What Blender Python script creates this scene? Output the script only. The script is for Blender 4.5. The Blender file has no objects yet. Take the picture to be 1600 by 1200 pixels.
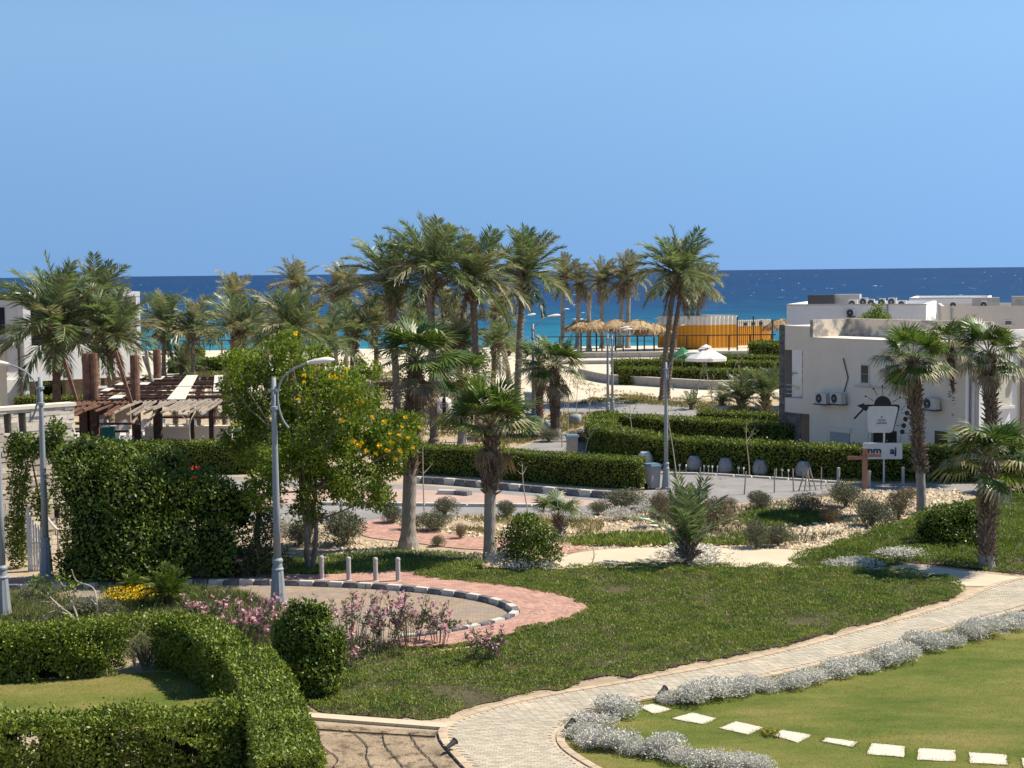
import bpy, math, random
import numpy as np
from mathutils import Vector, Matrix
R = math.radians
random.seed(11)
rng = np.random.default_rng(11)
scene = bpy.context.scene
COL = scene.collection

# ------------------------------------------------------------------ camera
CAM_H, FPX, PITCH, ROLL = 10.0, 2404.0, R(4.152), R(0.61)
_f = Vector((0, math.cos(PITCH), -math.sin(PITCH)))
_u0 = Vector((0, math.sin(PITCH), math.cos(PITCH)))
_r0 = Vector((1, 0, 0))
_r = _r0 * math.cos(ROLL) - _u0 * math.sin(ROLL)
_u = _u0 * math.cos(ROLL) + _r0 * math.sin(ROLL)
cam_data = bpy.data.cameras.new('camera')
cam = bpy.data.objects.new('camera', cam_data); COL.objects.link(cam)
cam.matrix_world = Matrix(((_r.x, _u.x, -_f.x, 0), (_r.y, _u.y, -_f.y, 0), (_r.z, _u.z, -_f.z, CAM_H), (0, 0, 0, 1)))
cam_data.sensor_width = 36.0
cam_data.lens = 36.0 * FPX / 1600.0
cam_data.clip_start = 0.5
cam_data.clip_end = 90000
scene.camera = cam

# ------------------------------------------------------------------ sky and sun
SUN_AZ, SUN_EL = R(77), R(52)          # azimuth clockwise from +Y (the sea side)
world = bpy.data.worlds.new('World'); scene.world = world; world.use_nodes = True
wt = world.node_tree; wt.nodes.clear()
wo = wt.nodes.new('ShaderNodeOutputWorld'); bg = wt.nodes.new('ShaderNodeBackground')
sky = wt.nodes.new('ShaderNodeTexSky'); sky.sky_type = 'NISHITA'; sky.sun_disc = False
sky.sun_elevation = SUN_EL; sky.sun_rotation = SUN_AZ
sky.altitude = 0; sky.air_density = 1.0; sky.dust_density = 0.0; sky.ozone_density = 6.0
# clear maritime air without the white horizon band: low down the sky is read a little above the horizon
wco = wt.nodes.new('ShaderNodeTexCoord'); wsp = wt.nodes.new('ShaderNodeSeparateXYZ'); wcb = wt.nodes.new('ShaderNodeCombineXYZ')
wma = wt.nodes.new('ShaderNodeMath'); wma.operation = 'MULTIPLY_ADD'; wma.inputs[1].default_value = -0.50; wma.inputs[2].default_value = 0.235
wmx = wt.nodes.new('ShaderNodeMath'); wmx.operation = 'SMOOTH_MAX'; wmx.inputs[2].default_value = 0.05
wt.links.new(wco.outputs['Generated'], wsp.inputs[0]); wt.links.new(wsp.outputs[2], wma.inputs[0])
wt.links.new(wma.outputs[0], wmx.inputs[0]); wt.links.new(wsp.outputs[2], wmx.inputs[1])
wt.links.new(wsp.outputs[0], wcb.inputs[0]); wt.links.new(wsp.outputs[1], wcb.inputs[1]); wt.links.new(wmx.outputs[0], wcb.inputs[2])
wvn = wt.nodes.new('ShaderNodeVectorMath'); wvn.operation = 'NORMALIZE'; wt.links.new(wcb.outputs[0], wvn.inputs[0])
wt.links.new(wvn.outputs[0], sky.inputs[0])
tint = wt.nodes.new('ShaderNodeMix'); tint.data_type = 'RGBA'; tint.blend_type = 'MULTIPLY'
tint.inputs[0].default_value = 1.0
tint.inputs[7].default_value = (0.92, 0.975, 1.0, 1)
gam = wt.nodes.new('ShaderNodeGamma'); gam.inputs[1].default_value = 1.0
wt.links.new(sky.outputs[0], tint.inputs[6]); wt.links.new(tint.outputs[2], gam.inputs[0])
wt.links.new(gam.outputs[0], bg.inputs[0]); wt.links.new(bg.outputs[0], wo.inputs[0])
bg.inputs[1].default_value = 0.098
sun_d = bpy.data.lights.new('sun', 'SUN'); sun_d.energy = 5.0; sun_d.angle = R(0.53); sun_d.color = (1.0, 0.92, 0.80)
sun = bpy.data.objects.new('sun', sun_d); COL.objects.link(sun)
sdir = Vector((math.sin(SUN_AZ) * math.cos(SUN_EL), math.cos(SUN_AZ) * math.cos(SUN_EL), math.sin(SUN_EL)))
sun.rotation_euler = sdir.to_track_quat('Z', 'Y').to_euler(); sun.location = (40, 20, 60)
vs = scene.view_settings
vs.view_transform = 'Standard'; vs.look = 'None'; vs.gamma = 1.0; vs.use_curve_mapping = False; vs.exposure = 0.48
scene.cycles.max_bounces = 6; scene.cycles.diffuse_bounces = 3; scene.cycles.glossy_bounces = 2
scene.cycles.transmission_bounces = 4; scene.cycles.transparent_max_bounces = 8
scene.cycles.caustics_reflective = False; scene.cycles.caustics_refractive = False

# ------------------------------------------------------------------ placing
def ray(px, py):
    return _f + _r * ((px - 800) / FPX) + _u * ((600 - py) / FPX)
def P(px, py, z=0.0):
    """where the sight line through this picture point meets the level z"""
    d = ray(px, py); t = (z - CAM_H) / d.z
    return Vector((d.x * t, d.y * t, z))
def PD(px, py, Y):
    d = ray(px, py); t = Y / d.y
    return Vector((d.x * t, Y, CAM_H + d.z * t))
def SC(p):
    return FPX / Vector(p).y            # picture points per metre (1600 wide)

# ------------------------------------------------------------------ mesh helpers
def mesh_from(name, V, F, mats=None, smooth=False, mi=None):
    me = bpy.data.meshes.new(name)
    me.from_pydata([tuple(v) for v in V], [], [tuple(f) for f in F])
    for m in (mats if isinstance(mats, (list, tuple)) else [mats]):
        if m: me.materials.append(m)
    if mi is not None: me.polygons.foreach_set('material_index', mi)
    if smooth: me.polygons.foreach_set('use_smooth', [True] * len(me.polygons))
    me.update()
    return me
def mesh_np(name, V, k, mat, smooth=False, mi=None):
    """V: (n*k,3) array, every k consecutive vertices form one face"""
    V = np.asarray(V, dtype=np.float32).reshape(-1, 3); n = len(V) // k
    me = bpy.data.meshes.new(name)
    me.vertices.add(n * k); me.vertices.foreach_set('co', V.ravel())
    me.loops.add(n * k); me.loops.foreach_set('vertex_index', np.arange(n * k, dtype=np.int32))
    me.polygons.add(n); me.polygons.foreach_set('loop_start', np.arange(n, dtype=np.int32) * k)
    for m in (mat if isinstance(mat, (list, tuple)) else [mat]): me.materials.append(m)
    if mi is not None: me.polygons.foreach_set('material_index', np.asarray(mi, dtype=np.int32))
    me.update(calc_edges=True)
    return me
def add(name, me, parent=None, loc=(0, 0, 0), rz=0.0, label=None, cat=None, group=None, kind=None, scale=None, rot=None):
    o = bpy.data.objects.new(name, me); COL.objects.link(o)
    o.location = loc
    o.rotation_euler = rot if rot is not None else (0, 0, rz)
    if scale is not None: o.scale = (scale,) * 3 if isinstance(scale, (int, float)) else scale
    if parent is not None: o.parent = parent
    tag(o, label, cat, group, kind)
    return o
def tag(o, label=None, cat=None, group=None, kind=None):
    for k, v in (('label', label), ('category', cat), ('group', group), ('kind', kind)):
        if v: o[k] = v
    return o
def empty(name, loc, rz=0.0, label=None, cat=None, group=None, kind=None, scale=None):
    o = add(name, None, None, loc, rz, label, cat, group, kind, scale); o.empty_display_size = 0.2
    return o
def copy_tree(root, loc, rz=0.0, label=None, group=None, scale=None):
    r = root.copy(); COL.objects.link(r); r.location = loc; r.rotation_euler = (0, 0, rz)
    if scale is not None: r.scale = (scale,) * 3
    if label: r['label'] = label
    if group: r['group'] = group
    for ch in list(root.children):
        c = ch.copy(); COL.objects.link(c); c.parent = r
        for g in list(ch.children):
            d = g.copy(); COL.objects.link(d); d.parent = c
    return r

class MB:
    """collects solid shapes for ONE mesh"""
    def __init__(s): s.V = []; s.F = []; s.MI = []
    def _add(s, V, F, mi=0):
        b = len(s.V); s.V += [tuple(v) for v in V]
        for f in F: s.F.append(tuple(b + i for i in f)); s.MI.append(mi)
        return s
    def box(s, c, d, rz=0.0, M=None, mi=0, taper=1.0):
        x, y, z = d[0] / 2, d[1] / 2, d[2] / 2
        V = [Vector((sx * x * (taper if sz > 0 else 1), sy * y * (taper if sz > 0 else 1), sz * z)) for sz in (-1, 1) for sy in (-1, 1) for sx in (-1, 1)]
        T = Matrix.Translation(c) @ (M if M is not None else Matrix.Rotation(rz, 4, 'Z'))
        return s._add([T @ v for v in V], [(0, 2, 3, 1), (4, 5, 7, 6), (0, 1, 5, 4), (2, 6, 7, 3), (0, 4, 6, 2), (1, 3, 7, 5)], mi)
    def bar(s, a, b, w, h=None, mi=0):
        a, b = Vector(a), Vector(b); d = b - a; h = h or w
        q = d.to_track_quat('Z', 'Y').to_matrix().to_4x4()
        return s.box((a + b) / 2, (w, h, d.length), M=q, mi=mi)
    def tube(s, pts, r, n=8, mi=0, cap=True):
        pts = [Vector(p) for p in pts]; rs = r if isinstance(r, (list, tuple)) else [r] * len(pts)
        V, F = [], []
        up = None
        for i, p in enumerate(pts):
            t = (pts[min(i + 1, len(pts) - 1)] - pts[max(i - 1, 0)]).normalized()
            if up is None:
                up = t.orthogonal().normalized()
            up = (up - t * up.dot(t)).normalized(); w = t.cross(up)
            for j in range(n):
                a = 2 * math.pi * j / n
                V.append(p + (up * math.cos(a) + w * math.sin(a)) * rs[i])
        for i in range(len(pts) - 1):
            for j in range(n):
                F.append((i * n + j, i * n + (j + 1) % n, (i + 1) * n + (j + 1) % n, (i + 1) * n + j))
        if cap:
            F.append(tuple(range(n))[::-1]); F.append(tuple((len(pts) - 1) * n + j for j in range(n)))
        return s._add(V, F, mi)
    def lathe(s, prof, n=14, c=(0, 0, 0), mi=0, flute=0.0):
        V, F = [], []
        for (r, z) in prof:
            for j in range(n):
                a = 2 * math.pi * j / n; rr = r * (1 - flute * (j % 2))
                V.append((c[0] + rr * math.cos(a), c[1] + rr * math.sin(a), c[2] + z))
        m = len(prof)
        for i in range(m - 1):
            for j in range(n):
                F.append((i * n + j, i * n + (j + 1) % n, (i + 1) * n + (j + 1) % n, (i + 1) * n + j))
        F.append(tuple(range(n))[::-1]); F.append(tuple((m - 1) * n + j for j in range(n)))
        return s._add(V, F, mi)
    def prism(s, poly, axis_o, ax, ay, depth, mi=0):
        """polygon in the plane (axis_o, ax, ay) pushed by vector depth"""
        o, ax, ay, dp = Vector(axis_o), Vector(ax), Vector(ay), Vector(depth)
        n = len(poly)
        a = [o + ax * p[0] + ay * p[1] for p in poly]; b = [v + dp for v in a]
        F = [tuple(range(n)), tuple(range(n, 2 * n))[::-1]]
        for i in range(n): F.append((i, n + i, n + (i + 1) % n, (i + 1) % n))
        return s._add(a + b, F, mi)
    def mesh(s, name, mats, smooth=False):
        me = mesh_from(name, s.V, s.F, mats, smooth, s.MI)
        return me
    def obj(s, name, mats, parent=None, smooth=False, **kw):
        return add(name, s.mesh(name, mats, smooth), parent, **kw)

def crom(pts, k=8, closed=False):
    """smooth curve through 2-D/3-D points"""
    pts = [Vector(p) for p in pts]; n = len(pts); out = []
    rngi = range(n if closed else n - 1)
    for i in rngi:
        if closed: p0, p1, p2, p3 = pts[i - 1], pts[i], pts[(i + 1) % n], pts[(i + 2) % n]
        else: p0, p1, p2, p3 = pts[max(i - 1, 0)], pts[i], pts[i + 1], pts[min(i + 2, n - 1)]
        for j in range(k):
            t = j / k
            out.append(0.5 * ((2 * p1) + (p2 - p0) * t + (2 * p0 - 5 * p1 + 4 * p2 - p3) * t * t + (3 * p1 - p0 - 3 * p2 + p3) * t ** 3))
    if not closed: out.append(pts[-1])
    return out
def resample(pts, step):
    pts = [Vector(p) for p in pts]; out = [pts[0]]; need = step
    for a, b in zip(pts, pts[1:]):
        L = (b - a).length; pos = 0.0
        while L - pos >= need:
            pos += need; out.append(a.lerp(b, pos / L)); need = step
        need -= (L - pos)
    return out
def offset(pts, d):
    pts = [Vector(p) for p in pts]; out = []
    for i, p in enumerate(pts):
        t = (pts[min(i + 1, len(pts) - 1)] - pts[max(i - 1, 0)]); t.z = 0; t.normalize()
        out.append(p + Vector((-t.y, t.x, 0)) * d)
    return out
def inside(poly, X, Y):
    """points in polygon, vectorised"""
    poly = np.array([(p[0], p[1]) for p in poly]); x0, y0 = poly[:, 0], poly[:, 1]
    x1, y1 = np.roll(x0, -1), np.roll(y0, -1); res = np.zeros(len(X), bool)
    for a, b, c, d in zip(x0, y0, x1, y1):
        if b == d: continue
        m = ((b > Y) != (d > Y)) & (X < (c - a) * (Y - b) / (d - b) + a); res ^= m
    return res
def scatter(poly, dens, r=rng):
    a = np.array([(p[0], p[1]) for p in poly]); lo, hi = a.min(0), a.max(0)
    n = int(dens * np.prod(hi - lo)); X = r.uniform(lo[0], hi[0], n); Y = r.uniform(lo[1], hi[1], n)
    m = inside(poly, X, Y); return X[m], Y[m]
def wob(X, Y, s=1.0, seed=0):
    """cheap smooth field in about -1..1"""
    return (np.sin(X * 1.7 * s + seed + 1.3 * np.sin(Y * 0.9 * s + seed)) + np.sin(Y * 2.1 * s - seed * 2 + 1.1 * np.sin(X * 1.3 * s)) + np.sin((X + Y) * 1.1 * s + 2.2 * seed)) / 3.0

# ------------------------------------------------------------------ materials
MATS = {}
def _new(name):
    m = bpy.data.materials.new(name); m.use_nodes = True; m.node_tree.nodes.clear(); MATS[name] = m
    nt = m.node_tree; out = nt.nodes.new('ShaderNodeOutputMaterial')
    return m, nt, out
def N(nt, typ, **kw):
    n = nt.nodes.new(typ)
    for k, v in kw.items(): setattr(n, k, v)
    return n
def ramp(nt, fac, stops):
    r = N(nt, 'ShaderNodeValToRGB'); e = r.color_ramp.elements
    while len(e) < len(stops): e.new(0.5)
    for el, (p, c) in zip(e, stops): el.position = p; el.color = (c[0], c[1], c[2], 1)
    nt.links.new(fac, r.inputs[0]); return r.outputs[0]
def noise(nt, co, scale, detail=4, rough=0.6):
    n = N(nt, 'ShaderNodeTexNoise'); n.inputs['Scale'].default_value = scale; n.inputs['Detail'].default_value = detail
    n.inputs['Roughness'].default_value = rough
    if co is not None: nt.links.new(co, n.inputs['Vector'])
    return n.outputs[0]
def math_(nt, op, a, b=None, clamp=False):
    n = N(nt, 'ShaderNodeMath', operation=op); n.use_clamp = clamp
    for i, v in enumerate((a, b)):
        if v is None: continue
        if isinstance(v, (int, float)): n.inputs[i].default_value = v
        else: nt.links.new(v, n.inputs[i])
    return n.outputs[0]
def mixc(nt, fac, a, b, mode='MIX'):
    n = N(nt, 'ShaderNodeMix', data_type='RGBA', blend_type=mode)
    for i, v in ((0, fac), (6, a), (7, b)):
        if isinstance(v, (int, float)): n.inputs[i].default_value = v
        elif isinstance(v, tuple): n.inputs[i].default_value = (v[0], v[1], v[2], 1)
        else: nt.links.new(v, n.inputs[i])
    return n.outputs[2]
def bsdf(nt, out, col, rough=0.8, spec=0.25, metal=0.0, bump=None, bstr=0.3, bdist=0.02, coat=0.0):
    b = N(nt, 'ShaderNodeBsdfPrincipled')
    if isinstance(col, tuple): b.inputs['Base Color'].default_value = (col[0], col[1], col[2], 1)
    else: nt.links.new(col, b.inputs['Base Color'])
    b.inputs['Roughness'].default_value = rough; b.inputs['Specular IOR Level'].default_value = spec
    b.inputs['Metallic'].default_value = metal
    if bump is not None:
        bn = N(nt, 'ShaderNodeBump'); bn.inputs['Strength'].default_value = bstr; bn.inputs['Distance'].default_value = bdist
        nt.links.new(bump, bn.inputs['Height']); nt.links.new(bn.outputs[0], b.inputs['Normal'])
    nt.links.new(b.outputs[0], out.inputs[0]); return b
def coords(nt, kind='Object'):
    return N(nt, 'ShaderNodeTexCoord').outputs[kind]
def m_plain(name, c, var=0.18, scale=3.0, rough=0.85, spec=0.2, bscale=40, bstr=0.25, c2=None, metal=0.0, island=0.0, bdist=0.01, stain=None):
    """painted, rendered, earthy or stony surface with mottling, fine relief and optional stains"""
    m, nt, out = _new(name); co = coords(nt)
    lo = tuple(x * (1 - var) for x in c); hi = c2 or tuple(min(1, x * (1 + var)) for x in c)
    f = noise(nt, co, scale, 6, 0.65)
    col = ramp(nt, f, [(0.3, lo), (0.7, hi)])
    if stain:
        st = ramp(nt, noise(nt, co, stain[1], 5, 0.7), [(stain[2], (0, 0, 0)), (min(1, stain[2] + 0.12), (1, 1, 1))])
        col = mixc(nt, st, col, stain[0])
    if island:
        g = N(nt, 'ShaderNodeNewGeometry').outputs['Random Per Island']; oi = N(nt, 'ShaderNodeObjectInfo').outputs['Random']
        v = math_(nt, 'ADD', g, oi); v = math_(nt, 'FRACT', v)
        hsv = N(nt, 'ShaderNodeHueSaturation'); nt.links.new(col, hsv.inputs['Color'])
        vv = math_(nt, 'MULTIPLY_ADD', v, island); nt.nodes[-1].inputs[2].default_value = 1 - island / 2
        nt.links.new(vv, hsv.inputs['Value']); col = hsv.outputs[0]
    bsdf(nt, out, col, rough, spec, metal, noise(nt, co, bscale, 5, 0.7), bstr, bdist)
    return m
def m_leaf(name, stops, trans=0.3, rough=0.5, spec=0.25, clump=0.5, cscale=1.2, tr_tint=(1.15, 1.2, 0.6)):
    """foliage: every leaf its own tone, clumps of lighter and darker growth, light shining through"""
    m, nt, out = _new(name)
    geo = N(nt, 'ShaderNodeNewGeometry'); oi = N(nt, 'ShaderNodeObjectInfo').outputs['Random']
    r = math_(nt, 'FRACT', math_(nt, 'ADD', geo.outputs['Random Per Island'], math_(nt, 'MULTIPLY', oi, 0.37)))
    nz = noise(nt, geo.outputs['Position'], cscale, 3, 0.5)
    f = math_(nt, 'ADD', math_(nt, 'MULTIPLY', r, 1 - clump), math_(nt, 'MULTIPLY', math_(nt, 'MULTIPLY_ADD', nz, 2.2), clump), True)
    nt.nodes[-2].inputs  # keep order
    for n in nt.nodes:
        if n.type == 'MATH' and n.operation == 'MULTIPLY_ADD': n.inputs[2].default_value = -0.6
    k = len(stops); col = ramp(nt, f, [(i / (k - 1) * 0.9 + 0.05, s) for i, s in enumerate(stops)])
    b = N(nt, 'ShaderNodeBsdfPrincipled'); nt.links.new(col, b.inputs['Base Color'])
    b.inputs['Roughness'].default_value = rough; b.inputs['Specular IOR Level'].default_value = spec
    t = N(nt, 'ShaderNodeBsdfTranslucent'); nt.links.new(mixc(nt, 1.0, col, tr_tint, 'MULTIPLY'), t.inputs[0])
    mx = N(nt, 'ShaderNodeMixShader'); mx.inputs[0].default_value = trans
    nt.links.new(b.outputs[0], mx.inputs[1]); nt.links.new(t.outputs[0], mx.inputs[2]); nt.links.new(mx.outputs[0], out.inputs[0])
    return m

# ================================================================== materials used by the setting
m_plain('ground_soil', (0.42, 0.33, 0.22), 0.25, 0.8, 0.95, 0.1, 30, 0.5, bdist=0.03)
m_plain('beach_sand', (0.62, 0.54, 0.40), 0.08, 0.2, 0.95, 0.1, 20, 0.3)
m_plain('asphalt', (0.27, 0.255, 0.235), 0.16, 0.7, 0.9, 0.2, 120, 0.4, stain=((0.19, 0.18, 0.17), 0.5, 0.6))
m_plain('turning_pavers', (0.36, 0.27, 0.19), 0.2, 1.4, 0.9, 0.15, 60, 0.5, stain=((0.24, 0.21, 0.18), 0.6, 0.58))
m_plain('pink_concrete', (0.46, 0.33, 0.26), 0.12, 0.8, 0.9, 0.15, 60, 0.3)
m_plain('brick_joint', (0.36, 0.24, 0.18), 0.2, 3, 0.95, 0.1)
m_plain('red_paver', (0.46, 0.27, 0.205), 0.16, 1.3, 0.9, 0.15, 50, 0.25, island=0.34, stain=((0.55, 0.38, 0.29), 1.1, 0.6))
m_plain('sand_joint', (0.52, 0.42, 0.29), 0.2, 4, 0.95, 0.1)
m_plain('cream_paver', (0.45, 0.395, 0.295), 0.14, 0.9, 0.9, 0.15, 50, 0.25, island=0.30, stain=((0.55, 0.45, 0.32), 0.7, 0.55))
m_plain('cream_edging', (0.52, 0.41, 0.28), 0.12, 2, 0.9, 0.15, 40, 0.25, island=0.2)
m_plain('cream_concrete', (0.60, 0.495, 0.35), 0.1, 0.7, 0.9, 0.15, 30, 0.3, stain=((0.56, 0.44, 0.31), 0.8, 0.62))
m_plain('slab_limestone', (0.62, 0.555, 0.44), 0.07, 3, 0.9, 0.15, 30, 0.35, stain=((0.46, 0.36, 0.24), 2.6, 0.60))
m_plain('kerb_white', (0.56, 0.53, 0.46), 0.12, 5, 0.85, 0.2, 60, 0.3, stain=((0.33, 0.30, 0.26), 5, 0.54))
m_plain('kerb_black', (0.15, 0.15, 0.155), 0.3, 5, 0.8, 0.25, 60, 0.3, stain=((0.34, 0.31, 0.28), 5, 0.55))
m_plain('pale_stone', (0.62, 0.50, 0.33), 0.2, 6, 0.9, 0.15, 30, 0.3, island=0.5)
m_plain('bed_soil', (0.38, 0.29, 0.19), 0.28, 1.6, 0.95, 0.1, 14, 0.9, bdist=0.06, stain=((0.15, 0.11, 0.075), 2.6, 0.50))
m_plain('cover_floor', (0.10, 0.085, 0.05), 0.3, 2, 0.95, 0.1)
m_plain('bark_grey', (0.23, 0.19, 0.145), 0.3, 7, 0.95, 0.1, 30, 0.7, bdist=0.03)
m_plain('black_hose', (0.055, 0.047, 0.04), 0.1, 5, 0.6, 0.3)

# lawn: worn turf, green and straw patches
m, nt, out = _new('lawn_turf'); co = coords(nt)
lm = N(nt, 'ShaderNodeMapping'); lm.inputs['Scale'].default_value = (0.55, 1.25, 1); lm.inputs['Rotation'].default_value = (0, 0, -0.25); nt.links.new(co, lm.inputs[0])
big = noise(nt, lm.outputs[0], 0.42, 4, 0.6); mid = noise(nt, lm.outputs[0], 2.2, 5, 0.7); fine = noise(nt, co, 26, 4, 0.8)
c1 = ramp(nt, big, [(0.33, (0.050, 0.105, 0.012)), (0.46, (0.120, 0.155, 0.028)), (0.58, (0.215, 0.20, 0.055)), (0.70, (0.34, 0.24, 0.11))])
c2 = ramp(nt, mid, [(0.35, (0.085, 0.14, 0.022)), (0.66, (0.26, 0.21, 0.07))])
cc = mixc(nt, 0.35, c1, c2)
hv = N(nt, 'ShaderNodeHueSaturation'); nt.links.new(cc, hv.inputs['Color']); vv = math_(nt, 'MULTIPLY_ADD', fine, 0.9); nt.nodes[-1].inputs[2].default_value = 0.55
nt.links.new(vv, hv.inputs['Value'])
bsdf(nt, out, hv.outputs[0], 0.95, 0.1, 0, fine, 0.8, 0.03)

# sea: water colour follows the depth of the sea bed (metres offshore), dark and light wave faces painted into the colour, ripple bump and whitecaps
m, nt, out = _new('sea_water'); co = coords(nt)
sep = N(nt, 'ShaderNodeSeparateXYZ'); nt.links.new(co, sep.inputs[0])
wob_n = noise(nt, co, 0.006, 3, 0.5)
dist = math_(nt, 'ADD', sep.outputs[1], math_(nt, 'MULTIPLY', math_(nt, 'SUBTRACT', wob_n, 0.5), 130.0))
lg = math_(nt, 'LOGARITHM', dist, 10.0)
fac = math_(nt, 'DIVIDE', math_(nt, 'SUBTRACT', lg, 2.3), 1.7, True)
deep = ramp(nt, fac, [(0.0, (0.065, 0.33, 0.37)), (0.045, (0.028, 0.25, 0.32)), (0.095, (0.010, 0.15, 0.225)), (0.17, (0.005, 0.085, 0.165)), (0.25, (0.005, 0.058, 0.15)), (0.45, (0.006, 0.044, 0.13)), (1.0, (0.010, 0.042, 0.115))])
mp = N(nt, 'ShaderNodeMapping'); mp.inputs['Scale'].default_value = (0.045, 0.11, 1); nt.links.new(co, mp.inputs[0])
sw = noise(nt, mp.outputs[0], 1.0, 6, 0.72)
deep2 = mixc(nt, math_(nt, 'MULTIPLY', ramp(nt, sw, [(0.40, (0, 0, 0)), (0.62, (1, 1, 1))]), 0.55), deep, (0.003, 0.022, 0.075))
mp3 = N(nt, 'ShaderNodeMapping'); mp3.inputs['Scale'].default_value = (0.03, 0.0035, 1); nt.links.new(co, mp3.inputs[0])
sw3 = noise(nt, mp3.outputs[0], 1.0, 7, 0.8)
deep2 = mixc(nt, math_(nt, 'MULTIPLY', ramp(nt, sw3, [(0.38, (0, 0, 0)), (0.60, (1, 1, 1))]), 0.45), deep2, (0.004, 0.030, 0.085))  # streaks put the shaded and bright wave faces into the colour
deep2 = mixc(nt, math_(nt, 'MULTIPLY', ramp(nt, sw3, [(0.30, (1, 1, 1)), (0.45, (0, 0, 0))]), 0.35), deep2, (0.02, 0.11, 0.22))
mp2 = N(nt, 'ShaderNodeMapping'); mp2.inputs['Scale'].default_value = (0.16, 0.045, 1); nt.links.new(co, mp2.inputs[0])
fm = noise(nt, mp2.outputs[0], 1.0, 8, 0.75)
foam = ramp(nt, fm, [(0.655, (0, 0, 0)), (0.675, (1, 1, 1))])
colw = mixc(nt, foam, deep2, (0.75, 0.8, 0.82))
wv = noise(nt, co, 0.25, 8, 0.75)
b = bsdf(nt, out, colw, 0.55, 0.12, 0, wv, 0.55, 0.6)

# ================================================================== ground and sea
def sheet(name, pts, z, mat, kind='structure', **kw):
    V = [(p[0], p[1], z) for p in pts]
    a = sum(V[i][0] * V[(i + 1) % len(V)][1] - V[(i + 1) % len(V)][0] * V[i][1] for i in range(len(V)))
    f = tuple(range(len(V))); f = f if a > 0 else f[::-1]
    return add(name, mesh_from(name, V, [f], MATS[mat]), kind=kind, **kw)
def pxs(pts, k=6, closed=True):
    w = [P(*p) for p in pts]
    return crom(w, k, closed) if k else w

WATER_Y = 216.0
V, F = [], []
ys = [-60, 0, 60, 120, 170, 196, 208, 216, 228, 260]; zs = [0, 0, 0, 0, 0, 0, -0.12, -0.5, -1.1, -4]
xs = [-4000, -400, -150, -60, 0, 60, 150, 400, 4000]
for y, z in zip(ys, zs):
    for x in xs: V.append((x, y, z))
nx = len(xs)
for i in range(len(ys) - 1):
    for j in range(nx - 1): F.append((i * nx + j, i * nx + j + 1, (i + 1) * nx + j + 1, (i + 1) * nx + j))
mi = [1 if ys[i] >= 120 else 0 for i in range(len(ys) - 1) for j in range(nx - 1)]
add('ground', mesh_from('ground', V, F, [MATS['ground_soil'], MATS['beach_sand']], False, mi), kind='structure')
add('sea', mesh_from('sea', [(-60000, 205, -0.5), (60000, 205, -0.5), (60000, 80000, -0.5), (-60000, 80000, -0.5)], [(0, 1, 2, 3)], MATS['sea_water']), kind='structure')

wr = np.random.default_rng(21); n = 300; Yw = np.exp(wr.uniform(np.log(330), np.log(6000), n)); Xw = wr.uniform(-.38, .38, n) * Yw
Ww = (.25 + 1.0 * wr.random(n) ** 2.5) * (1 + Yw / 2500); Hw = (.05 + .16 * wr.random(n) ** 2) * (1 + Yw / 2500); V, F = [], []
for x, y, w, h in zip(Xw, Yw, Ww, Hw):
    b = len(V); V += [(x - w, y, -.5), (x - w * .3, y - .6, -.5 + h * .8), (x + w * .4, y - .5, -.5 + h), (x + w, y, -.5), (x + w * .3, y - .8, -.48), (x - w * .4, y - .7, -.48), (x, y + .7, -.48)]
    F += [(b, b + 5, b + 1), (b + 1, b + 5, b + 4, b + 2), (b + 2, b + 4, b + 3), (b, b + 1, b + 6), (b + 1, b + 2, b + 6), (b + 2, b + 3, b + 6)]
m_plain('sea_foam', (0.78, 0.82, 0.84), .08, .5, .8, .2)
add('whitecaps', mesh_from('whitecaps', V, F, MATS['sea_foam']), kind='stuff', label='scattered white wave crests out on the blue sea')
# ================================================================== roads
sheet('road', pxs([(280, 742), (400, 748), (560, 755), (660, 759), (800, 768), (930, 777), (1005, 772), (1015, 752), (1030, 741), (1100, 742), (1200, 748), (1340, 757), (1600, 757),
                   (1700, 757), (1700, 770), (1500, 768), (1345, 768), (1290, 773), (1180, 783), (1100, 792), (1000, 802), (960, 805), (800, 808), (700, 808), (560, 818), (470, 818), (280, 800)], 3), 0.008, 'asphalt')
sheet('pink_pavement', pxs([(380, 762), (520, 763), (660, 766), (800, 774), (930, 783), (985, 790), (900, 791), (700, 789), (520, 788), (380, 785)], 4), 0.016, 'pink_concrete')
sheet('back_road', pxs([(740, 622), (880, 630), (960, 627), (1060, 633), (1135, 641), (1140, 653), (1060, 657), (985, 652), (960, 668), (940, 690), (900, 714), (830, 720), (795, 716), (806, 702), (860, 684), (925, 664), (930, 652), (880, 645), (740, 640)], 4), 0.008, 'asphalt')

# turning circle: brown pavers, black and white kerb, red brick pavement
kerb_px = [(-120, 926), (0, 922), (150, 918), (290, 914), (420, 914), (530, 917), (620, 922), (700, 930), (760, 940), (795, 951), (806, 962), (790, 972), (755, 982), (715, 990), (670, 997), (600, 1004)]
kerb_c = resample(crom([P(*p) for p in kerb_px], 12), 0.1)
m, nt, out = _new('turning_pavers2'); co = coords(nt)
bt = N(nt, 'ShaderNodeTexBrick'); nt.links.new(co, bt.inputs['Vector']); bt.inputs['Scale'].default_value = 1.0; bt.inputs['Brick Width'].default_value = .22; bt.inputs['Row Height'].default_value = .11; bt.inputs['Mortar Size'].default_value = .008
bt.inputs['Color1'].default_value = (0.40, 0.30, 0.21, 1); bt.inputs['Color2'].default_value = (0.30, 0.225, 0.16, 1); bt.inputs['Mortar'].default_value = (0.22, 0.17, 0.12, 1)
st_ = ramp(nt, noise(nt, co, .55, 6, .7), [(.45, (0, 0, 0)), (.65, (1, 1, 1))])
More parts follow.
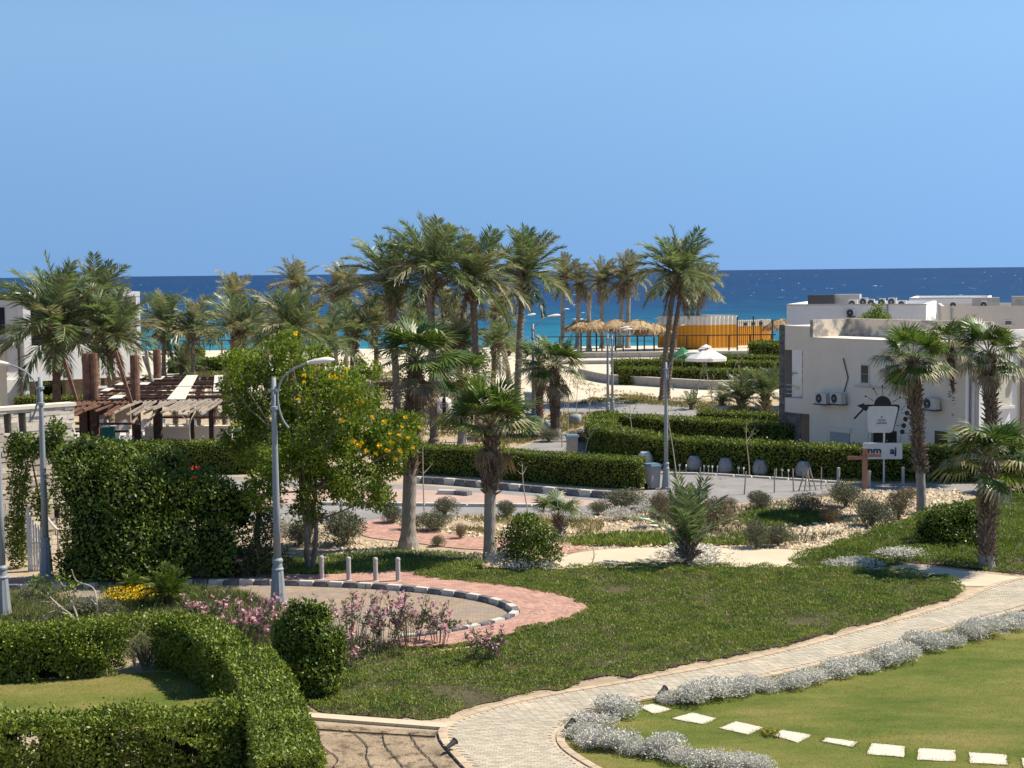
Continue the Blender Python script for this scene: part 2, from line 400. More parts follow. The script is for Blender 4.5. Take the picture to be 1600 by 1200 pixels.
tc = mixc(nt, math_(nt, 'MULTIPLY', st_, .65), bt.outputs[0], (0.24, 0.215, 0.19)); sd = ramp(nt, noise(nt, co, 1.3, 5, .7), [(.55, (0, 0, 0)), (.7, (1, 1, 1))])
bsdf(nt, out, mixc(nt, math_(nt, 'MULTIPLY', sd, .5), tc, (0.46, 0.37, 0.26)), .9, .15, 0, bt.outputs[1], .3, .01)
sheet('turning_road', [p for p in offset(kerb_c, 0.0)] + [P(600, 1010), P(420, 1000), P(200, 985), P(-120, 975)], 0.008, 'turning_pavers2')
outer_px = [(-120, 912), (0, 909), (150, 905), (290, 902), (400, 902), (520, 902), (600, 897), (640, 897), (690, 909), (770, 917), (850, 929), (905, 945), (918, 958), (890, 972), (840, 984), (780, 999), (735, 1009), (680, 1014), (600, 1018)]
outer_c = crom([P(*p) for p in outer_px], 12)
pavement = sheet('pavement', kerb_c + outer_c[::-1], 0.07, 'brick_joint')
W_, B_ = MATS['kerb_white'], MATS['kerb_black']
def kerb_mesh(mat, L=0.48, w=0.22, h=0.17):
    return MB().box((0, 0, h / 2), (L, w, h), taper=0.94).mesh('kerb_stone', mat)
km = [kerb_mesh(W_), kerb_mesh(B_)]
ks = resample(kerb_c, 0.5)
for i, (a, b) in enumerate(zip(ks, ks[1:])):
    d = b - a
    add('kerb_stone', km[i % 2], pavement, ((a.x + b.x) / 2, (a.y + b.y) / 2, 0), math.atan2(d.y, d.x) + random.uniform(-.01, .01))

def lay_pavers(parent, edge_a, edge_b, lw, lc, z, mat, along=True, near=300, poly=None, thick=0.03):
    """courses of pavers between two edges (world curves); the largest in view are single objects, the rest one part"""
    n = max(len(edge_a), len(edge_b)) * 2
    def para(e):
        L = [0]
        for p, q in zip(e, e[1:]): L.append(L[-1] + (q - p).length)
        tot = L[-1]; out = []; j = 0
        for i in range(n + 1):
            s = tot * i / n
            while j < len(L) - 2 and L[j + 1] < s: j += 1
            k = (s - L[j]) / max(1e-6, L[j + 1] - L[j]); out.append(e[j].lerp(e[j + 1], min(1, max(0, k))))
        return out
    A, B = para(edge_a), para(edge_b); items = []
    mids = [(a + b) / 2 for a, b in zip(A, B)]
    acc = [0]
    for p, q in zip(mids, mids[1:]): acc.append(acc[-1] + (q - p).length)
    def at(s):
        j = min(int(np.searchsorted(acc, s)), n); j = max(1, j); k = (s - acc[j - 1]) / max(1e-6, acc[j] - acc[j - 1])
        return A[j - 1].lerp(A[j], k), B[j - 1].lerp(B[j], k)
    if along:                                 # courses run along the edges
        wid = max((a - b).length for a, b in zip(A, B)); rows = int(wid / lc)
        for r in range(rows):
            f = (r + 0.5) / rows; line = resample([a.lerp(b, f) for a, b in zip(A, B)], lw)
            for i in range(len(line) - 1):
                p, q = line[i], line[i + 1]; sh = 0.5 if r % 2 else 0.0
                c = p.lerp(q, sh); wloc = (at(min(acc[-1], i * lw))[0] - at(min(acc[-1], i * lw))[1]).length / rows if False else lc
                items.append((c, math.atan2(q.y - p.y, q.x - p.x), lw * 0.94, lc * 0.9))
    else:                                     # courses run across
        s, r = lc, 0
        while s < acc[-1]:
            a, b = at(s); d = b - a; L = d.length; k = int(L / lw)
            for i in range(k + 1):
                t = (i + (0.5 if r % 2 else 0.0)) * lw
                if t + lw / 2 > L or t < lw / 4: continue
                items.append((a + d * (t / L), math.atan2(d.y, d.x), lw * 0.94, lc * 0.9))
            s += lc; r += 1
    if poly is not None:
        ok = inside(poly, np.array([it[0].x for it in items]), np.array([it[0].y for it in items])); items = [it for it, o in zip(items, ok) if o]
    def seen(c):
        v = Vector((c.x, c.y, -CAM_H)); dz = v.dot(_f); x = v.dot(_r) / dz * FPX + 800; y = 600 - v.dot(_u) / dz * FPX
        return 0 <= x <= 1600 and y <= 1200
    items.sort(key=lambda it: (0 if seen(it[0]) else 1, it[0].length))
    one = MB().box((0, 0, thick / 2), (1, 1, thick)).mesh('paver', MATS[mat])
    for c, a, lx, ly in items[:near]:
        add('paver', one, parent, (c.x, c.y, z - thick + random.uniform(0, .005)), a, scale=(lx, ly, 1))
    rest = MB()
    for c, a, lx, ly in items[near:]:
        rest.box((c.x, c.y, z - thick / 2 + random.uniform(0, .005)), (lx, ly, thick), a)
    if rest.V: add('pavers', rest.mesh('pavers', MATS[mat]), parent, kind='stuff')
    return len(items)
# the brick band follows the kerb; bricks beyond the outer edge are cut
band = offset(kerb_c, 0.14); far_band = offset(kerb_c, 3.3)
lay_pavers(pavement, band, far_band, 0.24, 0.12, 0.105, 'red_paver', True, 300, kerb_c + outer_c[::-1])

# cream path of small pavers
pL = crom([P(*p) for p in [(760, 1240), (712, 1190), (686, 1158), (688, 1138), (718, 1121), (780, 1103), (860, 1086), (960, 1069), (1060, 1051), (1150, 1034), (1240, 1013), (1330, 988), (1420, 963), (1490, 941), (1520, 926), (1560, 912), (1620, 900)]], 8)
pR = crom([P(*p) for p in [(1010, 1240), (925, 1195), (885, 1165), (890, 1140), (925, 1119), (985, 1101), (1060, 1088), (1150, 1071), (1250, 1049), (1340, 1026), (1430, 1001), (1510, 978), (1590, 957), (1650, 942), (1700, 933), (1760, 925), (1820, 918)]], 8)
path = sheet('footpath', pL + pR[::-1], 0.036, 'sand_joint')
lay_pavers(path, offset(pL, -0.22), offset(pR, 0.22), 0.20, 0.10, 0.048, 'cream_paver', False, 300)
es = MB().box((0, 0, 0.03), (0.42, 0.17, 0.065)).mesh('edge_stone', MATS['cream_edging'])
for e, sgn in ((pL, -1), (pR, 1)):
    pts = resample(offset(e, sgn * 0.10), 0.44)
    for a, b in zip(pts, pts[1:]):
        if a.y > 62: break
        d = b - a; add('edge_stone', es, path, ((a.x + b.x) / 2, (a.y + b.y) / 2, 0.002), math.atan2(d.y, d.x))
sheet('side_path', pxs([(1500, 916), (1470, 902), (1410, 893), (1360, 891), (1300, 891), (1420, 884), (1500, 892), (1600, 903), (1750, 912), (1750, 922), (1600, 915)], 3), 0.016, 'cream_concrete')
sheet('terrace_pavement', pxs([(865, 886), (884, 869), (930, 861), (1020, 856), (1230, 859), (1268, 866), (1245, 880), (1235, 892), (1000, 893)], 3), 0.02, 'cream_concrete')
redp = crom([P(*p) for p in [(600, 812), (628, 822), (680, 833), (760, 841), (860, 846), (930, 853)]], 8)
redq = crom([P(*p) for p in [(560, 818), (568, 838), (640, 848), (720, 858), (820, 862), (890, 866)]], 8)
rp = sheet('brick_path', redp + redq[::-1], 0.012, 'brick_joint')
lay_pavers(rp, redq, redp, 0.24, 0.14, 0.03, 'red_paver', True, 0)

# edging kerb and dry bed with drip hoses at the bottom of the view
edge_bar = MB()
a, b = P(440, 1118), P(700, 1138)
sheet('bed_soil', pxs([(430, 1128), (560, 1136), (690, 1143), (690, 1160), (720, 1196), (770, 1250), (430, 1250)], 0), 0.006, 'bed_soil')
for i in range(7):
    p, q = a.lerp(b, i / 7), a.lerp(b, (i + 0.985) / 7); d = q - p
    add('edging_block', MB().box((0, 0, 0.035), (d.length, 0.34, 0.07)).mesh('edging_block', MATS['cream_concrete']), path, ((p.x + q.x) / 2, (p.y + q.y) / 2, 0.001), math.atan2(d.y, d.x))
hose_px = [[(495, 1140), (505, 1168), (528, 1187), (522, 1202), (540, 1240)], [(545, 1142), (572, 1164), (574, 1188), (590, 1220), (596, 1245)], [(598, 1144), (602, 1166), (622, 1190), (640, 1218), (650, 1245)], [(640, 1146), (654, 1170), (677, 1194), (700, 1225), (720, 1250)]]
ords = ['first', 'second', 'third', 'fourth']
for i, h in enumerate(hose_px):
    pts = [p + Vector((0, 0, 0.03)) for p in crom([P(*q) for q in h], 10)]
    MB().tube([p + Vector((random.uniform(-.015, .015), 0, 0)) for p in pts], 0.010, 5).obj('drip_hose', MATS['black_hose'], label='thin black drip hose lying on the dry bed, %s one counted from the clipped hedge' % ords[i], cat='hose', group='drip hoses on the dry bed')
MB().tube([P(478, 1138, .03), P(560, 1144, .03), P(680, 1151, .03)], 0.016, 5).obj('supply_hose', MATS['black_hose'], label='black supply hose along the cream edging of the dry bed', cat='hose')

# lawns
lawnR_px = [(965, 1128), (1000, 1112), (1080, 1108), (1180, 1085), (1270, 1064), (1360, 1040), (1450, 1012), (1540, 990), (1640, 965), (1900, 960), (1900, 1300), (1120, 1300), (980, 1190), (945, 1160)]
lawnR = [Vector((p.x, p.y, 0)) for p in offset(pR, 0.05)[3:]] + [P(1950, 960), P(2000, 1300)]
sheet('lawn', lawnR, 0.010, 'lawn_turf')
lawnL = pxs([(-60, 1055), (120, 1060), (250, 1050), (330, 1070), (390, 1105), (390, 1125), (150, 1135), (-60, 1140)], 3)
sheet('garden_lawn', lawnL, 0.010, 'lawn_turf')

# ================================================================== foliage materials
m_leaf('hedge_leaf', [(0.060, 0.079, 0.013), (0.125, 0.171, 0.021), (0.205, 0.265, 0.032), (0.330, 0.370, 0.053)], 0.18, 0.45, 0.3, 0.35, 1.6)
m_leaf('hedge_leaf_far', [(0.055, 0.075, 0.014), (0.109, 0.152, 0.022), (0.182, 0.230, 0.032), (0.266, 0.303, 0.046)], 0.18, 0.5, 0.25, 0.4, 0.8)
m_leaf('bush_leaf', [(0.041, 0.060, 0.012), (0.087, 0.133, 0.019), (0.150, 0.208, 0.027), (0.277, 0.323, 0.046)], 0.18, 0.45, 0.3, 0.45, 1.1)
m_leaf('tecoma_leaf', [(0.056, 0.090, 0.011), (0.118, 0.174, 0.018), (0.196, 0.263, 0.029), (0.314, 0.370, 0.050)], 0.35, 0.5, 0.25, 0.5, 0.7)
m_leaf('oleander_leaf', [(0.045, 0.060, 0.025), (0.080, 0.105, 0.045), (0.13, 0.15, 0.07)], 0.25, 0.5, 0.25, 0.3, 2)
m_leaf('ice_plant', [(0.070, 0.109, 0.025), (0.129, 0.186, 0.036), (0.195, 0.259, 0.051), (0.280, 0.311, 0.072), (0.347, 0.286, 0.088)], 0.25, 0.5, 0.2, 0.55, 1.3)
m_leaf('ice_plant_lush', [(0.069, 0.109, 0.023), (0.127, 0.184, 0.032), (0.184, 0.241, 0.046), (0.276, 0.299, 0.063)], 0.3, 0.5, 0.2, 0.55, 0.5)
m_leaf('blue_cover', [(0.05, 0.075, 0.045), (0.10, 0.14, 0.085), (0.17, 0.21, 0.14), (0.24, 0.25, 0.19)], 0.15, 0.6, 0.2, 0.6, 0.6)
m_leaf('dry_grass', [(0.10, 0.11, 0.035), (0.18, 0.17, 0.07), (0.30, 0.25, 0.12), (0.40, 0.32, 0.18)], 0.25, 0.7, 0.1, 0.6, 0.7)
m_leaf('bed_grass', [(0.055, 0.080, 0.022), (0.10, 0.13, 0.04), (0.17, 0.19, 0.07), (0.27, 0.25, 0.12)], 0.25, 0.7, 0.1, 0.6, 0.5)
m_leaf('turf_blade', [(0.12, 0.17, 0.03), (0.22, 0.24, 0.055), (0.34, 0.28, 0.10), (0.46, 0.34, 0.16)], 0.4, 0.8, 0.1, 0.75, 0.45)
m_leaf('silver_leaf', [(0.36, 0.34, 0.28), (0.56, 0.54, 0.46), (0.72, 0.70, 0.61), (0.84, 0.81, 0.72)], 0.2, 0.8, 0.15, 0.25, 3, (1, 1, 1))
m_leaf('grey_shrub', [(0.075, 0.085, 0.050), (0.14, 0.15, 0.092), (0.215, 0.22, 0.14), (0.30, 0.285, 0.19)], 0.15, 0.7, 0.15, 0.35, 2.5, (1, 1, 0.8))
m_leaf('dry_shrub', [(0.14, 0.115, 0.07), (0.22, 0.18, 0.11), (0.29, 0.24, 0.15)], 0.1, 0.8, 0.1, 0.3, 2, (1, 1, 0.8))
m_leaf('date_frond', [(0.080, 0.115, 0.055), (0.145, 0.190, 0.085), (0.225, 0.265, 0.125), (0.40, 0.41, 0.23)], 0.3, 0.36, 0.5, 0.2, 0.5, (1.0, 1.15, 0.65))
m_leaf('date_frond_pale', [(0.15, 0.15, 0.085), (0.25, 0.245, 0.135), (0.37, 0.35, 0.205), (0.50, 0.46, 0.285)], 0.28, 0.45, 0.4, 0.2, 0.5, (1.1, 1.1, 0.7))
m_leaf('dead_frond', [(0.17, 0.125, 0.075), (0.28, 0.21, 0.13), (0.42, 0.33, 0.21)], 0.15, 0.8, 0.1, 0.2, 1, (1, 0.9, 0.6))
m_leaf('fan_leaf', [(0.035, 0.070, 0.014), (0.065, 0.120, 0.024), (0.11, 0.17, 0.035), (0.20, 0.24, 0.075)], 0.28, 0.4, 0.4, 0.25, 1.0)
m_leaf('fan_leaf_pale', [(0.12, 0.14, 0.05), (0.22, 0.22, 0.10), (0.36, 0.33, 0.18), (0.52, 0.46, 0.29)], 0.25, 0.5, 0.3, 0.2, 1.0, (1, 1, 0.7))
m_leaf('cycad_leaf', [(0.060, 0.112, 0.021), (0.128, 0.188, 0.033), (0.240, 0.285, 0.053)], 0.25, 0.35, 0.4, 0.2, 3)
def m_petal(name, c, c2):
    return m_leaf(name, [c, tuple((a + b) / 2 for a, b in zip(c, c2)), c2], 0.3, 0.7, 0.1, 0.1, 2, (1, 1, 1))
m_petal('yellow_petal', (0.78, 0.46, 0.01), (0.88, 0.64, 0.03))
m_petal('pink_petal', (0.60, 0.24, 0.28), (0.80, 0.50, 0.52))
m_petal('red_petal', (0.60, 0.05, 0.03), (0.75, 0.12, 0.06))
m_plain('palm_trunk', (0.215, 0.165, 0.120), 0.35, 5, 0.95, 0.1, 16, 0.9, c2=(0.33, 0.26, 0.195), bdist=0.05)
m_plain('palm_trunk_dark', (0.115, 0.080, 0.058), 0.35, 6, 0.95, 0.1, 16, 0.9, c2=(0.20, 0.15, 0.11), bdist=0.05)
m_plain('palm_boot', (0.12, 0.066, 0.043), 0.4, 6, 0.9, 0.1, 20, 0.6, c2=(0.36, 0.28, 0.21))
m_plain('smooth_trunk', (0.30, 0.265, 0.220), 0.2, 3, 0.95, 0.1, 12, 0.6, bdist=0.02)
m_plain('twig', (0.30, 0.24, 0.175), 0.25, 6, 0.9, 0.1, 30, 0.4)
m_plain('branch_pale', (0.44, 0.38, 0.30), 0.2, 6, 0.9, 0.1, 30, 0.4)
m_plain('stem_dark', (0.085, 0.062, 0.042), 0.3, 6, 0.9, 0.1, 30, 0.4)
m_plain('frond_rib', (0.30, 0.29, 0.14), 0.25, 6, 0.7, 0.2)
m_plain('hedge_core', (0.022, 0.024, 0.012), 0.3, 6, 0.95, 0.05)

def unit(a): return a / np.maximum(1e-9, np.linalg.norm(a, axis=1, keepdims=True))
def leaves(Pt, A, L, ratio=0.5, r=rng, up=None):
    """a diamond leaf at every point, pointing along A"""
    n = len(Pt); A = unit(A); B = unit(np.cross(A, r.normal(size=(n, 3)) if up is None else up))
    L = np.asarray(L).reshape(-1, 1) * np.ones((n, 1)); w = L * ratio * 0.5
    C = np.cross(A, B)
    V = np.stack([Pt, Pt + A * L * 0.5 + B * w + C * w * .25, Pt + A * L, Pt + A * L * 0.5 - B * w + C * w * .25], 1)
    return V.reshape(-1, 3)
def blades(X, Y, Z, h, w, lean=0.35, r=rng):
    n = len(X); a = r.uniform(0, 2 * np.pi, n); d = np.stack([np.cos(a), np.sin(a), 0 * a], 1)
    h = np.asarray(h).reshape(-1, 1) * r.uniform(.65, 1.2, (n, 1)); w = np.asarray(w).reshape(-1, 1) * np.ones((n, 1))
    b = np.stack([X, Y, Z], 1); t = b + np.concatenate([r.normal(0, lean, (n, 2)) * h, h], 1)
    return np.stack([b - d * w / 2, b + d * w / 2, t], 1).reshape(-1, 3)

# ------------------------------------------------------------------ ground cover
def cover(name, poly, dens, h, w, mat, label, cat='ground cover', floor='cover_floor', mound=0.08, lean=0.55, bare=-0.72, bscale=0.7, seed=1, base=0.02, lumps=False):
    X, Y = scatter(poly, dens); lump = np.zeros(len(X))
    if lumps:
        cx, cy = scatter(poly, 5.0); G = {}
        for i, (a, b) in enumerate(zip(np.floor(cx / .5).astype(int), np.floor(cy / .5).astype(int))): G.setdefault((a, b), []).append(i)
        gx_, gy_ = np.floor(X / .5).astype(int), np.floor(Y / .5).astype(int); d2 = np.full(len(X), 9.0)
        cells = {}
        for i, k_ in enumerate(zip(gx_, gy_)): cells.setdefault(k_, []).append(i)
        for (a, b), idx in cells.items():
            cs = [c for da in (-1, 0, 1) for db in (-1, 0, 1) for c in G.get((a + da, b + db), [])]
            if cs: idx = np.array(idx); d2[idx] = np.min((X[idx, None] - cx[None, cs]) ** 2 + (Y[idx, None] - cy[None, cs]) ** 2, 1)
        dd = np.sqrt(d2); lump = np.clip(1 - (dd / .34) ** 2, 0, 1); k_ = (lump > .04) | (rng.random(len(X)) < .35); X, Y, lump = X[k_], Y[k_], lump[k_]
    g = wob(X, Y, bscale, seed); keep = g > bare + rng.normal(0, .12, len(X))
    X, Y, g, lump = X[keep], Y[keep], g[keep], lump[keep]
    Z = base + .10 * lump + mound * (0.5 + 0.5 * wob(X, Y, 1.6, seed + 3)) + rng.uniform(-0.02, 0.04, len(X)).clip(0)
    me = mesh_np(name, blades(X, Y, Z - 0.02, h * (0.9 + 0.25 * g), w, lean), 3, MATS[mat])
    o = add(name, me, kind='stuff', label=label, cat=None)
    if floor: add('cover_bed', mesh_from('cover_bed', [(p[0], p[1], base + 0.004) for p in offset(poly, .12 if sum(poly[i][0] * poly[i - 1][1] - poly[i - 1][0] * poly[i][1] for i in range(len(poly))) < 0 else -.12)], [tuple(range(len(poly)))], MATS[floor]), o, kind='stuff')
    return o
cov_px = [(478, 1108), (560, 1122), (640, 1126), (690, 1126), (740, 1108), (800, 1092), (850, 1080), (880, 1082), (930, 1063), (960, 1058), (990, 1062), (1060, 1043), (1150, 1027), (1240, 1008), (1330, 983), (1400, 966), (1440, 950), (1490, 938), (1508, 925), (1492, 910), (1440, 899), (1370, 893), (1240, 887), (1000, 886), (880, 888),
          (760, 888), (690, 890), (648, 899), (660, 908), (720, 914), (780, 920), (850, 931), (905, 948), (914, 958), (885, 972), (832, 982), (780, 999), (740, 1010), (690, 1016), (600, 1024), (540, 1040), (500, 1075)]
cov_poly = [p + Vector((random.gauss(0, .035), random.gauss(0, .06), 0)) for p in resample(pxs(cov_px, 4) + [P(*cov_px[0])], .22)]
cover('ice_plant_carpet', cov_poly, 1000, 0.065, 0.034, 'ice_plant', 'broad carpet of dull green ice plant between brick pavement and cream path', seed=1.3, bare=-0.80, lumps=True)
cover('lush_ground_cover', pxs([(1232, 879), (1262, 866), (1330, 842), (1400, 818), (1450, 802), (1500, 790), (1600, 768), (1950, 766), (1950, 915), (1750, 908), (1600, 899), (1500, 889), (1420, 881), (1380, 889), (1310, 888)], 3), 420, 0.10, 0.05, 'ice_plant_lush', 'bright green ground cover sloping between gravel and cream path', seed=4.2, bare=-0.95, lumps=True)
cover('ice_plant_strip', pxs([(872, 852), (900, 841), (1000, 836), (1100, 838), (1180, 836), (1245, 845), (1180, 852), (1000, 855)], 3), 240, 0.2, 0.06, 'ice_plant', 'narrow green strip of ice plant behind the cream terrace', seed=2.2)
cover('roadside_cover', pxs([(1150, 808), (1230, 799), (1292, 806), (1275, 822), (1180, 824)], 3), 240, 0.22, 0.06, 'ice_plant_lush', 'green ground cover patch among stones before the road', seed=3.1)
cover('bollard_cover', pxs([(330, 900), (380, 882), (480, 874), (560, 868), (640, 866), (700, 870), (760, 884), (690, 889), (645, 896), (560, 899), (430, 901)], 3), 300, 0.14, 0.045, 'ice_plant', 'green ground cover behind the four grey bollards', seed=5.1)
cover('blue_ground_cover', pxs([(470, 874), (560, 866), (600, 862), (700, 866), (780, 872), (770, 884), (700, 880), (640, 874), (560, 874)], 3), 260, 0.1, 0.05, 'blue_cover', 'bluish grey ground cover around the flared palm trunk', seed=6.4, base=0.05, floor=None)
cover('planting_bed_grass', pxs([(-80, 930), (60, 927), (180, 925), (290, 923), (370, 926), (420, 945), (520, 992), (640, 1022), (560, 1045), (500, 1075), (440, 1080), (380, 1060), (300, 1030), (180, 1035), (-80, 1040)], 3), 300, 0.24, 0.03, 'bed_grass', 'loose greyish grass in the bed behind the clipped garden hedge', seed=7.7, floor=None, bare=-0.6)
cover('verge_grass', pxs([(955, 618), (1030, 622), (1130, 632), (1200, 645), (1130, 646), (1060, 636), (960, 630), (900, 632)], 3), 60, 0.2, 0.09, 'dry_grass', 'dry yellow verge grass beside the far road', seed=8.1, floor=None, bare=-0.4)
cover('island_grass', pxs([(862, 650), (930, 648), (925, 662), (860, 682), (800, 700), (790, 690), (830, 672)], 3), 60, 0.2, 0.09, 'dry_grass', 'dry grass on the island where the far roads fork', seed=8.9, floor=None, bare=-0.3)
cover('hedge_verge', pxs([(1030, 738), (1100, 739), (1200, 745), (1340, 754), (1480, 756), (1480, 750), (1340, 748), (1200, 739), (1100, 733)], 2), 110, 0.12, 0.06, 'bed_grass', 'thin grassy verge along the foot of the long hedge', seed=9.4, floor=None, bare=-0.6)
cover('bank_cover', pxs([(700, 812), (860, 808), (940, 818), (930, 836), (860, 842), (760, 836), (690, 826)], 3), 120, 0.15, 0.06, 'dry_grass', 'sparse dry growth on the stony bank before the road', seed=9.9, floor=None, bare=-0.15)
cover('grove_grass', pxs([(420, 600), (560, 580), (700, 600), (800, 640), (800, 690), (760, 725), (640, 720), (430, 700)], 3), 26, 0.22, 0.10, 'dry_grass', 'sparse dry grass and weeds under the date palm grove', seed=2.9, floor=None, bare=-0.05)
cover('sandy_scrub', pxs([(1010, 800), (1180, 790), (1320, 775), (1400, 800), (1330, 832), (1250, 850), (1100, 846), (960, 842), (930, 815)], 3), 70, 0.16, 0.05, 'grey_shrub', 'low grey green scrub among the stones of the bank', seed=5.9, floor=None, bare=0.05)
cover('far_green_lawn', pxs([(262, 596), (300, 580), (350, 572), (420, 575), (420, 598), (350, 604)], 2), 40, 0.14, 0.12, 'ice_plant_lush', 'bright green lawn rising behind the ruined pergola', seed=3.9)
# turf blades on the lawns
X, Y = scatter(lawnR, 600); k = (X < 20) & (Y < 46); X, Y = X[k], Y[k]
add('lawn_grass', mesh_np('lawn_grass', blades(X, Y, np.full(len(X), .008), 0.02, 0.013, 1.6), 3, MATS['turf_blade']), kind='stuff', label='short worn grass of the large lawn')
X, Y = scatter(lawnL, 600)
add('garden_grass', mesh_np('garden_grass', blades(X, Y, np.full(len(X), .008), 0.02, 0.013, 1.6), 3, MATS['turf_blade']), kind='stuff', label='short grass of the lawn inside the clipped hedges')

# ------------------------------------------------------------------ stones
def stone_field(name, poly, dens, smin, smax, label, seed=0, bare=-0.3):
    X, Y = scatter(poly, dens); g = wob(X, Y, 0.8, seed) > bare; X, Y = X[g], Y[g]; n = len(X)
    s = smin + (smax - smin) * rng.random(n) ** 2.5
    base = np.array([(1, 0, 0.1), (0, 1, 0.1), (-1, 0, 0.1), (0, -1, 0.1), (0, 0, 0.8), (.6, .6, .45)])
    tri = np.array([(0, 5, 4), (5, 1, 4), (1, 2, 4), (2, 3, 4), (3, 0, 4), (0, 1, 5)])
    V = base[None] * (s[:, None, None] * rng.uniform(.6, 1.2, (n, 6, 3))); a = rng.uniform(0, 6.28, n); c, sn = np.cos(a)[:, None], np.sin(a)[:, None]
    Xr = V[:, :, 0] * c - V[:, :, 1] * sn + X[:, None]; Yr = V[:, :, 0] * sn + V[:, :, 1] * c + Y[:, None]; Zr = V[:, :, 2] + 0.004
    W = np.stack([Xr, Yr, Zr], 2)
    me = mesh_from(name, W.reshape(-1, 3).tolist(), (tri[None] + (np.arange(n) * 6)[:, None, None]).reshape(-1, 3).tolist(), MATS['pale_stone'])
    return add(name, me, kind='stuff', label=label)
stone_field('gravel_bank', pxs([(680, 806), (960, 806), (1060, 802), (1180, 790), (1300, 776), (1345, 768), (1480, 764), (1500, 780), (1440, 798), (1400, 812), (1330, 838), (1262, 862), (1240, 852), (1100, 850), (900, 848), (760, 842), (650, 828), (610, 812)], 3), 20, 0.04, 0.17, 'pale stones scattered over the bank before the road', 1, -0.45)
stone_field('pale_gravel', pxs([(1240, 840), (1290, 815), (1340, 790), (1400, 778), (1500, 768), (1500, 784), (1420, 806), (1340, 836), (1260, 862), (1225, 858)], 3), 55, 0.04, 0.14, 'bright pale gravel beside the sloping ground cover', 2, -0.9)
stone_field('tree_gravel', pxs([(420, 862), (470, 850), (560, 843), (640, 852), (640, 866), (560, 868), (480, 872), (420, 876)], 3), 38, 0.04, 0.13, 'pale stones between the flowering tree and brick path', 3, -0.7)
stone_field('terrace_gravel', pxs([(740, 862), (880, 866), (870, 874), (760, 870)], 2), 45, 0.04, 0.12, 'pale stones before the cream terrace', 4, -0.8)
stone_field('terrace_edge_gravel', pxs([(860, 850), (1000, 853), (1250, 853), (1255, 859), (1000, 857), (880, 860)], 2), 30, 0.05, 0.14, 'pale stones along the back of the terrace', 5, -0.6)
stone_field('verge_stones', pxs([(890, 585), (960, 610), (1190, 630), (1200, 640), (1100, 628), (960, 618), (880, 600)], 2), 6, 0.06, 0.22, 'pale stones on the far verge', 6, -0.2)
stone_field('palm_grove_stones', pxs([(560, 570), (640, 580), (760, 640), (700, 660), (640, 640), (560, 620)], 2), 5, 0.08, 0.25, 'pale stones under the date palms', 7, -0.2)

